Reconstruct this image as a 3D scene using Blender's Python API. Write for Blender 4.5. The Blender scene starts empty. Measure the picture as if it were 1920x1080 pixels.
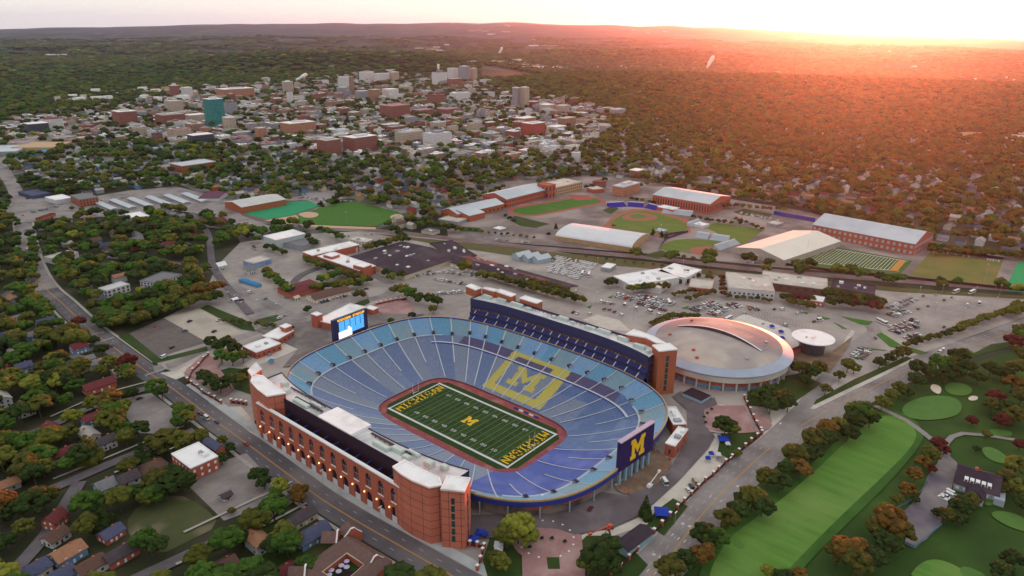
import bpy, bmesh, math, random
import numpy as np
from mathutils import Vector, Matrix, noise
RN = random.Random(11)
C = bpy.context.scene.collection
scene = bpy.context.scene
rad = math.radians
# ------------------------------------------------------------------ camera calibration (solved from the playing field)
CX, CY, CZ, YAW, PIT, ROLL, FOC = -312.67, -297.50, 240.52, 0.69466, -0.34895, 0.00988, 1324.9
_d = Vector((math.cos(PIT)*math.cos(YAW), math.cos(PIT)*math.sin(YAW), math.sin(PIT)))
_r0 = _d.cross(Vector((0, 0, 1))).normalized(); _u0 = _r0.cross(_d)
_r = _r0*math.cos(ROLL) + _u0*math.sin(ROLL); _u = -_r0*math.sin(ROLL) + _u0*math.cos(ROLL)
def g(px, py, z=0.0):
    v = _d + _r*((px-960)/FOC) - _u*((py-540)/FOC)
    t = (z-CZ)/v.z
    return (CX+v.x*t, CY+v.y*t)
def proj(x, y, z=0.0):
    v = Vector((x-CX, y-CY, z-CZ)); w = v.dot(_d)
    if w < 1: return (-9999, -9999)
    return (960+FOC*v.dot(_r)/w, 540-FOC*v.dot(_u)/w)
def dist(x, y): return math.hypot(x-CX, y-CY)
def inframe(x, y, z=5, m=25):
    p = proj(x, y, z); return -m < p[0] < 1920+m and -m < p[1] < 1080+m*2
cam = bpy.data.cameras.new('camera'); co = bpy.data.objects.new('camera', cam); C.objects.link(co)
co.matrix_world = Matrix(((_r.x, _u.x, -_d.x, CX), (_r.y, _u.y, -_d.y, CY), (_r.z, _u.z, -_d.z, CZ), (0, 0, 0, 1)))
cam.sensor_width = 36; cam.lens = 36*FOC/1920; cam.clip_start = 1; cam.clip_end = 120000
scene.camera = co
# ------------------------------------------------------------------ materials
MATS = {}
def lin(c):
    return tuple((v/255/12.92 if v/255 <= .04045 else ((v/255+.055)/1.055)**2.4) for v in c)
def pmat(name, c1, c2=None, scale=.2, rough=.85, metal=0, detail=4, emit=0, bump=0, c3=None, scale3=.02, f3=.5, rnd=0, stretch=None, rampw=.25):
    if name in MATS: return MATS[name]
    m = bpy.data.materials.new(name); m.use_nodes = True; nt = m.node_tree; N = nt.nodes; L = nt.links
    b = N['Principled BSDF']; b.inputs['Roughness'].default_value = rough; b.inputs['Metallic'].default_value = metal
    if rough >= .8: b.inputs['Specular IOR Level'].default_value = .15
    if c2 is None: c2 = tuple(v*.8 for v in c1)
    tc = N.new('ShaderNodeTexCoord'); src = tc.outputs['Object']
    if stretch:
        mp = N.new('ShaderNodeMapping'); mp.inputs['Scale'].default_value = stretch[:3]
        if len(stretch) > 3: mp.inputs['Rotation'].default_value[2] = stretch[3]
        L.new(src, mp.inputs[0]); src = mp.outputs[0]
    nz = N.new('ShaderNodeTexNoise'); nz.inputs['Scale'].default_value = scale; nz.inputs['Detail'].default_value = detail
    L.new(src, nz.inputs['Vector'])
    rp = N.new('ShaderNodeMapRange'); rp.inputs[1].default_value = .5-rampw; rp.inputs[2].default_value = .5+rampw
    L.new(nz.outputs[0], rp.inputs[0])
    mx = N.new('ShaderNodeMix'); mx.data_type = 'RGBA'; mx.inputs[6].default_value = (*c1, 1); mx.inputs[7].default_value = (*c2, 1)
    L.new(rp.outputs[0], mx.inputs[0]); out = mx.outputs[2]
    if c3:
        n3 = N.new('ShaderNodeTexNoise'); n3.inputs['Scale'].default_value = scale3; n3.inputs['Detail'].default_value = 5
        L.new(tc.outputs['Object'], n3.inputs['Vector'])
        r3 = N.new('ShaderNodeMapRange'); r3.inputs[1].default_value = f3-.08; r3.inputs[2].default_value = f3+.12
        L.new(n3.outputs[0], r3.inputs[0])
        m3 = N.new('ShaderNodeMix'); m3.data_type = 'RGBA'; m3.inputs[7].default_value = (*c3, 1)
        L.new(r3.outputs[0], m3.inputs[0]); L.new(out, m3.inputs[6]); out = m3.outputs[2]
    if rnd:
        oi = N.new('ShaderNodeObjectInfo'); mr = N.new('ShaderNodeMapRange'); mr.inputs[3].default_value = 1-rnd; mr.inputs[4].default_value = 1+rnd
        L.new(oi.outputs['Random'], mr.inputs[0])
        hs = N.new('ShaderNodeHueSaturation'); L.new(mr.outputs[0], hs.inputs['Value']); L.new(out, hs.inputs['Color'])
        out = hs.outputs[0]
    L.new(out, b.inputs['Base Color'])
    if emit:
        L.new(out, b.inputs['Emission Color']); b.inputs['Emission Strength'].default_value = emit
    if bump:
        bp = N.new('ShaderNodeBump'); bp.inputs['Strength'].default_value = bump; bp.inputs['Distance'].default_value = .3
        L.new(nz.outputs[0], bp.inputs['Height']); L.new(bp.outputs[0], b.inputs['Normal'])
    MATS[name] = m; return m
def facade(name, wall, glass, bw=3.2, rh=3.4, mortar=.9, off=0, rough=.7, sq=1.0, bias=-.2):
    """wall cladding with a regular window or joint pattern in wall metres"""
    if name in MATS: return MATS[name]
    m = bpy.data.materials.new(name); m.use_nodes = True; nt = m.node_tree; N = nt.nodes; L = nt.links
    b = N['Principled BSDF']; b.inputs['Roughness'].default_value = rough
    uv = N.new('ShaderNodeTexCoord')
    br = N.new('ShaderNodeTexBrick'); br.offset = off; br.squash = sq
    br.inputs['Scale'].default_value = 1; br.inputs['Brick Width'].default_value = bw; br.inputs['Row Height'].default_value = rh
    br.inputs['Mortar Size'].default_value = mortar; br.inputs['Mortar Smooth'].default_value = .1; br.inputs['Bias'].default_value = bias
    br.inputs['Color1'].default_value = (*glass, 1); br.inputs['Color2'].default_value = (*[min(1, v*(1.9 if name != 'brick_panels' else 1.12)+.01) for v in glass], 1)
    br.inputs['Mortar'].default_value = (*wall, 1)
    L.new(uv.outputs['UV'], br.inputs['Vector'])
    nz = N.new('ShaderNodeTexNoise'); nz.inputs['Scale'].default_value = .15; L.new(uv.outputs['Object'], nz.inputs['Vector'])
    mr = N.new('ShaderNodeMapRange'); mr.inputs[3].default_value = .8; mr.inputs[4].default_value = 1.18; L.new(nz.outputs[0], mr.inputs[0])
    hs = N.new('ShaderNodeHueSaturation'); L.new(br.outputs[0], hs.inputs['Color']); L.new(mr.outputs[0], hs.inputs['Value'])
    L.new(hs.outputs[0], b.inputs['Base Color']); MATS[name] = m; return m
BR = (.36, .085, .055); BRD = (.28, .062, .042)
def brickmat():
    return facade('brick_panels', (.13, .035, .03), (.46, .135, .085), 6.0, 4.6, .16, 0, .85, 1, -1)
W_ = pmat('white_roof', (.84, .84, .85), (.72, .72, .74), .12, c3=(.58, .57, .56), scale3=.06, f3=.62)
WP = pmat('white_paint', (.75, .75, .76), (.68, .68, .7), .3)
BRK = brickmat()
BRS = pmat('brick_small', (.43, .125, .08), (.34, .095, .062), 1.2)
BRO = pmat('orange_brick', (.40, .13, .065), (.30, .09, .05), 1.0)
TAN = pmat('tan_brick', (.46, .33, .2), (.36, .25, .15), .8)
CON = pmat('concrete', (.40, .385, .36), (.31, .30, .29), .25, c3=(.24, .23, .22), scale3=.05, f3=.6)
CONL = pmat('pale_concrete', (.56, .52, .47), (.44, .41, .37), .15, c3=(.34, .31, .28), scale3=.04, f3=.6)
CONB = pmat('cool_concrete', (.42, .45, .46), (.35, .37, .385), .2, c3=(.28, .3, .31), scale3=.07, f3=.6)
ASP = pmat('asphalt', (.135, .122, .128), (.098, .088, .094), .35, c3=(.075, .068, .074), scale3=.035, f3=.58)
ASW = pmat('worn_asphalt', (.31, .28, .265), (.225, .2, .193), .12, c3=(.40, .355, .33), scale3=.018, f3=.55)
ASR = pmat('road_asphalt', (.12, .112, .128), (.085, .08, .092), .1, c3=(.18, .165, .172), scale3=.02, f3=.55)
ASL = pmat('light_asphalt', (.29, .265, .26), (.225, .205, .205), .2, c3=(.15, .135, .138), scale3=.03, f3=.55)
GLS = pmat('window_glass', (.03, .035, .045), (.05, .06, .07), .8, rough=.15)
NAVY = pmat('navy_panel', (.014, .018, .075), (.02, .028, .10), .3, rough=.5)
NAVL = pmat('royal_blue_rail', (.02, .045, .30), (.015, .03, .22), .3, rough=.5)
YEL = pmat('maize_paint', (.72, .47, .03), (.66, .42, .03), .4)
GRS = pmat('grass', (.035, .07, .014), (.022, .045, .010), .12, c3=(.065, .065, .025), scale3=.03, f3=.58)
GRB = pmat('bright_grass', (.055, .16, .022), (.04, .125, .018), .15, c3=(.09, .14, .03), scale3=.03, f3=.62)
TRM = pmat('grey_trim', (.34, .35, .37), (.24, .25, .27), .6, rough=.5)
RFL = pmat('blue_grey_metal_roof', (.40, .46, .52), (.33, .385, .44), .08, rough=.5, c3=(.45, .5, .55), scale3=.03)
DRF = pmat('dark_shingle', (.055, .045, .055), (.085, .07, .08), .5)
# ------------------------------------------------------------------ mesh builder
class MB:
    def __init__(s): s.v = []; s.f = []; s.m = []; s.cur = 0
    def face(s, pts, m=None):
        n = len(s.v); s.v += [tuple(p) for p in pts]; s.f.append(tuple(range(n, n+len(pts)))); s.m.append(s.cur if m is None else m); return s
    def box(s, x0, y0, z0, x1, y1, z1, m=None, top=None, bottom=True):
        if x0 > x1: x0, x1 = x1, x0
        if y0 > y1: y0, y1 = y1, y0
        a = [(x0, y0), (x1, y0), (x1, y1), (x0, y1)]; return s.prism(a, z0, z1, m, top, bottom)
    def prism(s, poly, z0, z1, m=None, top=None, bottom=True):
        A = sum(poly[i][0]*poly[(i+1) % len(poly)][1]-poly[(i+1) % len(poly)][0]*poly[i][1] for i in range(len(poly)))
        if A < 0: poly = poly[::-1]
        n = len(poly)
        for i in range(n):
            p, q = poly[i], poly[(i+1) % n]
            s.face([(p[0], p[1], z0), (q[0], q[1], z0), (q[0], q[1], z1), (p[0], p[1], z1)], m)
        s.face([(p[0], p[1], z1) for p in poly], m if top is None else top)
        if bottom: s.face([(p[0], p[1], z0) for p in poly[::-1]], m)
        return s
    def cyl(s, x, y, z0, z1, r0, r1=None, n=10, m=None):
        r1 = r0 if r1 is None else r1
        a = [(x+r0*math.cos(6.28319*i/n), y+r0*math.sin(6.28319*i/n), z0) for i in range(n)]
        b = [(x+r1*math.cos(6.28319*i/n), y+r1*math.sin(6.28319*i/n), z1) for i in range(n)]
        for i in range(n):
            j = (i+1) % n; s.face([a[i], a[j], b[j], b[i]], m)
        s.face(b, m); s.face(a[::-1], m); return s
    def tube(s, p, q, r, n=6, m=None, r1=None):
        p = Vector(p); q = Vector(q); d = (q-p).normalized(); r1 = r if r1 is None else r1
        a = d.cross(Vector((0, 0, 1)) if abs(d.z) < .9 else Vector((1, 0, 0))).normalized(); b = d.cross(a)
        A = [p+(a*math.cos(6.28319*i/n)+b*math.sin(6.28319*i/n))*r for i in range(n)]
        B = [q+(a*math.cos(6.28319*i/n)+b*math.sin(6.28319*i/n))*r1 for i in range(n)]
        for i in range(n):
            j = (i+1) % n; s.face([A[i], B[i], B[j], A[j]], m)
        s.face(A, m); s.face(B[::-1], m); return s
    def strip(s, P, Q, m=None, close=False):
        n = len(P)
        for i in range(n if close else n-1):
            j = (i+1) % n; s.face([P[i], P[j], Q[j], Q[i]], m)
        return s
    def mesh(s, name, mats):
        me = bpy.data.meshes.new(name); me.from_pydata(s.v, [], s.f)
        for m in (mats if isinstance(mats, (list, tuple)) else [mats]): me.materials.append(m)
        me.polygons.foreach_set('material_index', s.m)
        uv = me.uv_layers.new(name='UVMap'); co = [0.0]*(2*len(me.loops))
        for p in me.polygons:
            nn = p.normal
            if abs(nn.z) < .7:
                t = Vector((-nn.y, nn.x, 0)).normalized()
                for li in p.loop_indices:
                    q = s.v[me.loops[li].vertex_index]; co[2*li] = q[0]*t.x+q[1]*t.y; co[2*li+1] = q[2]
            else:
                for li in p.loop_indices:
                    q = s.v[me.loops[li].vertex_index]; co[2*li] = q[0]; co[2*li+1] = q[1]
        uv.data.foreach_set('uv', co); me.update(); return me
    def build(s, name, mats, parent=None, loc=None, rot=0):
        return link(name, s.mesh(name, mats), parent, loc, rot)
def link(name, me, parent=None, loc=None, rot=0):
    o = bpy.data.objects.new(name, me); C.objects.link(o)
    if loc: o.location = loc
    if rot: o.rotation_euler[2] = rot
    if parent: o.parent = parent
    return o
def tag(o, label, cat, group=None):
    o['label'] = label; o['category'] = cat
    if group: o['group'] = group
    return o
def thing(name, label, cat, loc=(0, 0, 0), rot=0, group=None):
    o = bpy.data.objects.new(name, None); C.objects.link(o); o.location = loc; o.rotation_euler[2] = rot
    o.empty_display_size = .5
    return tag(o, label, cat, group)
def struct(o): o['kind'] = 'structure'; return o
def stuff(o, label, cat): o['kind'] = 'stuff'; return tag(o, label, cat)
# ------------------------------------------------------------------ occupancy raster (where trees and houses may not stand)
GR = 3.0; GX0, GY0, GN = -700, -700, 1100
OCC = np.zeros((GN, GN), bool); HARD = np.zeros((GN, GN), bool)
_cx = GX0+GR*(np.arange(GN)+.5)
def occupy(poly, margin=0, hard=None):
    xs = [p[0] for p in poly]; ys = [p[1] for p in poly]
    i0 = max(0, int((min(xs)-margin-GX0)/GR)-1); i1 = min(GN, int((max(xs)+margin-GX0)/GR)+2)
    j0 = max(0, int((min(ys)-margin-GY0)/GR)-1); j1 = min(GN, int((max(ys)+margin-GY0)/GR)+2)
    if i1 <= i0 or j1 <= j0: return
    X, Y = np.meshgrid(_cx[i0:i1], _cx[j0:j1], indexing='ij')
    ins = np.zeros(X.shape, bool); n = len(poly); near = np.zeros(X.shape, bool)
    for k in range(n):
        x0, y0 = poly[k][:2]; x1, y1 = poly[(k+1) % n][:2]
        if y0 != y1:
            c = ((y0 > Y) != (y1 > Y)) & (X < (x1-x0)*(Y-y0)/(y1-y0)+x0); ins ^= c
        if margin > 0:
            dx, dy = x1-x0, y1-y0; L = dx*dx+dy*dy+1e-9
            t = np.clip(((X-x0)*dx+(Y-y0)*dy)/L, 0, 1); near |= (X-x0-t*dx)**2+(Y-y0-t*dy)**2 < margin*margin
    OCC[i0:i1, j0:j1] |= ins | near
    if hard: HARD[i0:i1, j0:j1] |= ins | near
def occ_view(poly, k):
    cx = sum(q[0] for q in poly)/len(poly); cy = sum(q[1] for q in poly)/len(poly); d = Vector((CX-cx, CY-cy)).normalized()*k
    occupy([(q[0]+d.x, q[1]+d.y) for q in poly], 3)
    occupy([(q[0]+d.x*.5, q[1]+d.y*.5) for q in poly], 3)
def occ(x, y):
    i = int((x-GX0)/GR); j = int((y-GY0)/GR)
    return 0 <= i < GN and 0 <= j < GN and OCC[i, j]
def pip(x, y, poly):
    c = False; n = len(poly)
    for k in range(n):
        x0, y0 = poly[k]; x1, y1 = poly[(k+1) % n]
        if (y0 > y) != (y1 > y) and x < (x1-x0)*(y-y0)/(y1-y0)+x0: c = not c
    return c
ZL = [0]
def patch(name, pxpoly, mat, z=None, world=False, oc=True, margin=2.0, smooth=0, thick=0):
    """a ground sheet given by its outline in photo pixels on the ground plane"""
    poly = [tuple(p) for p in pxpoly] if world else [g(*p) for p in pxpoly]
    if smooth:
        for _ in range(smooth):
            q = []
            for i in range(len(poly)):
                a, b = poly[i], poly[(i+1) % len(poly)]
                q += [(a[0]*.75+b[0]*.25, a[1]*.75+b[1]*.25), (a[0]*.25+b[0]*.75, a[1]*.25+b[1]*.75)]
            poly = q
    if z is None: ZL[0] += 1; z = .1+.006*ZL[0]
    mb = MB()
    if thick: mb.prism(poly, z-.3, z+thick, 0, bottom=False)
    else:
        A = sum(poly[i][0]*poly[(i+1) % len(poly)][1]-poly[(i+1) % len(poly)][0]*poly[i][1] for i in range(len(poly)))
        mb.face([(p[0], p[1], z) for p in (poly if A > 0 else poly[::-1])])
    if oc: occupy(poly, margin)
    return struct(mb.build(name, mat))
def ribbon(pts, w, z, mb, m=0, w1=None):
    pts = [Vector(p) for p in pts]; L = []; Rr = []
    for i, p in enumerate(pts):
        a = pts[max(0, i-1)]; b = pts[min(len(pts)-1, i+1)]; d = (b-a).normalized(); n = Vector((-d.y, d.x))
        ww = w if w1 is None else w+(w1-w)*i/(len(pts)-1)
        L.append((p.x+n.x*ww/2, p.y+n.y*ww/2, z)); Rr.append((p.x-n.x*ww/2, p.y-n.y*ww/2, z))
    mb.strip(Rr, L, m); return [q[:2] for q in L]+[q[:2] for q in Rr[::-1]]
def road(name, px, w, mat, z=None, line=None, margin=2.0, world=False, edge=None):
    pts = px if world else [g(*p) for p in px]
    pts = dense(pts)
    if z is None: ZL[0] += 1; z = .1+.006*ZL[0]
    mb = MB(); o = ribbon(pts, w, z, mb); occupy(o, margin); ob = struct(mb.build(name, mat))
    return ob, pts
def dense(pts, step=8):
    out = []
    n = len(pts)
    for i in range(n-1):
        p0 = Vector(pts[max(0, i-1)]); p1 = Vector(pts[i]); p2 = Vector(pts[i+1]); p3 = Vector(pts[min(n-1, i+2)])
        k = max(1, int((p2-p1).length/step))
        for j in range(k):
            t = j/k
            q = .5*((2*p1)+(p2-p0)*t+(2*p0-5*p1+4*p2-p3)*t*t+(3*p1-p0-3*p2+p3)*t*t*t); out.append((q.x, q.y))
    out.append(tuple(pts[-1])); return out
def dashes(mb, pts, off, w, z, dash=3, gap=6, m=0):
    """painted line parallel to a polyline"""
    acc = 0; on = True
    for i in range(len(pts)-1):
        a = Vector(pts[i]); b = Vector(pts[i+1]); d = (b-a); L = d.length
        if L < 1e-6: continue
        d /= L; n = Vector((-d.y, d.x)); t = 0
        while t < L-1e-6:
            lim = (dash if on else gap)-acc; st = min(lim, L-t)
            if on:
                p = a+d*t+n*off; q = a+d*(t+st)+n*off
                mb.face([(p.x-n.x*w/2, p.y-n.y*w/2, z), (q.x-n.x*w/2, q.y-n.y*w/2, z), (q.x+n.x*w/2, q.y+n.y*w/2, z), (p.x+n.x*w/2, p.y+n.y*w/2, z)], m)
            t += st; acc += st
            if acc >= (dash if on else gap)-1e-6:
                acc = 0
                if gap > 0: on = not on
LM = []      # landmarks for labels: (name, x, y)
def mark(name, px, py, z=0): x, y = g(px, py, z); LM.append((name, x, y))
USED = {}
def near_label(head, x, y, cat):
    """a label that tells this one from its likes by what it stands next to"""
    L = sorted(LM, key=lambda l: (l[1]-x)**2+(l[2]-y)**2)[:2]
    n, lx, ly = L[0]
    p = proj(x, y); q = proj(lx, ly)
    dx, dy = p[0]-q[0], p[1]-q[1]
    if abs(dx) > 1.6*abs(dy): rel = 'right of' if dx > 0 else 'left of'
    else: rel = 'in front of' if dy > 0 else 'behind'
    return head, rel, n, math.hypot(x-lx, y-ly)
ORD = ['closest', 'second closest', 'third closest', 'fourth closest', 'fifth closest', 'sixth closest', 'seventh closest', 'eighth closest', 'ninth closest', 'tenth closest', 'eleventh closest', 'twelfth closest']
PEND = []
def later(o, head, x, y, cat, group): PEND.append((o, *near_label(head, x, y, cat), cat, group))
def flush_labels():
    from collections import defaultdict
    D = defaultdict(list)
    for e in PEND: D[(e[1], e[2], e[3])].append(e)
    for (head, rel, n), es in D.items():
        es.sort(key=lambda e: e[4])
        for i, e in enumerate(es):
            if len(es) == 1: lab = f'{head} {rel} {n}'
            elif i < len(ORD): lab = f'{head} {rel} {n}, {ORD[i]}'
            else: lab = f'{head} {rel} {n}, {i+1}th closest'
            tag(e[0], lab, e[5], e[6])
# ------------------------------------------------------------------ terrain
def sm(a, b, t):
    t = max(0, min(1, (t-a)/(b-a))); return t*t*(3-2*t)
HZ = [(-400, 60), (0, 82), (480, 400), (960, 540), (1300, 430), (1600, 190), (1920, 90), (2400, 60)]
def interp(T, x):
    if x <= T[0][0]: return T[0][1]
    for (a, b), (c, d) in zip(T, T[1:]):
        if x <= c: return b+(d-b)*(x-a)/(c-a)
    return T[-1][1]
def terr(x, y):
    dx, dy = x-CX, y-CY; r = math.hypot(dx, dy)
    if r < 2400: return 0.0
    az = YAW-math.atan2(dy, dx); az = (az+math.pi) % (2*math.pi)-math.pi
    px = 960+FOC*math.tan(max(-1.2, min(1.2, az)))/1.0
    h = sm(9000, 30000, r)*interp(HZ, px)
    if r > 3900:
        h += sm(3900, 9000, r)*60*noise.noise(Vector((x/1500, y/1500, 0)))+sm(5000, 12000, r)*45*noise.noise(Vector((x/5200, y/3800, 3)))
    wr = sm(900, 1120, px)
    h += wr*(44*sm(2400, 3700, r)-110*sm(3750, 4700, r)+70*sm(5200, 8200, r))
    wl = (1-sm(760, 1000, px))*sm(240, 520, px)
    h += wl*(75*sm(4300, 5200, r)-85*sm(5300, 6800, r))
    return h
A_OUT, B_OUT, N_OUT = 92.0, 128.0, 3.3
A_IN, B_IN, N_IN = 38.0, 66.0, 5.0
def sup(a, b, n, t):
    c, s = math.cos(t), math.sin(t)
    k = (abs(c/a)**n+abs(s/b)**n)**(-1/n); return (k*c, k*s)
def bowl_z(s): return -14+25*(.6*s+.4*s*s)
def ringpt(s, t): return sup(A_IN+(A_OUT-A_IN)*s, B_IN+(B_OUT-B_IN)*s, N_IN+(N_OUT-N_IN)*s, t)
def make_terrain():
    NA = 900
    rs = [110*1.16**i for i in range(0, 40)]
    rs = [r for r in rs if r < 40000]; fine = []
    for r in rs:
        fine.append(r)
        if 2400 < r < 20000: fine += [r*1.04, r*1.08, r*1.12]
    fine = [r for r in sorted(fine) if r < 31000]+[33000]
    V = []; F = []
    # angular density is greater in the direction the town lies
    th = []
    for i in range(NA):
        u = i/NA; th.append(YAW+(2*math.pi)*(u-.5)-.75*math.sin(2*math.pi*(u-.5))*-1*-1)
    th = sorted(th)
    V += [(*ringpt(.70, t), 0) for t in th]
    V += [(*sup(96, 132, 3.2, t), 0) for t in th]
    for r in fine:
        if r < 150: continue
        for t in th:
            x, y = r*math.cos(t), r*math.sin(t); V.append((x, y, terr(x, y)))
    nr = len(V)//NA
    for k in range(nr-1):
        for i in range(NA):
            j = (i+1) % NA; F.append((k*NA+i, (k+1)*NA+i, (k+1)*NA+j, k*NA+j))
    me = bpy.data.meshes.new('terrain'); me.from_pydata(V, [], F)
    m = pmat('wooded_ground', (.008, .017, .012), (.038, .050, .030), .0016, c3=(.13, .14, .10), scale3=.0022, f3=.66, detail=14, rampw=.10)
    me.materials.append(m); o = bpy.data.objects.new('ground', me); C.objects.link(o); struct(o)
    # real lawn-brown near town
make_terrain()
# campus pavement with the hole the stadium bowl is sunk in
CAMP = [(345, 705), (300, 688), (262, 640), (300, 600), (380, 560), (405, 500), (450, 455), (560, 440), (700, 432), (830, 446), (1000, 466), (1200, 494), (1440, 524), (1690, 545), (1918, 556), (1935, 590), (1760, 652), (1700, 688), (1522, 768), (1440, 838), (1240, 1025), (1190, 1085), (1060, 1150), (930, 1130), (800, 1030), (600, 915), (440, 805)]
CW = [g(*p) for p in CAMP]
def raypoly(t, poly):
    c, s = math.cos(t), math.sin(t); best = 1e9
    for i in range(len(poly)):
        (x0, y0), (x1, y1) = poly[i], poly[(i+1) % len(poly)]
        ex, ey = x1-x0, y1-y0; den = c*ey-s*ex
        if abs(den) < 1e-9: continue
        r = (x0*ey-y0*ex)/den; u = (x0*s-y0*c)/den
        if r > 0 and -1e-6 <= u <= 1+1e-6: best = min(best, r)
    return best
mb = MB(); P = []; Q = []
for i in range(720):
    t = 2*math.pi*i/720; P.append((*ringpt(.72, t), .08)); r = raypoly(t, CW); Q.append((r*math.cos(t), r*math.sin(t), .08))
mb.strip(Q, P, close=True); 
for i, f in enumerate(mb.f): mb.f[i] = f[::-1]
struct(mb.build('campus_pavement', ASW)); occupy(CW, 4)
# far side residential ground is grass with soil
patch('neighbourhood_lawn', [(-500, 1500), (-300, 420), (40, 330), (300, 330), (420, 380), (450, 455), (405, 500), (380, 560), (300, 600), (262, 640), (300, 688), (345, 705), (440, 805), (600, 915), (800, 1030), (930, 1130), (1000, 1500)],
      pmat('yard_grass', (.022, .034, .012), (.035, .035, .02), .05, c3=(.075, .065, .045), scale3=.02, f3=.58), z=.05, oc=False)
TG = pmat('town_ground', (.16, .15, .15), (.035, .05, .02), .03, c3=(.26, .25, .25), scale3=.02, f3=.54, detail=6, rampw=.07)
patch('town_ground', [(-300, 420), (-60, 236), (60, 213), (200, 198), (300, 176), (400, 160), (520, 148), (640, 140), (820, 134), (905, 148), (960, 172), (1090, 186), (1200, 205), (1300, 250), (1330, 300), (1340, 345), (1240, 345), (1100, 330), (950, 340), (835, 400), (700, 430), (450, 455), (420, 380), (300, 330), (40, 330)], TG, z=.04, oc=False)
# ------------------------------------------------------------------ roads
MAINC = [(-6, 300), (25, 350), (39, 390), (46, 432), (55, 475), (68, 512), (88, 543), (117, 569), (144, 595), (180, 627), (205, 645), (270, 693), (317, 724), (400, 786), (440, 815), (565, 908), (603, 936), (667, 976), (733, 1014), (808, 1057), (880, 1098), (990, 1160)]
main_pts = dense([g(*p) for p in MAINC])
_, mp = road('avenue', MAINC, 16.5, ASR, margin=4)
road('avenue', MAINC[:7], 19, ASL, margin=4)
WALK = pmat('sidewalk', (.37, .345, .32), (.30, .28, .27), .4)
def offs(pts, o):
    out = []
    for i, p in enumerate(pts):
        a = Vector(pts[max(0, i-1)]); b = Vector(pts[min(len(pts)-1, i+1)]); d = (b-a).normalized(); out.append((p[0]-d.y*o, p[1]+d.x*o))
    return out
LINW = pmat('white_road_paint', (.55, .55, .56), (.42, .42, .42), 1.5); LINY = pmat('yellow_road_paint', (.55, .28, .05), (.42, .22, .06), 1.5)
ZL[0] += 1; zz = .1+.006*ZL[0]
mb = MB(); near = [p for p in main_pts if dist(*p) < 1000]
dashes(mb, near, .25, .28, zz, 1e9, 0, 1); dashes(mb, near, -.25, .28, zz, 1e9, 0, 1)
dashes(mb, near, 4.1, .2, zz, 3, 9, 0); dashes(mb, near, -4.1, .2, zz, 3, 9, 0)
struct(mb.build('avenue_markings', [LINW, LINY]))
# kerbed sidewalks
def walk(name, pts, off, w, mat=WALK, h=.14):
    pp = offs(pts, off); mb = MB(); o = ribbon(pp, w, .1+h, mb)
    n = len(pp)
    a = [q for q in o[:n]]; b = [q for q in o[n:]][::-1]
    for e in (a, b):
        mb.strip([(x, y, .02) for x, y in e], [(x, y, .1+h) for x, y in e])
    occupy(o, 1.5); return struct(mb.build(name, mat))
far_part = [p for p in main_pts if proj(*p)[1] > 380]
north = [p for p in far_part if proj(*p)[0] < 282]
south = [p for p in far_part if proj(*p)[0] > 318]
def seg(pts, pred): return [p for p in pts if pred(proj(*p))]
walk('sidewalk', seg(far_part, lambda q: q[0] < 268), 10.2, 2.4)
walk('sidewalk', seg(far_part, lambda q: q[0] > 322), 11.6, 5.8, CONB)
walk('sidewalk', seg(far_part, lambda q: q[0] < 200), -10.6, 2.2)
walk('sidewalk', seg(far_part, lambda q: 232 < q[0] < 252), -10.6, 2.2)
walk('sidewalk', seg(far_part, lambda q: q[0] > 318), -10.6, 2.2)
# boulevard
BLV = [(1090, 1190), (1218, 1078), (1262, 1035), (1312, 970), (1366, 912), (1432, 850), (1480, 812), (1560, 765), (1620, 735), (1700, 695), (1775, 665), (1850, 640), (1925, 612), (2050, 570)]
_, bp = road('boulevard', BLV, 23, ASL, margin=3)
ZL[0] += 1; zz = .1+.006*ZL[0]
mb = MB()
for o_ in (-.2, .2): dashes(mb, bp, o_, .22, zz, 1e9, 0, 1)
for o_ in (3.8, 7.4, -3.8, -7.4): dashes(mb, bp, o_, .16, zz, 3, 6, 0)
# turn arrows and stop blocks
for px, py in [(1383, 912), (1393, 917), (1403, 921), (1280, 982), (1293, 987), (1305, 992), (1226, 1040), (1238, 1046), (1250, 1051), (1331, 932), (1341, 936), (1352, 940), (1260, 1004), (1271, 1011), (1283, 1016), (1200, 1066), (1214, 1071), (1227, 1076)]:
    x, y = g(px, py); 
    big = py in (912, 917, 921, 982, 987, 992, 1040, 1046, 1051)
    w, h = (1.4, 1.7) if big else (.5, 1.8)
    mb.face([(x-h/2, y-w/2, zz), (x+h/2, y-w/2, zz), (x+h/2, y+w/2, zz), (x-h/2, y+w/2, zz)], 0)
    if not big: mb.face([(x+h/2, y-w, zz), (x+h/2+1.1, y, zz), (x+h/2, y+w, zz)], 0)
struct(mb.build('boulevard_markings', [LINW, LINY]))
walk('sidewalk', [p for p in bp if proj(*p)[0] < 1400], 14.6, 4.6, CONL)
patch('sidewalk', [(1402, 842), (1450, 800), (1500, 752), (1555, 690), (1592, 640), (1603, 622), (1596, 618), (1583, 640), (1535, 690), (1480, 748), (1440, 768), (1448, 790), (1430, 815)], CONL)
# campus drive meeting the boulevard
road('campus_drive', [(1440, 838), (1500, 775), (1560, 700), (1612, 645), (1640, 620), (1600, 585)], 12, ASL)
patch('median_grass', [(1522, 766), (1530, 750), (1600, 712), (1700, 668), (1712, 674), (1640, 712)], GRS)
patch('median_kerb', [(1519, 767), (1524, 761), (1640, 706), (1712, 672), (1714, 676), (1642, 712), (1526, 768)], CONL, thick=.15)
patch('median_grass', [(1790, 682), (1800, 676), (1858, 646), (1900, 640), (1904, 648), (1850, 662)], GRS, thick=.15)
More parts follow.
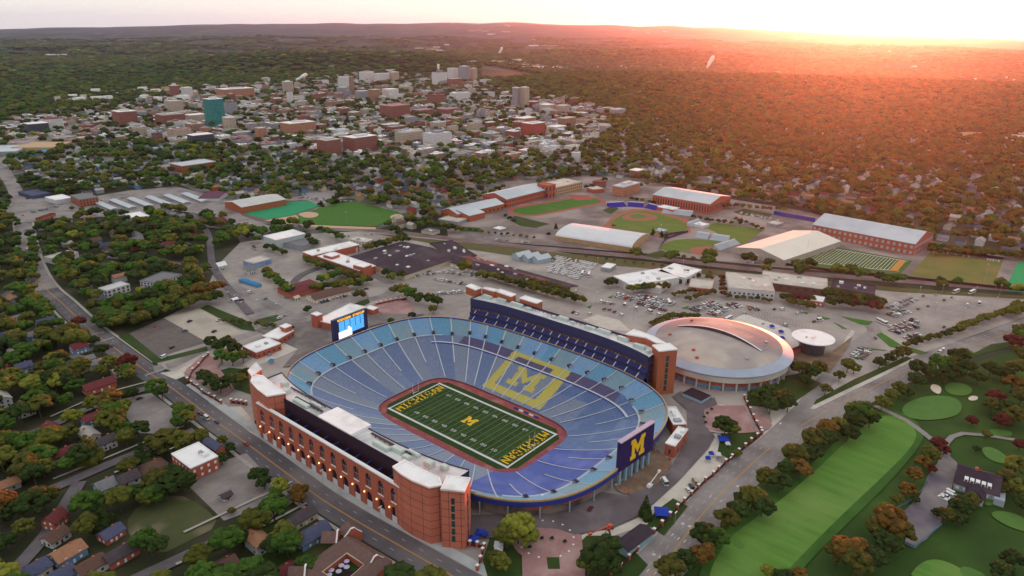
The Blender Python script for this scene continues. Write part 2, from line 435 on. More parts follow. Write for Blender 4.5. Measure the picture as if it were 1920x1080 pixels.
# entrance drive north of the stadium
road('north_drive', [(288, 692), (325, 684), (385, 655), (455, 632), (540, 600), (600, 582), (680, 565), (716, 556), (735, 545), (725, 528), (690, 512), (640, 497), (560, 470), (500, 440)], 10.5, ASL)
patch('sidewalk', [(300, 700), (330, 695), (420, 655), (455, 660), (440, 672), (380, 675), (350, 690), (345, 706), (330, 712)], CONL)
patch('sidewalk', [(1080, 1000), (1068, 1003), (1070, 962), (1050, 946), (1060, 944), (1078, 962)], CONL)
patch('sidewalk', [(1078, 1008), (1100, 1000), (1150, 992), (1200, 970), (1270, 905), (1330, 840), (1340, 812), (1352, 806), (1353, 830), (1340, 870), (1290, 940), (1240, 975), (1150, 1005), (1080, 1018)], CONL)
# concrete pads
patch('concrete_pad', [(422, 764), (452, 762), (480, 795), (500, 815), (498, 828), (470, 812), (437, 785)], CONL)
patch('concrete_pad', [(1242, 762), (1256, 765), (1262, 798), (1246, 832), (1222, 840), (1212, 830), (1232, 800)], CON)
patch('concrete_pad', [(560, 625), (600, 620), (560, 655), (520, 672), (470, 690), (455, 684), (480, 668)], CONL)
patch('concrete_pad', [(1120, 590), (1160, 600), (1185, 622), (1130, 618), (1092, 600)], CONL)
# street side service lots
patch('parking_lot', [(239, 627), (307, 597), (389, 642), (294, 671)], pmat('old_lot', (.15, .13, .135), (.11, .095, .1), .2, c3=(.08, .07, .075), scale3=.04, f3=.62))
patch('parking_lot', [(307, 596), (375, 579), (457, 625), (390, 643)], pmat('bleached_lot', (.43, .385, .33), (.36, .32, .28), .1, c3=(.28, .25, .22), scale3=.03, f3=.6))
patch('parking_lot', [(215, 752), (283, 737), (356, 790), (308, 815), (258, 812)], ASL)
patch('parking_lot', [(357, 915), (398, 872), (462, 850), (502, 893), (548, 915), (500, 948), (420, 977)], ASL)
patch('parking_lot', [(395, 540), (440, 530), (560, 590), (600, 606), (520, 622), (470, 600)], ASL)
patch('parking_lot', [(575, 575), (690, 548), (692, 560), (640, 585), (590, 592)], ASL)
patch('playing_field', [(232, 985), (262, 945), (330, 925), (382, 950), (415, 985), (340, 1022), (305, 1040), (262, 1030)], pmat('worn_field', (.05, .07, .022), (.085, .085, .04), .08, c3=(.20, .16, .12), scale3=.05, f3=.60), smooth=1)
for pl in ([(222, 632), (240, 624), (300, 672), (388, 650), (390, 658), (290, 682)], [(375, 578), (390, 572), (470, 605), (480, 622), (452, 618)], [(610, 590), (690, 560), (694, 568), (625, 600)], [(480, 600), (520, 590), (528, 600), (490, 612)],
           [(490, 985), (560, 955), (620, 990), (700, 1060), (560, 1100), (480, 1060)], [(905, 1050), (920, 1005), (975, 1010), (982, 1080), (915, 1085)], [(1085, 1020), (1100, 1005), (1160, 1005), (1215, 1060), (1190, 1090), (1100, 1090)],
           [(1213, 985), (1228, 960), (1262, 935), (1290, 950), (1245, 1005)], [(1352, 812), (1420, 810), (1425, 820), (1370, 862), (1345, 850)], [(1400, 760), (1402, 720), (1500, 700), (1540, 720), (1470, 768)],
           [(475, 772), (490, 785), (502, 820), (488, 810)], [(755, 975), (815, 1000), (810, 1010), (750, 985)], [(430, 690), (480, 695), (470, 740), (415, 722), (395, 700)]):
    patch('lawn', pl, GRS, oc=False)
for pl in ([(1108, 925), (1122, 924), (1128, 940), (1124, 946)], [(1110, 922), (1118, 920), (1142, 933), (1136, 936)], [(1062, 946), (1072, 945), (1087, 960), (1080, 962)]):
    patch('lawn_bed', pl, GRS, thick=.1)
for pl in ([(1578, 594), (1636, 604), (1628, 610), (1612, 608)], [(1643, 628), (1652, 624), (1690, 648), (1740, 662), (1722, 664), (1668, 650)], [(1602, 672), (1625, 652), (1662, 658), (1630, 656), (1608, 675)], [(1532, 592), (1556, 598), (1548, 600)], [(1564, 605), (1588, 617), (1580, 617)],
           [(1504, 585), (1516, 587), (1512, 590)], [(1672, 582), (1690, 578), (1688, 584)], [(1278, 578), (1292, 574), (1288, 580)], [(1140, 558), (1150, 554), (1146, 560)], [(1101, 576), (1110, 573), (1106, 579)]):
    patch('traffic_island', pl, GRB, thick=.14)
# railroad corridor
RAIL = [(300, 380), (450, 405), (600, 428), (700, 432), (840, 447), (960, 461), (1200, 482), (1440, 508), (1690, 527), (1920, 545), (2300, 575)]
patch('verge_grass', [(700, 438), (840, 452), (960, 465), (1200, 490), (1440, 517), (1690, 540), (1930, 556), (1930, 562), (1690, 548), (1440, 527), (1200, 502), (1000, 485), (950, 478), (840, 462)], pmat('dry_verge', (.075, .09, .025), (.10, .085, .04), .1, c3=(.14, .09, .05), scale3=.03, f3=.6))
road('rail_ballast', RAIL, 15, pmat('ballast', (.19, .13, .13), (.13, .085, .09), .5, c3=(.25, .2, .2), scale3=.03, f3=.55))
ZL[0] += 1; mb = MB(); rp = dense([g(*p) for p in RAIL])
for c in (-2.6, 2.6):
    for o_ in (-.72, .72):
        pp = offs(rp, c+o_); ribbon(pp, .16, .3+.006*ZL[0], mb, 0)
    acc = 0
    for i in range(0, len(rp)-1):
        a = Vector(rp[i]); b = Vector(rp[i+1]); d = (b-a).normalized(); n = Vector((-d.y, d.x))
        for k in range(int((b-a).length/1.6)):
            p = a+d*(k*1.6)+n*c; mb.face([(p.x-n.x*1.2-d.x*.2, p.y-n.y*1.2-d.y*.2, .18+.006*ZL[0]), (p.x-n.x*1.2+d.x*.2, p.y-n.y*1.2+d.y*.2, .18+.006*ZL[0]), (p.x+n.x*1.2+d.x*.2, p.y+n.y*1.2+d.y*.2, .18+.006*ZL[0]), (p.x+n.x*1.2-d.x*.2, p.y+n.y*1.2-d.y*.2, .18+.006*ZL[0])], 1)
struct(mb.build('railroad_track', [pmat('rail_steel', (.25, .2, .19), (.18, .14, .13), 1, rough=.4), pmat('sleeper', (.06, .045, .04), (.09, .07, .06), 1)]))
# athletic quarter beyond the railroad
patch('athletic_paving', [(840, 446), (835, 400), (950, 340), (1100, 330), (1240, 345), (1360, 372), (1500, 395), (1760, 455), (1925, 490), (1925, 545), (1690, 520), (1440, 500), (1200, 475), (960, 456)], pmat('warm_paving', (.20, .165, .16), (.12, .10, .10), .05, c3=(.30, .255, .24), scale3=.02, f3=.52, detail=7))
CLAY_ = pmat('bare_clay', (.30, .19, .13), (.25, .16, .11), .3); TRK = pmat('track_red', (.36, .10, .085), (.30, .08, .07), .4)
def oval(cx0, cy0, ang, L, r, n=20):
    o = []
    for s_ in (1, -1):
        for i in range(n+1):
            t = (-math.pi/2+math.pi*i/n) if s_ == 1 else (math.pi/2+math.pi*i/n)
            o.append((s_*L/2+r*math.cos(t), r*math.sin(t)))
    c, s = math.cos(ang), math.sin(ang); return [(cx0+x*c-y*s, cy0+x*s+y*c) for x, y in o]
a = Vector(g(960, 402)); b = Vector(g(1125, 372)); ctr = (a+b)/2; ang = math.atan2(*(b-a).yx); Lh = (b-a).length
rr = 30
for pl in ([(955, 412), (965, 405), (1010, 416), (1030, 420), (1005, 428), (975, 424)], [(1130, 395), (1150, 385), (1160, 392), (1145, 402)], [(1375, 398), (1395, 392), (1450, 402), (1440, 408), (1390, 404)], [(860, 425), (900, 428), (905, 436), (862, 434)], [(1205, 480), (1240, 470), (1262, 478), (1232, 486)]): patch('lawn', pl, GRS, thick=.1)
patch('infield_dirt', [(985, 385), (1000, 382), (1010, 390), (995, 395)], CLAY_, smooth=1)
patch('running_track', oval(ctr.x, ctr.y, ang, Lh-2*rr, rr), TRK, world=True)
patch('infield_grass', oval(ctr.x, ctr.y, ang, Lh-2*rr, rr-7.5), GRB, world=True)
patch('jump_apron', [(1062, 366), (1104, 366), (1112, 374), (1080, 376)], TRK)
TFG = pmat('ball_field_grass', (.11, .17, .03), (.085, .14, .025), .1, stretch=(1, .1, 1), c3=(.15, .16, .05), scale3=.03, f3=.62)
CLAY = pmat('infield_clay', (.33, .13, .09), (.27, .1, .07), .3); SAND = pmat('infield_sand', (.52, .36, .24), (.45, .3, .2), .3)
patch('warning_track', [(1128, 427), (1150, 405), (1185, 392), (1225, 394), (1290, 412), (1296, 436), (1240, 446)], CLAY)
patch('baseball_grass', [(1135, 426), (1160, 405), (1190, 396), (1222, 397), (1285, 415), (1291, 434), (1240, 442)], TFG, smooth=1)
patch('infield_dirt', [(1164, 408), (1178, 401), (1195, 398), (1228, 404), (1236, 410), (1210, 415), (1175, 414)], CLAY, smooth=1)
patch('infield_turf', [(1180, 405), (1196, 401), (1215, 406), (1200, 411), (1186, 410)], TFG)
patch('softball_grass', [(1243, 457), (1275, 448), (1330, 450), (1362, 457), (1350, 470), (1300, 477), (1270, 472), (1238, 470)], TFG, smooth=1)
patch('infield_dirt', [(1290, 468), (1312, 462), (1335, 463), (1350, 470), (1335, 482), (1300, 478)], CLAY, smooth=1)
patch('practice_lawn', [(1320, 425), (1345, 418), (1432, 432), (1395, 458), (1368, 450)], TFG)
DG = pmat('dark_turf', (.06, .12, .03), (.05, .10, .028), .15, c3=(.09, .13, .04), scale3=.05, f3=.62)
_, = (patch('practice_field', [(1477, 498), (1540, 459), (1711, 490), (1686, 517)], DG),)
patch('practice_field', [(1705, 517), (1747, 470), (1880, 490), (1862, 538)], pmat('tired_field', (.14, .15, .035), (.10, .13, .03), .06, c3=(.19, .15, .05), scale3=.025, f3=.5))
patch('turf_field', [(1884, 545), (1908, 492), (1990, 500), (1990, 560)], pmat('synthetic_turf', (.01, .30, .12), (.012, .26, .1), .3))
patch('turf_field', [(458, 402), (492, 386), (575, 377), (602, 386), (545, 405), (500, 412)], pmat('teal_turf', (.015, .22, .09), (.03, .28, .14), .3))
patch('ball_field', [(545, 420), (560, 404), (600, 390), (660, 377), (748, 398), (735, 412), (705, 425), (610, 423)], GRB)
patch('infield_dirt', [(556, 402), (575, 397), (598, 400), (596, 407), (575, 410)], SAND, smooth=1)
patch('infield_dirt', [(730, 406), (745, 401), (758, 405), (750, 412), (735, 412)], SAND, smooth=1)
patch('field_path', [(495, 414), (555, 404), (560, 409), (548, 421), (705, 427), (704, 431), (590, 427)], SAND)
# practice field lines
ZL[0] += 1; zz = .1+.006*ZL[0]; mb = MB()
A_, B_, C_, D_ = [Vector(g(*p)) for p in ((1485, 495), (1540, 462), (1702, 490), (1683, 512))]
for i in range(25):
    t = .03+.86*i/24; p = A_.lerp(D_, t); q = B_.lerp(C_, t); p = p.lerp(q, .12); q = p.lerp(q, .96)
    d = (q-p).normalized(); n = Vector((-d.y, d.x))*.2; mb.face([(p.x-n.x, p.y-n.y, zz), (p.x+n.x, p.y+n.y, zz), (q.x+n.x, q.y+n.y, zz), (q.x-n.x, q.y-n.y, zz)])
for f_ in (.12, .97):
    p = A_.lerp(B_, f_); q = D_.lerp(C_, f_); d = (q-p).normalized(); n = Vector((-d.y, d.x))*.5; mb.face([(p.x-n.x, p.y-n.y, zz), (p.x+n.x, p.y+n.y, zz), (q.x+n.x, q.y+n.y, zz), (q.x-n.x, q.y-n.y, zz)])
p = A_.lerp(D_, .91); q = B_.lerp(C_, .91); r_ = D_.lerp(A_, .015); s_ = C_.lerp(B_, .015)
mb.face([(v.x, v.y, zz) for v in (p.lerp(q, .1), r_.lerp(s_, .1), r_.lerp(s_, .95), p.lerp(q, .95))], 1)
for i in range(len(mb.f)):
    pass
struct(mb.build('field_lines', [WP, pmat('orange_paint', (.55, .25, .05), (.45, .2, .05), .5)]))
# left quarter north of the stadium : light lots
patch('parking_lot', [(0, 392), (60, 372), (160, 372), (240, 358), (330, 350), (420, 372), (455, 405), (520, 430), (480, 445), (420, 410), (330, 395), (250, 405), (130, 410), (30, 420)], ASL)
patch('parking_lot', [(500, 380), (590, 360), (650, 372), (600, 386), (575, 376)], ASL)
patch('meadow', [(1788, 252), (1805, 247), (1850, 249), (1862, 256), (1830, 262), (1795, 259)], pmat('pale_meadow', (.30, .22, .12), (.24, .2, .1), .05), smooth=1)
patch('clearing', [(1880, 262), (1890, 252), (1925, 254), (1925, 266)], CONL)
patch('street', [(1745, 395), (1755, 392), (1768, 372), (1772, 365), (1764, 366), (1750, 382)], ASL)
# golf course
GOLF = pmat('golf_rough', (.034, .082, .014), (.020, .050, .010), .05, c3=(.055, .11, .02), scale3=.02, f3=.58, detail=8)
patch('golf_rough', [(1225, 1120), (1262, 1060), (1330, 985), (1400, 915), (1480, 846), (1560, 800), (1640, 760), (1720, 715), (1800, 690), (1920, 650), (2050, 620), (2300, 800), (2200, 1500), (1200, 1500)], GOLF, oc=False, z=.09)
FAIR = pmat('fairway', (.115, .24, .042), (.065, .165, .026), .2, stretch=(1, .12, 1, .55), c3=(.15, .24, .06), scale3=.02, f3=.55, detail=8)
GREEN = pmat('putting_green', (.085, .185, .04), (.07, .155, .035), .2)
patch('semi_rough', [(1625, 786), (1662, 768), (1708, 780), (1736, 815), (1716, 850), (1662, 912), (1592, 980), (1522, 1048), (1470, 1110), (1320, 1125), (1305, 1080), (1345, 1008), (1392, 972), (1462, 922), (1540, 855), (1585, 812)], pmat('semi_rough', (.040, .115, .018), (.025, .075, .013), .08, c3=(.055, .14, .024), scale3=.03, f3=.55, detail=8), smooth=2)
patch('fairway', [(1632, 790), (1662, 778), (1700, 788), (1722, 815), (1705, 845), (1650, 900), (1580, 965), (1510, 1035), (1460, 1090), (1340, 1110), (1325, 1080), (1365, 1010), (1400, 985), (1470, 935), (1550, 865), (1595, 820)], FAIR, smooth=2)
patch('fairway', [(1688, 772), (1700, 755), (1740, 742), (1790, 745), (1806, 762), (1795, 782), (1745, 790), (1705, 786)], GREEN, smooth=2)
patch('putting_green', [(1768, 728), (1780, 718), (1810, 720), (1826, 733), (1812, 744), (1782, 742)], GREEN, smooth=2)
patch('putting_green', [(1838, 842), (1855, 838), (1880, 850), (1898, 870), (1880, 872), (1850, 862)], GREEN, smooth=2)
patch('putting_green', [(1853, 966), (1870, 958), (1910, 966), (1940, 990), (1935, 1002), (1890, 990)], GREEN, smooth=2)
patch('putting_green', [(1372, 1022), (1385, 1016), (1398, 1026), (1388, 1034)], GREEN, smooth=2)
patch('putting_green', [(1850, 808), (1870, 805), (1900, 812), (1895, 820), (1860, 818)], GREEN, smooth=2)
patch('fairway', [(1700, 1090), (1720, 1060), (1750, 1048), (1790, 1060), (1830, 1090)], FAIR, smooth=2)
patch('fairway', [(1795, 1070), (1810, 1062), (1850, 1080), (1860, 1100), (1820, 1100)], GREEN, smooth=1)
patch('fairway', [(1840, 940), (1855, 930), (1868, 945), (1850, 952)], GREEN, smooth=1)
SNDW = pmat('bunker_sand', (.66, .56, .46), (.58, .48, .39), .4)
patch('bunker', [(1744, 724), (1752, 721), (1765, 727), (1764, 738), (1758, 741), (1745, 733)], SNDW, smooth=2)
patch('bunker', [(1814, 748), (1822, 743), (1834, 745), (1832, 752), (1818, 753)], SNDW, smooth=2)
PTH = pmat('cart_path', (.27, .245, .235), (.21, .19, .185), .3)
road('cart_path', [(1640, 762), (1662, 772), (1700, 790), (1730, 812), (1752, 830), (1772, 838)], 4.2, PTH)
road('cart_path', [(1770, 838), (1785, 820), (1805, 814), (1850, 818), (1925, 830)], 3.6, PTH)
patch('clubhouse_lot', [(1768, 832), (1778, 835), (1782, 858), (1795, 870), (1788, 900), (1778, 945), (1762, 985), (1735, 1015), (1708, 1028), (1696, 1018), (1705, 985), (1695, 960), (1725, 930), (1738, 895), (1757, 870), (1765, 850)], pmat('lot_clubhouse', (.24, .215, .215), (.17, .15, .16), .15, c3=(.10, .09, .13), scale3=.04, f3=.6))
patch('clubhouse_terrace', [(1830, 915), (1852, 920), (1872, 930), (1868, 936), (1835, 928)], CONL)
# brick plazas
PLZ = pmat('brick_plaza', (.33, .19, .185), (.27, .15, .15), .5, c3=(.38, .25, .24), scale3=.08, f3=.55)
def circ(px, py, r, n=28, sx=1): x, y = g(px, py); return [(x+sx*r*math.cos(6.283*i/n), y+r*math.sin(6.283*i/n)) for i in range(n)]
patch('brick_plaza', circ(1024, 1012, 17.5), PLZ, world=True)
patch('brick_plaza', [(978, 1030), (1090, 1005), (1097, 1070), (1095, 1100), (980, 1100)], PLZ)
patch('plaza_edge', circ(1345, 785, 19.5), CONL, world=True)
patch('brick_plaza', circ(1345, 785, 18), PLZ, world=True)
patch('brick_plaza', [(1342, 762), (1395, 762), (1412, 800), (1418, 812), (1385, 814), (1365, 800), (1340, 780)], PLZ)
patch('brick_plaza', [(1408, 770), (1425, 772), (1450, 795), (1440, 808), (1425, 808)], PLZ, smooth=1)
patch('brick_plaza', [(700, 572), (725, 562), (768, 566), (776, 580), (775, 598), (740, 600), (712, 588)], PLZ)
patch('brick_plaza', [(345, 700), (378, 668), (418, 672), (410, 690), (440, 730), (420, 745), (380, 720)], PLZ)
DIRT = pmat('bare_dirt', (.20, .135, .095), (.15, .10, .07), .25, c3=(.29, .21, .16), scale3=.07, f3=.55)
patch('construction_ground', [(1150, 918), (1165, 905), (1212, 862), (1225, 838), (1252, 862), (1262, 872), (1245, 890), (1240, 905), (1205, 925), (1175, 930)], DIRT, smooth=1)
patch('construction_ground', [(1470, 650), (1530, 668), (1560, 660), (1598, 632), (1590, 650), (1555, 700), (1520, 690), (1480, 670)], DIRT)
patch('service_yard', [(1395, 590), (1480, 618), (1500, 650), (1490, 662), (1440, 625), (1370, 602)], pmat('pale_yard', (.6, .56, .54), (.48, .44, .42), .3))
# asphalt ring drive round the south of the stadium (darker)
RD = pmat('ring_drive', (.135, .115, .13), (.10, .085, .095), .12, stretch=(1, 1, 1), c3=(.18, .155, .165), scale3=.05, f3=.55)
patch('ring_drive', [(884, 968), (960, 965), (1040, 950), (1130, 925), (1175, 932), (1240, 905), (1262, 872), (1290, 820), (1288, 770), (1260, 745), (1275, 735), (1340, 748), (1345, 760), (1320, 770), (1322, 800), (1340, 820), (1328, 842), (1270, 905), (1200, 968), (1150, 990), (1078, 1005), (1045, 994), (1000, 990), (935, 1010), (884, 1012)], RD)
patch('service_yard', [(480, 620), (600, 600), (720, 590), (800, 590), (700, 612), (640, 634), (590, 660), (548, 688), (530, 690), (560, 655)], pmat('ring_north', (.17, .15, .15), (.13, .11, .115), .15, c3=(.22, .2, .19), scale3=.05, f3=.55))
# neighbourhood streets on the left
SIDE = pmat('street_asphalt', (.13, .115, .13), (.095, .085, .098), .2, c3=(.17, .155, .165), scale3=.03, f3=.55)
for i, px in enumerate([[(560, 925), (500, 968), (430, 1006), (345, 1046), (250, 1090)], [(365, 808), (300, 835), (205, 872), (130, 905), (20, 950)], [(285, 727), (225, 745), (160, 770), (95, 800), (-40, 850)],
                        [(185, 690), (130, 668), (60, 690), (-20, 720)], [(70, 520), (0, 560)], [(150, 905), (90, 1000), (20, 1080)], [(210, 645), (130, 668)], [(50, 470), (150, 480), (290, 490), (400, 505)], [(47, 432), (160, 430), (330, 420), (480, 440)],
                        [(470, 590), (440, 555), (400, 500), (390, 440), (360, 400)], [(620, 495), (560, 520), (540, 560)]]):
    road('side_street', px, 7.5, SIDE, margin=4)
for px in ([(548, 905), (430, 960), (345, 1000)], [(575, 945), (450, 1010), (330, 1060)], [(345, 800), (205, 858), (100, 900)], [(380, 818), (215, 888)], [(275, 718), (190, 742), (95, 783)]):
    road('footpath', px, 1.6, WALK, margin=0)
# parking stall paint
ZL[0] += 1; zz = .1+.006*ZL[0]; mb = MB()
def stalls(p0, p1, n, depth, m=0, both=True):
    a = Vector(g(*p0)); b = Vector(g(*p1)); d = (b-a).normalized(); nn = Vector((-d.y, d.x))
    for i in range(n+1):
        c = a.lerp(b, i/n)
        for s_ in ((1, -1) if both else (1,)):
            e = c+nn*depth*s_; w = d*.09
            mb.face([(c.x-w.x, c.y-w.y, zz), (c.x+w.x, c.y+w.y, zz), (e.x+w.x, e.y+w.y, zz), (e.x-w.x, e.y-w.y, zz)], m)
for t in (.18, .42, .66, .88):
    a = (239+(307-239)*t, 627+(597-627)*t); b = (294+(389-294)*t, 671+(642-671)*t)
    stalls((a[0]*.9+b[0]*.1, a[1]*.9+b[1]*.1), (a[0]*.08+b[0]*.92, a[1]*.08+b[1]*.92), 18, 4.6, 1)
stalls((370, 915), (440, 962), 14, 4.6, 1); stalls((420, 885), (490, 935), 14, 4.6, 1)
for k in range(5): stalls((1690+k*32, 632-k*14), (1740+k*34, 572-k*3), 16, 4.8, 0)
for k in range(3): stalls((440+k*35, 560-k*6), (545+k*20, 608-k*10), 22, 4.8, 0)
for (q0, q1, n_) in [((1125, 572), (1215, 590), 22), ((1130, 590), (1200, 604), 18), ((1290, 592), (1362, 575), 16), ((1350, 597), (1400, 580), 12), ((1400, 586), (1470, 590), 14), ((1470, 596), (1530, 602), 12), ((1550, 612), (1600, 625), 10), ((905, 452), (1020, 468), 26), ((880, 440), (1000, 452), 26), ((1380, 402), (1500, 420), 22), ((780, 524), (900, 545), 22), ((1040, 492), (1120, 508), 22), ((1390, 590), (1520, 612), 22), ((1690, 560), (1860, 560), 40), ((1700, 552), (1890, 572), 40)]: stalls(q0, q1, n_, 4.8, 0)
stalls((1120, 580), (1235, 600), 24, 4.8, 0); stalls((1150, 556), (1250, 576), 24, 4.8, 0)
struct(mb.build('parking_stall_lines', [LINW, pmat('faded_yellow', (.42, .30, .12), (.3, .22, .12), 1)]))
for n, px, py in [('the intersection crosswalk', 290, 690), ('the bleached concrete lot', 400, 610), ('the striped asphalt lot', 300, 640), ('the white roofed apartment block', 370, 860), ('the worn playing field', 330, 975), ('the courtyard restaurant', 650, 1045),
                  ('the street front arcade', 620, 890), ('the video board', 655, 600), ('the blue scoreboard', 1185, 850), ('the round arena', 1360, 660), ('the round glass pavilion', 1525, 640), ('the golf clubhouse', 1838, 895), ('the long golf fairway', 1550, 920),
                  ('the upper putting green', 1798, 732), ('the cart path fork', 1775, 838), ('the railroad', 1200, 485), ('the baseball diamond', 1200, 408), ('the running track', 1043, 388), ('the striped practice field', 1600, 488), ('the yellow practice field', 1790, 505),
                  ('the white arched hall', 1125, 445), ('the long brick hall', 1630, 445), ('the dark shed roofs', 900, 490), ('the white L-shaped school roof', 630, 490), ('the green ball field', 650, 400), ('the pale warehouse', 530, 445), ('the avenue', 47, 450), ('the teal glass tower', 405, 235),
                  ('the blue sheds', 470, 530), ('the circular brick plaza', 1030, 1020), ('the east parking lot', 1780, 600), ('the median strip', 1620, 712), ('the white maintenance sheds', 1220, 520), ('the lower left houses', 130, 1030), ('the red roofed house', 185, 725), ('the left frame edge', 30, 800),
                  ('the upper avenue houses', 100, 620), ('the dark lower left street', 230, 870), ('the grand brick field house', 1290, 375), ('the row of long storage roofs', 290, 375)]:
    mark(n, px, py)
# ------------------------------------------------------------------ stadium
FZ = -15.0
ST = thing('football_stadium', 'huge sunken oval football stadium with blue bleachers and brick side buildings', 'stadium')
occupy([ringpt(1.03, 2*math.pi*i/120) for i in range(120)], 4, True)
def arcring(s, n, cache={}):
    """n points evenly spaced by arc length on the bowl ring s"""
    if (s, n) in cache: return cache[(s, n)]
    M = 1440; p = [ringpt(s, 2*math.pi*i/M) for i in range(M+1)]
    L = [0]
    for i in range(M): L.append(L[-1]+math.dist(p[i], p[i+1]))
    out = []; k = 0
    for i in range(n):
        d = L[-1]*i/n
        while L[k+1] < d: k += 1
        t = (d-L[k])/(L[k+1]-L[k]); out.append((p[k][0]+(p[k+1][0]-p[k][0])*t, p[k][1]+(p[k+1][1]-p[k][1])*t))
    cache[(s, n)] = out; return out
SLATE = pmat('weathered_bleacher', (.19, .255, .40), (.125, .17, .29), .9, rough=.6, c3=(.25, .27, .37), scale3=.5, f3=.58)
SLATD = pmat('dark_bleacher', (.085, .075, .17), (.115, .10, .21), .5, rough=.6)
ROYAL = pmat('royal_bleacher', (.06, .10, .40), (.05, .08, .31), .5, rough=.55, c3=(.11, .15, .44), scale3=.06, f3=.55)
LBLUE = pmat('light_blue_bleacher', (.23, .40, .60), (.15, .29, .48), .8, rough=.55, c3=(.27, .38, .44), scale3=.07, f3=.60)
YSEAT = pmat('maize_bleacher', (.52, .47, .11), (.44, .38, .10), .6, rough=.6)
AISL = pmat('aisle_concrete', (.50, .54, .58), (.38, .42, .47), .8)
MBLK = [(0, 0), (.38, 0), (.38, .2), (.29, .2), (.29, .58), (.5, .22), (.71, .58), (.71, .2), (.62, .2), (.62, 0), (1, 0), (1, .2), (.92, .2), (.92, .8), (1, .8), (1, 1), (.73, 1), (.5, .6), (.27, 1), (0, 1), (0, .8), (.08, .8), (.08, .2), (0, .2)]
NS, NR, NAI = 540, 66, 42
KT = .765
rows = [arcring(i/NR, NS) for i in range(NR+1)]
lower = MB(); upper = MB()
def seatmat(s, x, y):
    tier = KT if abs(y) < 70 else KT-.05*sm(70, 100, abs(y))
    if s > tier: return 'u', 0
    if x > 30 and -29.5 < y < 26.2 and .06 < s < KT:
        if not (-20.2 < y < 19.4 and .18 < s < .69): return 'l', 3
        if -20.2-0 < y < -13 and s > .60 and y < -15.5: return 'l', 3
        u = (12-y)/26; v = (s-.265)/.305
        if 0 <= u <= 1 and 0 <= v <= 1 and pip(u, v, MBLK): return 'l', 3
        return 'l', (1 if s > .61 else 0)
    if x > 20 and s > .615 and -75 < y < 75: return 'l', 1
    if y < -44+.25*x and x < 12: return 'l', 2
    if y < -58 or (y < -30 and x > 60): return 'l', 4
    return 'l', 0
for i in range(NR):
    s0, s1 = i/NR, (i+1)/NR; z0, z1 = bowl_z(s0), bowl_z(s1); sc = (s0+s1)/2
    for j in range(NS):
        k = (j+1) % NS
        a, b, c, d = rows[i][j], rows[i][k], rows[i+1][k], rows[i+1][j]
        mx = (a[0]+c[0])/2; my = (a[1]+c[1])/2
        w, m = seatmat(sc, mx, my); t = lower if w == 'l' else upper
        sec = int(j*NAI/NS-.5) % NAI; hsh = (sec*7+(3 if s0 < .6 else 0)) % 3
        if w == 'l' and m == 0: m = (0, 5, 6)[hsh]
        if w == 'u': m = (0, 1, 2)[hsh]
        # bench tread and riser
        t.face([(*d, z1), (*c, z1), (*b, z1-.02), (*a, z1-.02)][::-1], m)
        t.face([(*a, z0), (*a, z1-.02), (*b, z1-.02), (*b, z0)], m)
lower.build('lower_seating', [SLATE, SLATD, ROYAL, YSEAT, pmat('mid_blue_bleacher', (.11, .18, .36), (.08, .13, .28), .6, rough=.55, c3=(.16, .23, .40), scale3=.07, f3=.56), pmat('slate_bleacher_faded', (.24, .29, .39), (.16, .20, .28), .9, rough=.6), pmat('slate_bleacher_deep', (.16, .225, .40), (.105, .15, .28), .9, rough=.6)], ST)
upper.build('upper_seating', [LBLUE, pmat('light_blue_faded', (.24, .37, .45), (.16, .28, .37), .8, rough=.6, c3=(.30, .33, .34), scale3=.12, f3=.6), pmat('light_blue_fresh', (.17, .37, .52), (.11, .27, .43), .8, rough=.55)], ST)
# aisles
NAI = 42
for k in range(NAI):
    j = int(NS*(k+.5)/NAI); shrt = k % 2 == 1
    y = rows[33][j][1]; x = rows[33][j][0]
    s0 = .30 if (shrt and abs(y) > 62) else .02
    mb = MB(); i0 = int(s0*NR); top = NR
    for i in range(i0, top):
        a = Vector(rows[i][j]); b = Vector(rows[i+1][j]); d = (b-a).normalized(); n = Vector((-d.y, d.x))*.40
        z0 = bowl_z(i/NR)+.5; z1 = bowl_z((i+1)/NR)+.5
        mb.face([(a.x-n.x, a.y-n.y, z0), (b.x-n.x, b.y-n.y, z1), (b.x+n.x, b.y+n.y, z1), (a.x+n.x, a.y+n.y, z0)])
    mb.build('aisle', AISL, ST)
# cross walkway with parapet, portals
mb = MB(); WKS = .602
r0 = arcring(.585, NS); r1 = arcring(.618, NS); zc = bowl_z(.60)+.75
wk = [j for j in range(NS) if (r0[j][0] > 25 and -92 < r0[j][1] < 92)]
def run(mb, js, A, B, zA, zB, m):
    for j in js:
        k = (j+1) % NS; mb.face([(*A[j], zA), (*B[j], zB), (*B[k], zB), (*A[k], zA)], m)
run(mb, wk, r0, r1, zc, zc, 0); run(mb, wk, r0, r0, zc-1.2, zc, 1)
mb.build('cross_walkway', [AISL, NAVL], ST)
mb = MB(); r0 = arcring(KT-.028, NS); r1 = arcring(KT-.008, NS); zc = bowl_z(KT-.015)+.5
js = [j for j in range(NS) if not (r0[j][0] > 25 and abs(r0[j][1]) < 92) and not (r0[j][0] < -60 and abs(r0[j][1]) < 88)]
r0 = arcring(.705, NS); r1 = arcring(.727, NS); zc = bowl_z(.716)+.55
for half in (1, -1):
    mb = MB(); run(mb, [j for j in js if r0[j][1]*half > 0], r0, r1, zc, zc, 0); mb.build('tier_walkway', [AISL], ST)
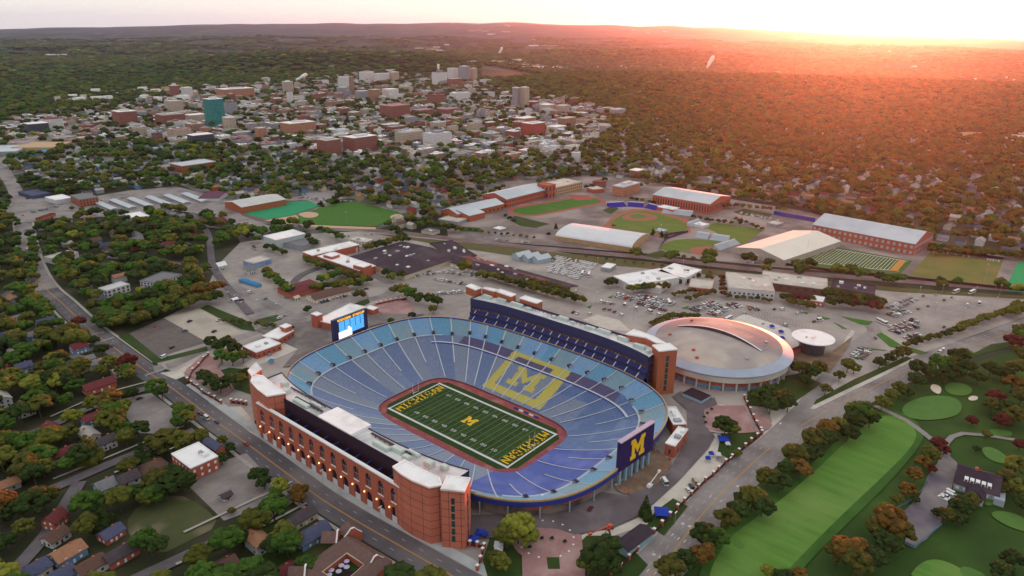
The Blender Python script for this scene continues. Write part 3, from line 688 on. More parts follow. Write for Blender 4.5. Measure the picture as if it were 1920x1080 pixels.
for k in range(NAI):
    j = int(NS*(k+.5)/NAI); i = int(.80*NR); a = Vector(rows[i][j])
    if a.x < -55 and abs(a.y) < 95: continue
    ss = .74 if abs(a.y) > 80 else .79
    i = int(ss*NR); a = Vector(rows[i][j]); b = Vector(rows[i+3][j]); d = (b-a).normalized(); n = Vector((-d.y, d.x))
    z0 = bowl_z(i/NR); mb = MB()
    def P(u, v, z): q = a+d*u+n*v; return (q.x, q.y, z)
    h = z0+2.2
    mb.face([P(0, -1, z0+.2), P(0, 1, z0+.2), P(0, 1, h), P(0, -1, h)], 1)
    mb.face([P(0, -1, h), P(0, 1, h), P(3.4, 1, h+.1), P(3.4, -1, h+.1)], 1)
    mb.face([P(0, -1.25, z0-.5), P(0, -1.25, h+.3), P(3.6, -1.25, h+.5), P(3.6, -1.25, z0)], 0)
    mb.face([P(0, 1.25, z0-.5), P(0, 1.25, h+.3), P(3.6, 1.25, h+.5), P(3.6, 1.25, z0)], 0)
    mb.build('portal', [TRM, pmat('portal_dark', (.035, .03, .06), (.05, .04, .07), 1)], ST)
# rim fascia, rail, back wall and columns
mb = MB(); ro = arcring(1.0, NS); ro2 = arcring(1.018, NS)
rs = [j for j in range(NS)]
run(mb, rs, ro2, ro2, 8.2, 11.2, 0); run(mb, rs, ro, ro, 10.9, 12.2, 0); run(mb, rs, ro, ro2, 12.2, 12.2, 1); run(mb, rs, ro2, ro2, 11.2, 12.2, 1)
run(mb, rs, ro2, arcring(.9, NS), 8.2, 7.2, 2)
mb.build('rim_fascia', [NAVL, pmat('rim_gold', (.42, .32, .16), (.34, .25, .12), .5), TRM], ST)
mb = MB(); bw = arcring(.965, NS)
run(mb, rs, bw, bw, -.2, 8.0, 0)
mb.build('back_wall', [pmat('under_stand_wall', (.30, .25, .21), (.16, .12, .11), .09, c3=(.07, .055, .06), scale3=.06, f3=.54)], ST)
rc = arcring(1.008, NS)
for k in range(46):
    j = int(NS*(k+.3)/46); x, y = rc[j]
    if y > -60 or (x > 40): continue
    MB().cyl(x, y, 0, 8.4, .45, n=8).build('column', pmat('pale_blue_steel', (.30, .36, .42), (.25, .3, .35), .5), ST)
mb = MB()
for j in rs:
    k = (j+1) % NS
    x, y = ro[j]
    if y < -70 and -72 < x < -8 and (j//5) % 4 == 0 and mb.f: mb.build('brick_infill', [BRS], ST); mb = MB()
    if y < -70 and -72 < x < -8 and (j//5) % 4 != 0:
        mb.face([(*arcring(.972, NS)[j], 4.6), (*arcring(.972, NS)[k], 4.6), (*arcring(.972, NS)[k], 7.4), (*arcring(.972, NS)[j], 7.4)], 0)
if mb.f: mb.build('brick_infill', [BRS], ST)
# ---- field
fb = MB(); inner = [ringpt(0, 2*math.pi*i/200) for i in range(200)]
fb.face([(x, y, FZ) for x, y in inner]); fb.build('sideline_band', pmat('red_sideline', (.30, .085, .09), (.22, .06, .07), .5, c3=(.36, .14, .13), scale3=.1, f3=.6), ST)
wall = MB(); wall.strip([(x, y, FZ) for x, y in inner], [(x, y, FZ+1.0) for x, y in inner], close=True); wall.build('field_wall', BRD and pmat('field_wall_brick', BRD, (.2, .05, .04), .8), ST)
TF = pmat('stadium_turf', (.030, .062, .013), (.022, .046, .010), .3, rough=.9)
TF2 = pmat('stadium_turf_stripe', (.036, .075, .016), (.027, .057, .013), .3, rough=.9)
fm = MB(); hx, hy = 31.0, 61.0; c_ = 9
fm.face([(-hx+c_, -hy, FZ+.01), (hx-c_, -hy, FZ+.01), (hx, -hy+c_, FZ+.01), (hx, hy-c_, FZ+.01), (hx-c_, hy, FZ+.01), (-hx+c_, hy, FZ+.01), (-hx, hy-c_, FZ+.01), (-hx, -hy+c_, FZ+.01)], 0)
for i in range(0, 10):
    if i % 2 == 0:
        y0 = -45.72+9.144*i; fm.face([(-24.4, y0, FZ+.02), (24.4, y0, FZ+.02), (24.4, y0+9.144, FZ+.02), (-24.4, y0+9.144, FZ+.02)], 1)
FIELD = fm.build('playing_turf', [TF, TF2], ST)
WL = pmat('field_white', (.62, .64, .66), (.5, .53, .55), .5); lm = MB(); z = FZ+.04
def rect(mb, x0, y0, x1, y1, z, m=0): mb.face([(x0, y0, z), (x1, y0, z), (x1, y1, z), (x0, y1, z)], m)
W2, L2 = 24.4, 54.86
rect(lm, -W2-1.8, -L2-1.8, -W2, L2+1.8, z); rect(lm, W2, -L2-1.8, W2+1.8, L2+1.8, z)
rect(lm, -W2, -L2-1.5, W2, -L2-.3, z); rect(lm, -W2, L2+.3, W2, L2+1.5, z)
lm.build('boundary_line', WL, ST)
lm = MB()
THN = pmat('thin_line_white', (.26, .33, .27), (.2, .27, .2), .5)
for i in range(21): y = -45.72+4.572*i; rect(lm, -W2, y-.11, W2, y+.11, z)
for i in range(101):
    y = -45.72+.9144*i
    for x in (-6.1, 6.1, -23.6, 23.6): rect(lm, x-.3, y-.06, x+.3, y+.06, z)
lm.build('yard_lines', THN, ST)
# stroke lettering used wherever the photograph shows words
STK = {'M': [[(0, 0), (0, 1)], [(0, 1), (.5, .35)], [(.5, .35), (1, 1)], [(1, 1), (1, 0)]], 'I': [[(.5, 0), (.5, 1)], [(.2, 0), (.8, 0)], [(.2, 1), (.8, 1)]],
       'C': [[(1, .85), (.8, 1)], [(.8, 1), (.2, 1)], [(.2, 1), (0, .8)], [(0, .8), (0, .2)], [(0, .2), (.2, 0)], [(.2, 0), (.8, 0)], [(.8, 0), (1, .15)]],
       'H': [[(0, 0), (0, 1)], [(1, 0), (1, 1)], [(0, .5), (1, .5)]], 'G': [[(1, .85), (.8, 1)], [(.8, 1), (.2, 1)], [(.2, 1), (0, .8)], [(0, .8), (0, .2)], [(0, .2), (.2, 0)], [(.2, 0), (1, 0)], [(1, 0), (1, .45)], [(1, .45), (.6, .45)]],
       'A': [[(0, 0), (.4, 1)], [(.4, 1), (.6, 1)], [(.6, 1), (1, 0)], [(.15, .35), (.85, .35)]], 'N': [[(0, 0), (0, 1)], [(0, 1), (1, 0)], [(1, 0), (1, 1)]],
       'S': [[(1, .85), (.8, 1)], [(.8, 1), (.1, .95)], [(.1, .95), (.05, .6)], [(.05, .6), (.95, .4)], [(.95, .4), (.95, .05)], [(.95, .05), (.2, 0)], [(.2, 0), (0, .15)]],
       'T': [[(0, 1), (1, 1)], [(.5, 1), (.5, 0)]], 'D': [[(0, 0), (0, 1)], [(0, 1), (.7, 1)], [(.7, 1), (1, .75)], [(1, .75), (1, .25)], [(1, .25), (.7, 0)], [(.7, 0), (0, 0)]], 'U': [[(0, 1), (0, .15)], [(0, .15), (.2, 0)], [(.2, 0), (.8, 0)], [(.8, 0), (1, .15)], [(1, .15), (1, 1)]],
       '0': [[(0, 0), (0, 1)], [(0, 1), (1, 1)], [(1, 1), (1, 0)], [(1, 0), (0, 0)]], '1': [[(.5, 0), (.5, 1)], [(.2, 0), (.8, 0)]], '2': [[(0, 1), (1, 1)], [(1, 1), (1, .5)], [(1, .5), (0, .5)], [(0, .5), (0, 0)], [(0, 0), (1, 0)]],
       '3': [[(0, 1), (1, 1)], [(1, 1), (1, 0)], [(0, .5), (1, .5)], [(0, 0), (1, 0)]], '4': [[(0, 1), (0, .5)], [(0, .5), (1, .5)], [(1, 1), (1, 0)]], '5': [[(1, 1), (0, 1)], [(0, 1), (0, .5)], [(0, .5), (1, .5)], [(1, .5), (1, 0)], [(1, 0), (0, 0)]]}
def letters(mb, word, o, u, v, lw, lh, gap, th, m=0):
    """strokes of a word from origin o along unit vectors u (reading) and v (up)"""
    o = Vector(o); u = Vector(u); v = Vector(v); x = 0
    for ch in word:
        if ch != ' ':
            for (a, b) in STK[ch]:
                p = o+u*(x+a[0]*lw)+v*(a[1]*lh); q = o+u*(x+b[0]*lw)+v*(b[1]*lh); d = (q-p).normalized(); nn = u.cross(v); n = d.cross(nn).normalized()*th/2; e = d*th/2
                mb.face([p-n-e, q-n+e, q+n+e, p+n-e], m)
        x += lw+gap
    return mb
em = MB()
def wid(n, lw, gap): return n*lw+(n-1)*gap
lw, gp, lh = 4.0, 1.75, 6.6
w = wid(8, lw, gp)
letters(em, 'MICHIGAN', (-w/2, 46.9, z+.02), (1, 0, 0), (0, 1, 0), lw, lh, gp, 1.15)
em.build('end_zone_lettering', YEL, ST); em = MB()
letters(em, 'MICHIGAN', (w/2, -46.9, z+.02), (-1, 0, 0), (0, -1, 0), lw, lh, gp, 1.15)
em.build('end_zone_lettering', YEL, ST)
em = MB(); em.face([(-5.2+10.4*u, -4+8*v, z+.02) for u, v in [(p[1], 1-p[0]) for p in MBLK]]); 
em = MB(); em.face([(-4.6+9.2*p[1], 4.8-9.6*p[0], z+.03) for p in MBLK]); em.build('midfield_emblem', YEL, ST)
nm = MB()
for i, wd in enumerate(['10', '20', '30', '40', '50', '40', '30', '20', '10']):
    y = -45.72+9.144*(i+1)
    for sx in (1, -1):
        nm = MB()
        # numbers read from the nearer sideline
        letters(nm, wd, (sx*17.2, y-1.9*sx*-1*-1, z+.02), (0, sx, 0), (-sx, 0, 0), 1.3, 1.9, 1.2, .5); nm.build('yard_number', WL, ST)
for sy in (1, -1):
    gpst = thing('goal_post', f'white goal post on the {"far left" if sy > 0 else "near right"} end line of the football field', 'goal post', (0, sy*57.2, FZ+.05), 0, 'goal posts')
    MB().tube((0, 0, 0), (0, 0, 2.2), .16).tube((0, 0, 2.2), (0, -sy*2.2, 3.0), .14).build('base_post', WP, gpst)
    MB().tube((-2.82, -sy*2.2, 3.05), (2.82, -sy*2.2, 3.05), .12).build('crossbar', WP, gpst)
    for sx in (-2.82, 2.82): MB().tube((sx, -sy*2.2, 3.05), (sx, -sy*2.2, 12.1), .12).build('upright', WP, gpst)
# benches and boards on the sidelines
for i in range(5):
    y = -34+i*4.6; bench = MB().box(33.2, y, FZ+.05, 33.9, y+3.6, FZ+.55).box(33.9, y, FZ+.5, 34.05, y+3.6, FZ+1.1).build('team_bench', [WP if i % 2 else NAVL])
    tag(bench, f'{"white" if i % 2 else "blue"} bench on the far sideline of the football field, {ORD[i].replace("closest","from the right") if i else "rightmost"}', 'bench', 'sideline benches')
# ---- side buildings
GLO = pmat('lit_suite_window', (.16, .08, .045), (.03, .03, .05), .9, rough=.25, c3=(.32, .17, .07), scale3=.35, f3=.58)
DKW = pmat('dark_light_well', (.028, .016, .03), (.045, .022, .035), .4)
CSEAT = pmat('navy_club_seat', (.03, .04, .15), (.045, .055, .20), .7)
def side(sign, y0, y1, back, name):
    root = ST
    P = [ringpt(1.0, 2*math.pi*i/1440) for i in range(1440)]
    P = [p for p in P if p[0]*sign > 40 and y0 <= p[1] <= y1]; P.sort(key=lambda p: p[1]); P = P[::4]
    N_ = []
    for i, p in enumerate(P):
        a = Vector(P[max(0, i-1)]); b = Vector(P[min(len(P)-1, i+1)]); d = (b-a).normalized(); n = Vector((d.y, -d.x))
        if n.x*sign < 0: n = -n
        N_.append(n)
    def line(off, z): return [(p[0]+n.x*off, p[1]+n.y*off*.3, z) for p, n in zip(P, N_)]
    def sw(name, prof, mats, mi):
        mb = MB()
        for (a, b, m) in zip(prof, prof[1:], mi): mb.strip(line(*a), line(*b), m)
        return mb.build(name, mats, root)
    sw('suite_rail', [(-.3, 10.6), (-.3, 12.0), (-.1, 12.5), (.3, 12.5)], [NAVL, pmat('maize_rail', (.34, .25, .07), (.28, .2, .05), .6)], [0, 1, 1])
    sw('club_seating', [(.3, 11.6), (1.3, 11.6), (1.3, 12.4), (2.3, 12.4), (2.3, 13.2), (3.3, 13.2), (3.3, 14), (4.2, 14), (4.2, 16.6)], [CSEAT, NAVY], [0, 0, 0, 0, 0, 0, 0, 1])
    sw('club_seating', [(4.2, 16.6), (3.6, 16.6), (3.6, 17.4), (4.6, 17.4), (4.6, 18.3), (5.6, 18.3), (5.6, 19.1), (6.6, 19.1)], [CSEAT, NAVY], [1, 1, 0, 0, 0, 0, 0])
    sw('suite_window', [(6.6, 19.1), (6.9, 21.3)], [GLO], [0])
    sw('navy_fascia', [(6.9, 21.3), (5.6, 21.3), (5.2, 24.0), (5.2, 29.6), (5.6, 29.6), (5.6, 28.9)], [NAVY], [0, 0, 0, 0, 0])
    # roof deck
    mb = MB(); f = line(5.6, 28.9); bk = [(sign*back, p[1], 28.9) for p in f]; mb.strip(f, bk, 0)
    mb.build('roof_deck', pmat('roof_deck_grey', (.52, .53, .54), (.36, .36, .37), .25, c3=(.68, .69, .7), scale3=.06, f3=.5), root)
    mb = MB(); n0 = f[0][1]; n1 = f[-1][1]
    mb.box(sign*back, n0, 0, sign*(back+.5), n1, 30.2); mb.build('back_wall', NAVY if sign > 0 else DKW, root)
    for (pp, yy) in ((P[0], n0), (P[-1], n1)):
        x0 = (abs(f[0][0]) if yy == n0 else abs(f[-1][0]))
        if yy == n0:
            for zb in (8, 13.5, 19, 24.5): MB().box(sign*x0, yy-.3, zb, sign*back, yy+.3, zb+3.2).build('end_panel', NAVY, root)
            MB().box(sign*(x0+.5), yy+.4, 0, sign*back, yy+.8, 28).build('end_glass', GLO, root)
        else: MB().box(sign*x0, yy-.3, 0, sign*back, yy+.3, 29.6).build('end_panel', NAVY, root)
    # stairs in the club seats
    if sign > 0:
        for q in range(3, len(P)-2, max(1, len(P)//17)):
            p, n = P[q], N_[q]
            for (o0, zz0, o1, zz1) in ((.2, 12.3, 4.1, 14.6), (3.5, 17.5, 6.4, 19.5)):
                mb = MB(); a = (p[0]+n.x*o0, p[1]+n.y*o0*.3); b = (p[0]+n.x*o1, p[1]+n.y*o1*.3)
                mb.face([(a[0], a[1]-.4, zz0+.25), (b[0], b[1]-.4, zz1+.25), (b[0], b[1]+.4, zz1+.25), (a[0], a[1]+.4, zz0+.25)]); mb.build('club_stair', AISL, root)
    return P, N_
side(1, -86, 84, 109, 'east'); side(-1, -84, 84, 109.3, 'west')
def block(name, poly, z0, z1, wall=BRK, cap=1.0, root=ST, roof=W_):
    cx = sum(p[0] for p in poly)/len(poly); cy = sum(p[1] for p in poly)/len(poly)
    MB().prism(poly, z0, z1).build(name, wall, root)
    q = [(cx+(p[0]-cx)*1.02, cy+(p[1]-cy)*1.02) for p in poly]
    mb = MB().prism(q, z1+.004, z1+.35)
    r_ = [(cx+(p[0]-cx)*.93, cy+(p[1]-cy)*.93) for p in poly]
    n = len(poly)
    for i in range(n):
        j = (i+1) % n; a, b, c, d = q[i], q[j], r_[j], r_[i]
        mb.face([(*a, z1+.9), (*b, z1+.9), (*c, z1+.9), (*d, z1+.9)]); mb.face([(*a, z1+.35), (*b, z1+.35), (*b, z1+.9), (*a, z1+.9)]); mb.face([(*c, z1+.35), (*d, z1+.35), (*d, z1+.9), (*c, z1+.9)])
    mb.build('parapet_roof', roof, root)
# brick blocks, street side
block('brick_block', [(-108, 87), (-114.4, 79), (-117, 67), (-118, 55), (-108.5, 50), (-107, 66), (-105, 80)], 0, 33)
block('stair_tower', [(-98.5, 99), (-108.5, 92), (-110.5, 84.5), (-101, 88)], 0, 34)
block('brick_block', [(-117.6, -58), (-119, -66), (-119, -74), (-117.4, -84), (-112, -87.5), (-108.6, -82), (-109.5, -70), (-109.5, -58)], 0, 33.2)
block('stair_tower', [(-115.2, -89.8), (-109, -99.6), (-99.4, -94.4), (-105.6, -84.6)], 0, 33.6)
MB().box(-112.5, -90, 0, -107, -82, 30).build('glass_slot', pmat('teal_glass', (.02, .09, .085), (.015, .03, .035), .35, rough=.12), ST)
# strip windows of the stair tower
for (ax, ay, bx, by, zs) in ((-115.2, -89.8, -109, -99.6, 1), (-109, -99.6, -99.4, -94.4, 1)):
    for zc_ in range(6):
        a = Vector((ax, ay)); b = Vector((bx, by)); d = (b-a).normalized(); n = Vector((d.y, -d.x)); c = a.lerp(b, .5)
        if n.y > 0: n = -n
        p = c-d*.9+n*.06; q = c+d*.9+n*.06; z0 = 4+zc_*4.4
        MB().face([(p.x, p.y, z0), (q.x, q.y, z0), (q.x, q.y, z0+3.6), (p.x, p.y, z0+3.6)]).build('window', MATS['teal_glass'], ST)
# the street front arcade wall: a real wall with arched openings
def arch_wall(x, ya, yb, H, n, th):
    """x plane wall from ya to yb with an upper row of arched windows and a lower row of arches; returns bays"""
    mb = MB(); bay = (ya-yb)/n; out = []
    for k in range(n):
        yc = ya-bay*(k+.5); hb = bay/2
        out.append(yc)
        for xx, sgn in ((x, 1), (x+th, -1)):
            for (zb, zt, w, zs) in ((0, 9.8, 2.5, 6.4), (12.9, 21.2, 2.1, 18.4)):
                # pieces around an arched opening between z=lo and z=hi
                lo, hi = (0, 12.2) if zb == 0 else (12.2, H)
                arc = [(yc+w*math.cos(math.pi*i/10), zs+ (zt-zs)*math.sin(math.pi*i/10)) for i in range(11)]
                L = [(yc+hb, lo), (yc+hb, hi)]
                mb.face([(xx, yc+hb, lo), (xx, yc+w, max(lo, zb)), (xx, yc+w, zs), (xx, yc+hb, zs)])
                mb.face([(xx, yc-hb, lo), (xx, yc-hb, zs), (xx, yc-w, zs), (xx, yc-w, max(lo, zb))])
                if zb > lo: mb.face([(xx, yc+hb, lo), (xx, yc-hb, lo), (xx, yc-w, zb), (xx, yc+w, zb)])
                for i in range(10):
                    (y0_, z0_), (y1_, z1_) = arc[i], arc[i+1]
                    t0 = yc+hb*(1-2*i/10); t1 = yc+hb*(1-2*(i+1)/10)
                    if i == 0: mb.face([(xx, yc+hb, zs), (xx, y0_, z0_), (xx, y1_, z1_), (xx, t1, hi), (xx, yc+hb, hi)])
                    elif i == 9: mb.face([(xx, t0, hi), (xx, y0_, z0_), (xx, y1_, z1_), (xx, yc-hb, zs), (xx, yc-hb, hi)])
                    else: mb.face([(xx, t0, hi), (xx, y0_, z0_), (xx, y1_, z1_), (xx, t1, hi)])
                if sgn == 1:
                    full = [(yc+w, zb)]+arc+[(yc-w, zb)]
                    for (p, q) in zip(full, full[1:]): mb.face([(xx, *p), (xx, *q), (xx+th, *q), (xx+th, *p)])
                    if zb > 0: mb.face([(xx, yc+w, zb), (xx, yc-w, zb), (xx+th, yc-w, zb), (xx+th, yc+w, zb)])
    mb.face([(x, ya, H), (x, yb, H), (x+th, yb, H), (x+th, ya, H)])
    mb.face([(x, ya, 0), (x, ya, H), (x+th, ya, H), (x+th, ya, 0)]); mb.face([(x, yb, 0), (x, yb, H), (x+th, yb, H), (x+th, yb, 0)])
    return mb, out
WX, WYA, WYB = -118.2, 68.0, -63.0
mb, ycs = arch_wall(WX, WYA, WYB, 24, 13, 1.2)
mb.build('arcade_wall', BRS, ST)
MB().box(WX-.3, WYB-.2, 24.01, WX+1.6, WYA+.2, 24.8).build('coping', WP, ST)
MB().box(WX-.25, WYB, 0, WX-.02, WYA, .9).build('plinth', pmat('plinth_brick', (.2, .055, .045), (.16, .045, .04), 1), ST) if 0 else None
lampm = pmat('lamp_globe', (1, .55, .2), (1, .5, .18), 1, emit=.9)
for yc in ycs:
    MB().box(WX-.12, yc-2.3, 12.1, WX+.2, yc+2.3, 12.85).build('window_sill', WP, ST)
    f = MB()
    f.box(WX+.5, yc-.1, 12.95, WX+.62, yc+.1, 20.8).box(WX+.5, yc-2.05, 16.4, WX+.6, yc+2.05, 16.65)
    f.box(WX+.7, yc-2.05, 12.95, WX+.75, yc+2.05, 16.4, 1)
    f.box(WX+.45, yc-2.05, 17.6, WX+.75, yc+2.05, 18.8, 2)
    f.build('window', [TRM, pmat('amber_glass', (.14, .09, .07), (.07, .05, .06), .8, rough=.2), NAVY], ST)
    MB().box(WX+.35, yc-2.4, 0.1, WX+.5, yc+2.4, 3.8).build('gate', pmat('white_gate', (.62, .64, .66), (.5, .52, .54), .8), ST)
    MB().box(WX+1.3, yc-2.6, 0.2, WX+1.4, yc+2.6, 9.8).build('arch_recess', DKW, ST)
    lm = MB().cyl(WX-.45, yc+3.3, 8.2, 8.9, .34, .34, 8); lm.build('wall_lamp', lampm, ST)
# light well, beams
for k in range(14):
    y = WYA-4-k*(WYA-WYB-8)/13
    MB().box(WX+1.2, y-.45, 20.6, -109.3, y+.45, 21.6).build('bridge_beam', pmat('blue_steel_beam', (.03, .05, .22), (.02, .035, .15), .5), ST)
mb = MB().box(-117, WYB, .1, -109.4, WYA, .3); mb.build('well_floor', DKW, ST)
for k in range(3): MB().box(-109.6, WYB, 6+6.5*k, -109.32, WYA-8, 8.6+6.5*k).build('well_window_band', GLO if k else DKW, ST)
MB().box(-109.5, -14, 28.95, -95.6, 16.5, 31.0).build('press_box_roof', W_, ST)
# roof plant, west and east
EQ = pmat('roof_plant_metal', (.50, .60, .58), (.40, .49, .47), .5, rough=.5)
for (x, y, w, l, h) in [(-106, 38, 3, 14, 1.6), (-101, 30, 2, 10, 1.2), (-105, -34, 3, 12, 1.8), (-102, -44, 3, 8, 2.2), (-98, -52, 2.4, 9, 1.2), (-104, 58, 4, 6, 2.2), (-99, 66, 4, 4, 2.4), (-100, -66, 4, 5, 2.6), (-97, -74, 3, 4, 2.2), (-103, -52, 3, 5, 1.4),
                        (101, 74, 3, 9, 2.4), (103, 60, 3, 9, 2.2), (103.5, 44, 3, 12, 2.4), (104, 32, 2.6, 5, 1.4), (103, 6, 3, 3, 1.6), (105, -2, 3, 9, 2.2), (103, -12, 2.5, 3, 1.8), (104, -28, 2.4, 9, 1.8), (104, -40, 3, 11, 2.4), (102, -58, 3, 9, 2.4), (98, -74, 3.4, 9, 2.6), (96, -82, 3, 3, 1.4)]:
    MB().box(x-w/2, y-l/2, 28.95, x+w/2, y+l/2, 28.95+h).box(x-w/2+.3, y-l/2+.5, 28.95+h, x+w/2-.3, y+l/2-.5, 29.3+h).build('roof_unit', EQ, ST)
for (x0, y0, x1, y1, z) in [(-104.5, 20, -103, 47, 29.9), (-101, -52, -99.5, -20, 29.9), (-99, 24, -98, 60, 29.7), (105.5, -70, 106.3, 60, 30.0)]:
    mb = MB(); mb.box(x0, y0, z, x1, y1, z+.3)
    for y in range(int(y0), int(y1), 4): mb.box(x0, y, 28.95, x0+.3, y+.3, z)
    mb.build('cable_tray', pmat('dark_tray', (.05, .035, .04), (.08, .05, .05), 1), ST)
# brick heads on the east roof
block('brick_penthouse', [(97, 84), (104.5, 84), (106, 97), (99, 97)], 28, 34.5, BRO)
block('brick_penthouse', [(105.5, 70), (111, 70), (108.5, 83), (104.5, 83)], 28, 34.3, BRO)
block('brick_penthouse', [(105.5, 52), (112, 52), (113, 70), (106.5, 70)], 27, 34.3, BRO)
block('brick_penthouse', [(109.4, 28), (117, 28), (117, 46), (109.4, 46)], 0, 33.2, BRO)
block('brick_penthouse', [(102.5, -60), (114, -60), (112, -78), (107, -90), (103.4, -84), (106.5, -74)], 0, 33.8, BRS)
block('stair_tower', [(92.2, -92.5), (103.4, -100.5), (109, -91.5), (98, -84)], 0, 33.8, BRO)
for zc_ in range(6):
    a = Vector((92.2, -92.5)); b = Vector((103.4, -100.5)); d = (b-a).normalized(); n = Vector((d.y, -d.x)); c = a.lerp(b, .5)
    if n.y > 0: n = -n
    p = c-d*1.1+n*.06; q = c+d*1.1+n*.06; z0 = 3+zc_*4.6
    MB().face([(p.x, p.y, z0), (q.x, q.y, z0), (q.x, q.y, z0+3.9), (p.x, p.y, z0+3.9)]).build('window', MATS['teal_glass'], ST)
occupy([(-122, -105), (-100, -105), (-95, 100), (-122, 95)], 2); occupy([(90, -104), (120, -104), (120, 100), (95, 100)], 2)
# ---- scoreboards (things of their own, standing behind the stands)
def board(name, label, a, b, z0, z1, th, face, seen_from_south):
    a = Vector(a); b = Vector(b); L = (b-a).length; ang = math.atan2(b.y-a.y, b.x-a.x); c = (a+b)/2
    r = thing(name, label, 'scoreboard', (c.x, c.y, 0), ang)
    return r, L
SB, Ls = board('scoreboard', 'dark navy scoreboard back with a big yellow M on pale blue posts', (-16.4, -128.6), (15.4, -131.4), 10, 29, 2.5, None, True)
MB().box(-Ls/2, -1.3, 10.2, Ls/2, 1.3, 28.6).build('panel', pmat('scoreboard_navy', (.028, .016, .085), (.034, .02, .10), .4), SB)
MB().box(-Ls/2-.2, -1.5, 28.6, Ls/2+.2, 1.5, 29.2).build('cap', pmat('lavender_cap', (.50, .40, .52), (.42, .34, .44), .4), SB)
em = MB(); fr = []
mw, mh = 13.5, 13.0
pts = [(-mw/2+mw*p[0]+.3, 13.0+mh*p[1]) for p in MBLK]
em.face([(x, -1.42, zz_) for x, zz_ in pts]); 
for (p, q) in zip(pts, pts[1:]+pts[:1]): em.face([(p[0], -1.42, p[1]), (q[0], -1.42, q[1]), (q[0], -1.3, q[1]), (p[0], -1.3, p[1])])
em.build('emblem', pmat('maize_emblem', (.80, .50, .02), (.74, .45, .02), .5), SB)
PB = pmat('pale_blue_post', (.26, .42, .54), (.21, .35, .46), .5)
for k in range(6):
    x = -Ls/2+2+k*(Ls-4)/5; p_ = MB().box(x-.75, -.75, .6, x+.75, .75, 10.2).build('post', PB, SB); MB().box(x-1.6, -1.6, .1, x+1.6, 1.6, .7).build('footing', WP, p_)
NB, Ln = board('scoreboard', 'lit video scoreboard with blue screen rising behind the far left stands', (-11.5, 136.5), (23.5, 138), 9, 27, 2.5, None, True)
MB().box(-Ln/2, -1.3, 8.5, Ln/2, 1.3, 26.5).build('panel', NAVY, NB)
for k in range(6):
    x = -Ln/2+2+k*(Ln-4)/5; MB().box(x-.5, -.6, 0, x+.5, .6, 8.5).build('post', NAVY, NB)
scr = MB(); scr.face([(-12, -1.45, 11.6), (13.4, -1.45, 11.6), (13.4, -1.45, 23.4), (-12, -1.45, 23.4)], 0)
scr.face([(-12.8, -1.47, 9.3), (0.6, -1.47, 9.3), (.6, -1.47, 15.2), (-.9, -1.47, 15.2), (-.9, -1.47, 17.2), (-3.2, -1.47, 17.2), (-3.2, -1.47, 15), (-12.8, -1.47, 15)], 1)
for x in (-6.6, -1.2, 4.2, 9.4): scr.face([(x, -1.46, 16), (x+.7, -1.46, 16), (x+.7, -1.46, 23), (x, -1.46, 23)], 2)
scr.build('screen', [pmat('screen_blue', (.10, .42, .80), (.05, .25, .65), .9, emit=.25), pmat('screen_white', (.9, .92, .95), (.8, .82, .86), .6, emit=.35), pmat('screen_navy', (.02, .08, .3), (.02, .06, .25), .6, emit=.2)], NB)
tx = MB(); lw_, gp_ = 1.25, .45; wd = wid(16, lw_, gp_); letters(tx, 'MICHIGAN STADIUM', (-wd/2+.6, -1.45, 24.2), (1, 0, 0), (0, 0, 1), lw_, 1.5, gp_, .42); tx.build('lettering', pmat('amber_letters', (.9, .5, .06), (.8, .42, .05), 1, emit=.3), NB)
# ------------------------------------------------------------------ generic buildings
def frame3(p0, p1, p2, h):
    a = Vector(g(*p0, h)); b = Vector(g(*p1, h)); c = Vector(g(*p2, h)); u = (b-a); L = u.length; u /= L; v = Vector((-u.y, u.x)); W = (c-b).dot(v)
    ctr = (a+b)/2+v*W/2
    if W < 0: pass
    return ctr, math.atan2(u.y, u.x), L, abs(W)
def roofgeo(style, L, W, h, rh, ov=.5):
    """roof solids in the local frame, ridge along x"""
    mb = MB(); t = .35
    X, Y = L/2+ov, W/2+ov
    if style == 'gable':
        sl = rh/(W/2); e = h-ov*sl; 
        for s in (1, -1):
            mb.face([(-X, s*Y, e), (X, s*Y, e), (X, 0, h+rh), (-X, 0, h+rh)]); mb.face([(-X, s*Y, e+t), (X, s*Y, e+t), (X, 0, h+rh+t), (-X, 0, h+rh+t)])
            mb.face([(-X, s*Y, e), (X, s*Y, e), (X, s*Y, e+t), (-X, s*Y, e+t)])
            for x in (-X, X): mb.face([(x, s*Y, e), (x, 0, h+rh), (x, 0, h+rh+t), (x, s*Y, e+t)])
    elif style == 'hip':
        r = max(.3, X-Y)
        A = [(-X, -Y, h), (X, -Y, h), (X, Y, h), (-X, Y, h)]; p = (-r, 0, h+rh); q = (r, 0, h+rh)
        mb.face([A[0], A[1], q, p]); mb.face([A[2], A[3], p, q]); mb.face([A[1], A[2], q]); mb.face([A[3], A[0], p]); mb.face(A[::-1])
    elif style == 'arch':
        n = 12; pr = [(Y*math.cos(math.pi*i/n), h+rh*math.sin(math.pi*i/n)) for i in range(n+1)]
        for (a, b), (c, d) in zip(pr, pr[1:]):
            mb.face([(-X, a, b), (X, a, b), (X, c, d), (-X, c, d)]); mb.face([(-X, a*.96, b-.4), (-X, a, b), (-X, c, d), (-X, c*.96, d-.4)]); mb.face([(X, a*.96, b-.4), (X, a, b), (X, c, d), (X, c*.96, d-.4)])
    return mb
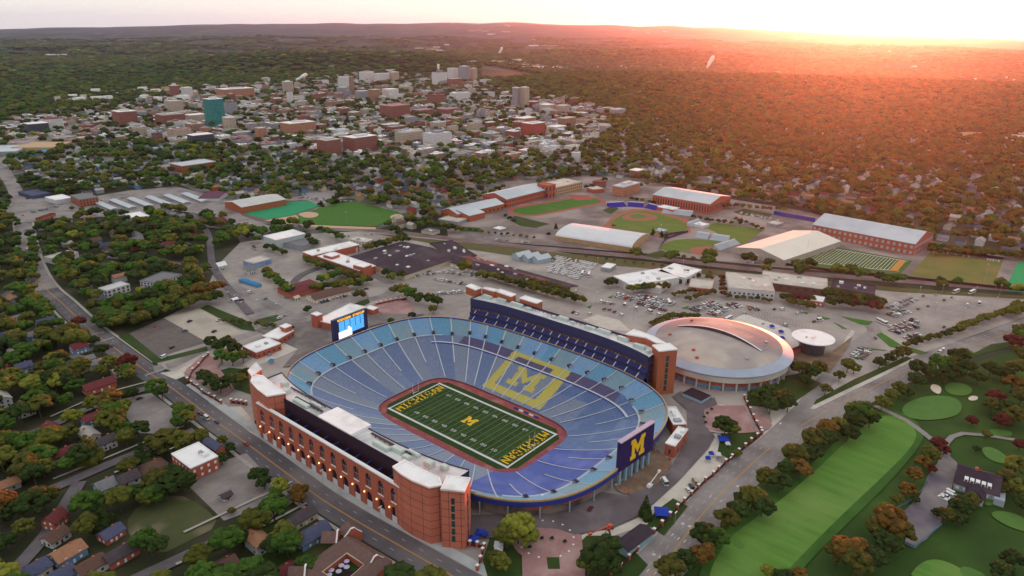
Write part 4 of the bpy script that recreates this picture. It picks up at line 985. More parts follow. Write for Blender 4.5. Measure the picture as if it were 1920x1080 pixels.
def walls(style, L, W, h, rh, z0=0):
    mb = MB(); X, Y = L/2, W/2; mb.box(-X, -Y, z0, X, Y, h-.02)
    if style == 'gable':
        for x in (-X, X): mb.face([(x, -Y, h-.02), (x, Y, h-.02), (x, 0, h+rh-.05)])
    if style == 'arch':
        n = 12
        for x in (-X+.05, X-.05): mb.face([(x, Y*.97*math.cos(math.pi*i/n), h+rh*.98*math.sin(math.pi*i/n)) for i in range(n+1)])
    return mb
def windows(root, L, W, h, ctr, rot, spec, name='window'):
    fl, sp, ww, wh, mat = spec[:5]; sill = spec[5] if len(spec) > 5 else 1.0
    me = MB().box(-ww/2, -.08, 0, ww/2, .08, wh).mesh(name, mat); cnt = 0
    fh = (h-.6)/fl
    for (nx, ny, D, T) in ((0, -1, W/2, L), (0, 1, W/2, L), (1, 0, L/2, W), (-1, 0, L/2, W)):
        wn = Vector((nx*math.cos(rot)-ny*math.sin(rot), nx*math.sin(rot)+ny*math.cos(rot)))
        if wn.dot(Vector((CX, CY))-ctr) <= 0: continue
        n = max(1, int(T/sp)); 
        for f in range(fl):
            for i in range(n):
                if cnt > 95: return
                t = (i+.5)/n*T-T/2; o = bpy.data.objects.new(name, me); C.objects.link(o); o.parent = root
                o.location = (nx*(D+.03) if nx else t, ny*(D+.03) if ny else t, f*fh+sill+(fh-wh-sill)*.3); o.rotation_euler[2] = math.atan2(ny, nx)+math.pi/2; cnt += 1
def bld(name, label, p0, p1, p2, h, wall, roof, style='flat', rh=3, cat='building', group=None, win=None, units=0, swap=False, par=.7, oc=4, ov=.5):
    ctr, rot, L, W = frame3(p0, p1, p2, h)
    if swap: rot += math.pi/2; L, W = W, L
    r = thing(name, label, cat, (ctr.x, ctr.y, 0), rot, group)
    walls(style, L, W, h, rh).build('wall', wall, r)
    if style == 'flat':
        mb = MB(); X, Y = L/2+.05, W/2+.05; mb.box(-X, -Y, h, X, Y, h+.12)
        for (a, b, c, d) in ((-X, -Y, X, -Y+.4), (-X, Y-.4, X, Y), (-X, -Y+.4, -X+.4, Y-.4), (X-.4, -Y+.4, X, Y-.4)): mb.box(a, b, h+.12, c, d, h+par)
        mb.build('roof', roof, r)
    else: roofgeo(style, L, W, h, rh, ov).build('roof', roof, r)
    if win: windows(r, L, W, h, ctr, rot, win)
    rg = random.Random(int(abs(ctr.x*7+ctr.y*13)))
    for i in range(units):
        x, y = rg.uniform(-.38, .38)*L, rg.uniform(-.36, .36)*W; a, b = rg.uniform(1, 2.4), rg.uniform(.8, 1.8)
        hb = h if style == 'flat' else h+rh*(1-(abs(y)+b)/(W/2))-.2; MB().box(x-a, y-b, hb+.12, x+a, y+b, hb+.5+rg.uniform(.8, 1.8)).build('roof_unit', TRM if i % 2 else WP, r)
    c, s = math.cos(rot), math.sin(rot)
    fp = [(ctr.x+x*c-y*s, ctr.y+x*s+y*c) for x, y in ((-L/2, -W/2), (L/2, -W/2), (L/2, W/2), (-L/2, W/2))]; occupy(fp, oc, True); occ_view(fp, 12)
    return r, L, W, ctr, rot
WHW = pmat('white_wall', (.56, .57, .58), (.45, .46, .48), .4); GRW = pmat('grey_wall', (.3, .31, .33), (.23, .24, .26), .4); CRW = pmat('cream_wall', (.52, .45, .35), (.44, .38, .3), .4)
BLW = pmat('blue_wall', (.14, .27, .42), (.11, .21, .34), .5); BRF = pmat('red_shingle', (.16, .04, .045), (.12, .03, .035), .6); TRF = pmat('tan_shingle', (.33, .17, .10), (.26, .13, .08), .6); NRF = pmat('navy_shingle', (.06, .07, .13), (.085, .09, .16), .5)
GRF = pmat('grey_shingle', (.20, .20, .22), (.15, .15, .17), .5); TPR = pmat('tarp_white', (.70, .67, .60), (.62, .59, .53), .06); PRD = pmat('purple_grey_roof', (.050, .036, .052), (.036, .026, .038), .25, c3=(.08, .06, .075), scale3=.05, f3=.58)
BWR = pmat('brown_roof', (.13, .075, .06), (.10, .055, .045), .6)
WIN = GLS; g1 = 'athletic halls beyond the railroad'
bld('practice_hall', 'long brick hall with pale blue metal gable roof behind the striped practice field', (1524, 421), (1716, 458), (1744, 437), 14, BRS, RFL, 'gable', 9, win=(2, 6, 3, 3.4, pmat('pale_window', (.45, .5, .55), (.2, .2, .24), .6)))
bld('practice_tent', 'huge cream white gabled practice tent with a broad peaked front', (1380, 464), (1470, 488), (1536, 443), 7.5, pmat('tent_wall', (.40, .38, .34), (.33, .31, .28), .2), TPR, 'gable', 6, swap=True)
bld('field_house', 'tall brick field house with silver gable roof and a row of long windows', (1224, 365), (1331, 383), (1357, 366), 15, BRS, RFL, 'gable', 6, win=(1, 4, 1.6, 8.5, GLS, 2))
bld('arched_hall', 'low tan hall under one white barrel roof beside the railroad', (1042, 442), (1184, 464), (1213, 441), 6, TAN, pmat('white_barrel_roof', (.62, .64, .68), (.55, .57, .61), .1), 'arch', 6, win=(1, 17, 14, 3.2, pmat('tan_panel', (.42, .27, .13), (.36, .23, .11), .5), .6))
bld('sports_building', 'brick sports building with long white gable roof left of the running track', (950, 374), (1027, 355), (1012, 340), 13, BRS, RFL, 'gable', 6, win=(2, 5, 2, 2.6, GLS))
bld('entrance_tower', 'square brick entrance tower at the end of the white gabled sports building', (1029, 349), (1042, 346), (1038, 338), 20, BRS, BRS, 'flat', win=(2, 6, 2.6, 6, GLS))
bld('sports_building', 'flat cream roofed brick wing stepping back right of the entrance tower', (1042, 352), (1092, 341), (1076, 331), 14, TAN, CONL, 'flat', units=4, win=(3, 5, 2, 2, GLS))
bld('sports_building', 'brick hall with two pale blue gable roofs near the railroad bend', (858, 402), (945, 382), (930, 371), 9, BRO, RFL, 'gable', 5, win=(1, 8, 3, 2.4, GLS), units=0)
bld('sports_building', 'smaller brick hall with a pale blue gable end left of its twin', (833, 393), (880, 405), (900, 396), 8.5, BRO, RFL, 'gable', 4, swap=True)
bld('storage_shed', 'small low shed with a plain white roof left of the brick sports halls', (822, 411), (858, 417), (862, 404), 4, GRW, CONL)
bld('indoor_track', 'long pale roofed track hall with a brick front beside the teal turf', (421, 379), (453, 389), (526, 371), 9, BRO, pmat('cream_metal', (.52, .53, .52), (.45, .46, .46), .1), 'gable', 4, swap=True)
bld('warehouse', 'plain white box warehouse with a flat white roof', (494, 443), (517, 451), (566, 436), 10, pmat('pale_cladding', (.42, .47, .48), (.35, .40, .41), .3), W_)
bld('warehouse', 'low grey annex in front of the white box warehouse', (528, 455), (566, 463), (582, 448), 5, GRW, GRF)
bld('school_building', 'white roofed brick wing running left to right above a hedge row', (595, 481), (673, 508), (702, 498), 8, BRS, W_, win=(2, 4, 1.6, 1.6, GLS), units=3)
bld('school_building', 'narrow white roofed brick wing reaching toward the pillared pavilion', (568, 473), (585, 480), (664, 456), 8, BRS, W_, units=3)
bld('school_penthouse', 'raised brick block with white roof on the near end of the school', (662, 497), (682, 502), (694, 496), 12, BRS, W_, oc=0)
bld('school_penthouse', 'low brick penthouse at the corner where the two school wings meet', (606, 478), (622, 482), (632, 476), 11, BRS, W_, oc=0)
bld('pavilion', 'pale flat roofed pavilion on slim white pillars behind the school', (653, 449), (686, 455), (696, 448), 9, CON, CONL, win=(1, 4, .9, 7, WP), units=2)
bld('service_shed', 'broad dark purple shed roof with vents left of its long twin', (758, 517), (862, 482), (800, 440), 5, CRW, PRD, 'gable', 2, units=14)
bld('service_shed', 'very long dark purple shed roof running along the railroad verge', (843, 492), (1048, 552), (1062, 530), 5, CRW, PRD, 'gable', 2.5, units=12, win=(1, 7, 3, 2, WP, .5))
bld('service_shed', 'dark flat middle shed joined between the two big dark roofs', (805, 457), (850, 487), (875, 468), 5, CRW, PRD, 'flat', units=6)
for i, (a, b) in enumerate([(960, 477), (977, 480), (996, 483)]):
    bld('storage_hut', ['leftmost of three pale blue metal huts beside the railroad', 'middle of three pale blue metal huts beside the railroad', 'rightmost of three pale blue metal huts beside the railroad'][i], (a, b), (a+13, b+5), (a+26, b-5), 5, pmat('blue_hut', (.33, .42, .5), (.27, .35, .42), .5), RFL, 'gable', 3, swap=True, group='pale blue metal huts')
bld('maintenance_shed', 'largest of the white maintenance sheds with stepped roofs', (1150, 518), (1184, 536), (1236, 503), 7.5, WHW, W_, units=4)
bld('maintenance_shed', 'low white shed in front of the stepped maintenance roofs', (1188, 531), (1238, 541), (1250, 528), 6, WHW, TPR, units=2)
bld('maintenance_shed', 'right hand white maintenance shed with open truck bays', (1232, 509), (1285, 522), (1305, 504), 7.5, WHW, W_, win=(1, 9, 4.5, 4.5, GLS, .2), units=3)
bld('bus_garage', 'small white flat canopy garage in the crowded storage yard', (1127, 501), (1144, 504), (1154, 496), 4.5, GRW, W_)
bld('office_hut', 'low brown office with a pale striped flat roof among small trees', (1291, 538), (1335, 543), (1339, 527), 4.5, BRD and BRS, CONL, win=(1, 4, 2, 1.4, GLS))
bld('plant_building', 'white walled flat building with a long row of tiny windows', (1366, 540), (1453, 547), (1470, 519), 9.5, WHW, CONL, win=(1, 4.2, 1.8, 1.8, GLS, 3), units=5)
bld('plant_building', 'long low plant with blue grey roof edge behind dark trees', (1426, 528), (1552, 544), (1558, 524), 8, BWR, CONL, units=6, win=(1, 7, 3, 1.4, GLS, 4))
bld('plant_building', 'dark roofed end section of the long plant with a white gable end', (1557, 540), (1640, 553), (1645, 537), 7, BWR, PRD, units=5)
bld('plant_annex', 'small brick annex with white roof poking out of dark trees', (1520, 563), (1543, 567), (1547, 558), 5, BRS, WP, win=(1, 3, 1.6, 1.6, WP))
bld('ticket_building', 'nearer flat white roofed brick ticket building left of the stadium', (455, 650), (480, 662), (530, 646), 5.5, BRS, W_, win=(1, 4, 1.4, 1.6, GLS), units=2)
bld('ticket_building', 'farther flat white roofed brick ticket building left of the stadium', (492, 631), (522, 637), (556, 621), 5.5, BRS, W_, win=(1, 4, 1.4, 1.6, GLS), units=1)
bld('ticket_tower', 'squat brick lantern tower with white roof on the ticket building', (524, 612), (535, 616), (544, 610), 9.5, BRS, W_, oc=0)
bld('gate_tower', 'square brick gate tower with white top beside the video board', (583, 589), (594, 593), (601, 588), 12, BRS, W_)
bld('gate_building', 'long white roofed brick gate building partly behind the video board', (592, 601), (625, 609), (690, 577), 6, BRS, W_)
bld('gate_building', 'short white roofed end of the gate building right of the video board', (684, 578), (700, 582), (708, 577), 5, BRS, W_)
bld('concession_building', 'upper of two curved white roofed brick concession buildings', (1262, 797), (1287, 796), (1283, 763), 8, BRS, W_, units=3)
bld('concession_building', 'lower of two curved white roofed brick concession buildings above the dirt', (1247, 832), (1266, 838), (1284, 804), 8, BRS, W_, win=(1, 9, 1.2, 3, GLS), units=2)
bld('equipment_shed', 'dark roofed shed with pale blue sides between fence and boulevard', (1153, 1018), (1178, 1034), (1218, 994), 4.5, pmat('blue_side', (.30, .45, .52), (.25, .38, .45), .5), PRD, 'gable', 1.6, swap=True)
bld('walled_enclosure', 'pale blue walled ramp enclosure below the round arena', (1280, 737), (1315, 752), (1337, 744), 3, pmat('blue_side', (0, 0, 0)), DKW, par=.4)
bld('apartment_block', 'red brick apartment block with a flat white roof beside the striped lot', (321, 852), (357, 880), (410, 857), 8.5, BRS, W_, win=(2, 3.4, 1.3, 1.7, WP), units=2)
bld('apartment_block', 'dark gabled brick wing behind the white roofed apartment block', (380, 830), (405, 845), (416, 834), 7, BRS, NRF, 'gable', 2)
bld('apartment_building', 'white walled apartment building hidden by trees along the avenue', (184, 541), (200, 546), (243, 533), 7, WHW, WHW, win=(2, 4, 2, 2, GLS))
bld('apartment_building', 'long low white apartment building above the bleached lot', (262, 527), (300, 532), (338, 514), 6, WHW, GRF, win=(2, 4, 2, 1.6, GLS))
bld('apartment_building', 'pale flat roofed building deep in the trees left of the avenue bend', (82, 482), (100, 486), (146, 473), 6, WHW, CONL)
bld('brick_office', 'orange brick three storey office beside the crowded junction', (131, 366), (148, 375), (170, 363), 11, BRO, GRF, win=(3, 4, 2, 2, GLS))
bld('shop', 'white striped flat shop left of the orange brick office', (84, 370), (104, 376), (128, 368), 6, WHW, W_)
bld('shop', 'dark roofed shop at the head of the avenue', (34, 360), (60, 368), (80, 358), 5, NRF, NRF)
bld('shop', 'red roofed strip shop on the right side of the avenue', (66, 410), (95, 400), (128, 392), 4, BRO, BRF)
bld('dormitory', 'brick dormitory with pale roof rising from the trees', (341, 312), (405, 303), (398, 296), 12, BRO, RFL, win=(3, 5, 2, 2, GLS))
bld('church_hall', 'white flat roofed hall among trees above the avenue houses', (232, 402), (250, 410), (269, 400), 7, WHW, W_)
bld('house', 'white roofed pavilion with a purple gable roof above the pale track hall', (372, 372), (410, 372), (420, 360), 5, WHW, pmat('plum_roof', (.14, .05, .09), (.11, .04, .07), .5), 'gable', 2)
for i in range(6):
    a, b = 236+i*22-(i % 2)*2, 383-i*4.5
    bld('storage_row', f'long pale storage shed roof, {["leftmost", "second from left", "third from left", "third from right", "second from right", "rightmost"][i]} in the row', (170+i*34 if i else 172, 378-i*3), (208+i*34, 393-i*3), (216+i*34, 389-i*3), 3.5, GRW, RFL, 'gable', 1, swap=False, group='long pale storage sheds')
bld('blue_trailer_shed', 'bright blue long covered shed in the grey lot', (447, 524), (482, 535), (486, 531), 3, BLW, pmat('bright_blue', (.02, .22, .5), (.02, .18, .42), .4), par=.2)
bld('depot', 'blue walled white roofed depot above the blue shed', (455, 489), (475, 495), (497, 482), 5, pmat('depot_blue', (.08, .2, .5), (.3, .35, .45), .3), CONL)
bld('meeting_house', 'dark red hipped roof meeting house beside a leafy yard', (520, 540), (546, 552), (586, 526), 5, BRO, BRF, 'hip', 3)
bld('motel_wing', 'low cream motel wing with a brown gable roof', (574, 553), (590, 562), (643, 537), 4.5, CRW, BWR, 'gable', 2, swap=True, win=(1, 4, 2, 1.8, WP, .3))
bld('shed', 'white box canopy building beside the avenue trees', (640, 461), (668, 466), (690, 455), 5, WHW, CONL)
# downtown side warehouses at the left edge
bld('warehouse', 'wide tan roofed warehouse at the left edge of town', (20, 277), (98, 277), (90, 266), 8, TAN, pmat('tan_roof', (.5, .36, .22), (.44, .31, .2), .1))
bld('warehouse', 'pale blue roofed warehouse at the far left edge of town', (-40, 286), (30, 284), (26, 272), 7, GRW, RFL)
bld('warehouse', 'low blue striped warehouse below the tan roofed warehouse', (45, 292), (104, 281), (100, 277), 5, BLW, BLW)
# ---- blue bleachers of the athletic quarter
def bleacher(label, p0, p1, w, mat, n=8, hh=4):
    a = Vector(g(*p0)); b = Vector(g(*p1)); L = (b-a).length; ang = math.atan2(b.y-a.y, b.x-a.x); r = thing('bleacher', label, 'bleacher', (a.x, a.y, 0), ang, 'bleachers in the athletic quarter')
    mb = MB()
    for i in range(n): mb.box(0, i*w/n, .2, L, (i+1)*w/n, .8+i*hh/n)
    mb.build('seat_rows', mat, r); MB().box(0, w, 0, L, w+.3, hh+1.6).build('back_rail', WP, r); occupy([(a.x, a.y), (b.x, b.y), (b.x-math.sin(ang)*w, b.y+math.cos(ang)*w), (a.x-math.sin(ang)*w, a.y+math.cos(ang)*w)], 3, True)
BSE = pmat('royal_stadium_seat', (.02, .03, .25), (.03, .04, .33), .4)
bleacher('royal blue curved seating left of home plate', (1145, 390), (1176, 388), 14, BSE); bleacher('royal blue curved seating behind home plate', (1176, 388), (1206, 390), 14, BSE); bleacher('royal blue curved seating right of home plate', (1206, 390), (1228, 395), 13, BSE)
bleacher('left pale blue bleacher behind the softball field', (1303, 446), (1326, 449), 12, RFL); bleacher('right pale blue bleacher behind the softball field', (1330, 450), (1362, 455), 13, RFL)
bleacher('pale blue roofed stand right of the baseball field', (1240, 400), (1296, 406), 12, RFL); bleacher('small pale blue stand beside the path', (1296, 426), (1318, 418), 6, RFL)
bleacher('pale blue bleacher against the white tent', (1350, 470), (1388, 458), 8, RFL)
for i, (q0, q1, q2, h_, wl, rf) in enumerate([((1100, 352), (1112, 356), (1122, 350), 6, BRS, CONL), ((1232, 388), (1262, 394), (1268, 389), 5, BRS, W_), ((1300, 420), (1318, 424), (1324, 419), 4, WHW, W_), ((1228, 432), (1240, 435), (1246, 430), 3, GRW, RFL), ((1395, 478), (1412, 484), (1420, 478), 4, WHW, CONL), ((1438, 418), (1456, 422), (1460, 416), 4, GRW, CONL), ((790, 432), (812, 436), (818, 430), 4, CRW, GRF), ((925, 428), (938, 431), (942, 426), 3, GRW, W_)]):
    bld('service_hut', ['small brick hut with pale roof left of home plate', 'low brick clubroom with white roof behind the baseball stand', 'white hut beside the small pale blue stand', 'grey dugout roof at the outfield corner', 'white hut in front of the white tent', 'grey hut under the royal blue screen', 'cream hut right of the green ball field', 'little white roofed hut in the shrub lot'][i], q0, q1, q2, h_, wl, rf, units=1)
# outfield fences
def fence(label, pts, h, mat, posts=0, name='fence', cat='fence', group=None):
    P = [g(*p) for p in pts]; r = thing(name, label, cat, (*P[0], 0), 0, group); mb = MB(); o = P[0]
    Q = [(x-o[0], y-o[1]) for x, y in P]
    for a, b in zip(Q, Q[1:]):
        d = Vector((b[0]-a[0], b[1]-a[1])).normalized()*.09; n = (-d.y, d.x)
        mb.prism([(a[0]+n[0], a[1]+n[1]), (b[0]+n[0], b[1]+n[1]), (b[0]-n[0], b[1]-n[1]), (a[0]-n[0], a[1]-n[1])], .1, h)
    mb.build('panel', mat, r); 
    for q in Q: MB().box(q[0]-.12, q[1]-.12, 0, q[0]+.12, q[1]+.12, h+.2).build('post', TRM, r)
fence('dark blue outfield fence curving round the baseball and softball grass', [(1240, 444), (1262, 440), (1290, 436), (1250, 449), (1240, 460), (1236, 470)], 3, NAVY)
fence('royal blue screen fence behind the long brick hall', [(1450, 403), (1488, 410), (1528, 417)], 6, pmat('blue_screen', (.03, .05, .27), (.04, .06, .32), .3))
fence('dark screen along the railroad beside the striped practice field', [(1462, 497), (1560, 510), (1690, 522), (1866, 541), (1925, 548)], 3.2, pmat('dark_mesh', (.05, .02, .03), (.07, .03, .04), .5))
fence('dark wall behind the yellow practice field', [(1738, 466), (1800, 476), (1882, 488)], 3.5, DKW)
fence('teal mesh fence beside the clubhouse parking', [(1738, 905), (1725, 925), (1700, 945), (1675, 958)], 1.8, pmat('teal_mesh', (.06, .22, .22), (.05, .16, .18), .5))
fence('blue fence closing the bottom of the clubhouse parking', [(1697, 1020), (1715, 1028), (1765, 985)], 1.6, pmat('pale_blue_mesh', (.12, .22, .32), (.1, .18, .28), .5))
# brick pillar fences
def pillars(label, pts, group=None, cap=True):
    P = [g(*p) for p in pts]; r = thing('pillar_fence', label, 'fence', (*P[0], 0)); o = P[0]
    for (x, y) in P:
        x -= o[0]; y -= o[1]; p = MB().box(x-.6, y-.6, 0, x+.6, y+.6, 3.2).build('pillar', BRS, r); MB().box(x-.75, y-.75, 3.2, x+.75, y+.75, 3.6).build('cap', WP, p) if cap else 0
    for a, b in zip(P, P[1:]):
        a = (a[0]-o[0], a[1]-o[1]); b = (b[0]-o[0], b[1]-o[1]); d = Vector((b[0]-a[0], b[1]-a[1])).normalized()*.1; n = (-d.y, d.x)
        MB().prism([(a[0]+n[0], a[1]+n[1]), (b[0]+n[0], b[1]+n[1]), (b[0]-n[0], b[1]-n[1]), (a[0]-n[0], a[1]-n[1])], .1, 1.9).build('railing', pmat('iron_railing', (.09, .03, .035), (.07, .02, .03), .6), r)
pillars('brick pillar fence with white caps along the boulevard sidewalk', [(1145, 1078), (1163, 1066), (1179, 1050), (1195, 1034), (1211, 1018), (1226, 1001), (1241, 986), (1256, 970), (1270, 955), (1283, 943), (1296, 930), (1309, 917), (1322, 904), (1337, 893), (1347, 883), (1360, 870), (1372, 861), (1385, 850), (1397, 840), (1408, 830), (1419, 821), (1428, 815)])
pillars('brick pillar fence with white lamps from the boulevard to the arena', [(1426, 810), (1418, 797), (1412, 785), (1406, 772), (1400, 760), (1395, 748)])
pillars('brick pillar fence at the foot of the near brick tower', [(868, 1020), (881, 1024), (895, 1026), (908, 1029)]); pillars('brick pillar fence beside the south lawn', [(905, 1038), (901, 1053), (895, 1070)])
pillars('brick pillar fence round the upper left plaza', [(391, 668), (382, 676), (373, 688), (362, 698), (352, 716), (360, 722), (371, 729), (380, 738), (393, 745), (403, 750), (415, 758)])
pillars('brick pillar fence beside the upper left brick tower', [(434, 756), (444, 757), (453, 758), (462, 760)])
pillars('row of small brick gate posts above the north plaza', [(706, 573), (715, 571), (724, 569), (733, 567), (742, 565), (752, 564), (762, 562)])
# ---- round arena
def arena():
    cx, cy, r = 176, -99, 55.5
    root = thing('arena', 'round arena with domed cream roof and blue grey skirt beside the stadium', 'arena', (cx, cy, 0)); occupy([(cx+r*math.cos(i*.2), cy+r*math.sin(i*.2)) for i in range(32)], 5, True)
    n = 96; ca = [(math.cos(6.28319*i/n), math.sin(6.28319*i/n)) for i in range(n)]
    def R_(rr, z): return [(rr*c, rr*s, z) for c, s in ca]
    mb = MB(); mb.strip(R_(r*.93, 0), R_(r*.93, 7.4), 0, True); mb.build('brick_wall', BRS, root)
    mb = MB(); mb.strip(R_(r*.985, 7.0), R_(r*.985, 11.2), 0, True); mb.strip(R_(r*.93, 7), R_(r*.985, 7), 0, True); mb.build('concrete_band', CONL, root)
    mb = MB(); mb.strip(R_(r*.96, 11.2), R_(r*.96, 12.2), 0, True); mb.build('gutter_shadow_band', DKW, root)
    mb = MB(); mb.strip(R_(r*1.005, 12.0), R_(r*1.005, 12.6), 0, True); mb.strip(R_(r*.95, 12.0), R_(r*1.005, 12.0), 0, True); mb.strip(R_(r*1.005, 12.6), R_(r*.86, 15.2), 0, True)
    mb.build('skirt_roof', pmat('arena_skirt', (.30, .36, .46), (.25, .30, .39), .1, rough=.5), root)
    mb = MB(); prev = R_(r*.86, 15.25)
    for k in range(1, 9):
        f = 1-k/8; q = R_(r*.86*f+.001, 15.25+6.4*(1-f*f)); mb.strip(prev, q, 0, True); prev = q
    mb.build('dome_roof', pmat('arena_dome', (.46, .41, .37), (.36, .32, .30), .09, c3=(.24, .21, .22), scale3=.02, f3=.5, rough=1), root)
    # the raised roof step : two slabs, the far one a little higher
    def dz(x, y): f2 = (x*x+y*y)/(r*.86)**2; return 15.25+6.4*(1-f2)
    a = Vector(g(1271, 613, 18))-Vector((cx, cy)); b = Vector(g(1427, 660, 18))-Vector((cx, cy)); 
    mid = Vector(g(1345, 624, 20))-Vector((cx, cy)); mb = MB(); N = 20; pts = []
    for i in range(N+1):
        t = i/N; p = a*(1-t)**2+mid*2*t*(1-t)*1.0+b*t*t; pts.append(p)
    w = 1.3
    for i in range(N):
        p, q = pts[i], pts[i+1]; d = (q-p).normalized(); nn = Vector((-d.y, d.x)); hgt = 2.2*math.sin(math.pi*i/N)+.5; hg2 = 2.2*math.sin(math.pi*(i+1)/N)+.5
        za = dz(p.x, p.y); zb = dz(q.x, q.y)
        if nn.dot(Vector((1, 1))) < 0: nn = -nn
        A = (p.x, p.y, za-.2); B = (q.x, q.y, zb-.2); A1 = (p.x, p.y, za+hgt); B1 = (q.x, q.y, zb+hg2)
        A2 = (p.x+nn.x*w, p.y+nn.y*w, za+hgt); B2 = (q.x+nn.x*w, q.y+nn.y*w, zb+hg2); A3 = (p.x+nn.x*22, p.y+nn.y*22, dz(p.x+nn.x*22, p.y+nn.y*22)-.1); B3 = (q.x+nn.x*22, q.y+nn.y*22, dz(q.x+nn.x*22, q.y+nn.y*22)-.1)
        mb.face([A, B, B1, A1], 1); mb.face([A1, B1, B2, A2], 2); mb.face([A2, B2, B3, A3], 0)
    mb.build('roof_monitor', [MATS['arena_dome'], pmat('monitor_shade_face', (.07, .055, .07), (.05, .04, .05), .3), WP], root)  # step face coloured near black for the shade below its white edge
    for i in range(36):
        t = 6.28319*i/36; c, s = math.cos(t), math.sin(t); mb = MB(); x, y = r*.955*c, r*.955*s
        mb.prism([(x-s*.5-c, y+c*.5-s), (x+s*.5-c, y-c*.5-s), (x+s*.5+c, y-c*.5+s), (x-s*.5+c, y+c*.5+s)], 0, 7.2); mb.build('pier', CONL, root)
    for i in range(36):
        t = 6.28319*(i+.5)/36; c, s = math.cos(t), math.sin(t); x, y = r*.935*c, r*.935*s
        if 3.0 < t < 6.2:
            mb = MB(); mb.prism([(x-s*3.6-c*.1, y+c*3.6-s*.1), (x+s*3.6-c*.1, y-c*3.6-s*.1), (x+s*3.6+c*.1, y-c*3.6+s*.1), (x-s*3.6+c*.1, y+c*3.6+s*.1)], .2, 3.0); mb.build('window', pmat('sky_blue_glazing', (.16, .28, .42), (.10, .16, .26), .5, rough=.2), root)
    for (px, py) in ((1300, 660), (1307, 671), (1400, 675), (1297, 604), (1436, 645), (1256, 630)):
        x, y = g(px, py, 17); x -= cx; y -= cy; MB().box(x-1, y-1, dz(x, y)-.2, x+1, y+1, dz(x, y)+1.2).build('roof_vent', BRS if px < 1310 else TRM, root)
arena()
cx, cy = g(1525, 632, 13); rt = thing('pavilion', 'round glass pavilion under a wide flat white disc roof', 'pavilion', (cx, cy, 0)); occupy([(cx+16*math.cos(i*.3), cy+16*math.sin(i*.3)) for i in range(21)], 3, True)
MB().cyl(0, 0, 12.2, 13.0, 15.8, 16.2, 48).build('disc_roof', W_, rt); MB().cyl(0, 0, 0, 12.2, 9.8, 9.8, 36).build('glass_drum', facade('drum_glazing', (.10, .09, .11), (.04, .045, .06), 1.4, 12, .16, rough=.2), rt)
MB().box(-3, -1.5, 13, 2.5, 1, 13.6).build('roof_unit', RFL, rt); MB().cyl(-4, 4, 13, 13.5, .9).build('roof_vent', TAN, rt)
bld('link_wall', 'low red brick link between the arena and the round pavilion', (1484, 660), (1515, 648), (1513, 644), 4.5, BRS, BRF)
# ---- golf clubhouse
r, L, W, ctr, rot = bld('clubhouse', 'golf clubhouse with dark roof, white dormers and an arched porch', (1790, 905), (1873, 930), (1886, 895), 4.5, pmat('pale_clapboard', (.36, .40, .46), (.3, .34, .4), .6), PRD, 'gable', 5.5, win=(1, 3.2, 1.6, 1.8, WP))
for i in range(5):
    x = -L/2+5+i*(L-10)/4; f = MB().box(x-1, -W/2+2.2, 5.5, x+1, -W/2+5.5, 7.6).build('dormer', WP, r); MB().box(x-.6, -W/2+2.1, 6.0, x+.6, -W/2+2.2, 7.1).build('window', GLS, f)
MB().box(-4, -W/2-9, 0, 4, -W/2, 3.6).build('porch_wall', MATS['pale_clapboard'], r); o = roofgeo('gable', 9, 9, 3.6, 4).build('porch_roof', PRD, r, (0, -W/2-4, 0), math.pi/2)
MB().box(-L/2+8, -.8, 9.6, -L/2+9.6, .8, 11.6).build('chimney', BRS, r); MB().box(L/2-2, -W/2-3, 0, L/2+3, W/2-2, 4).build('porch_end', MATS['pale_clapboard'], r)
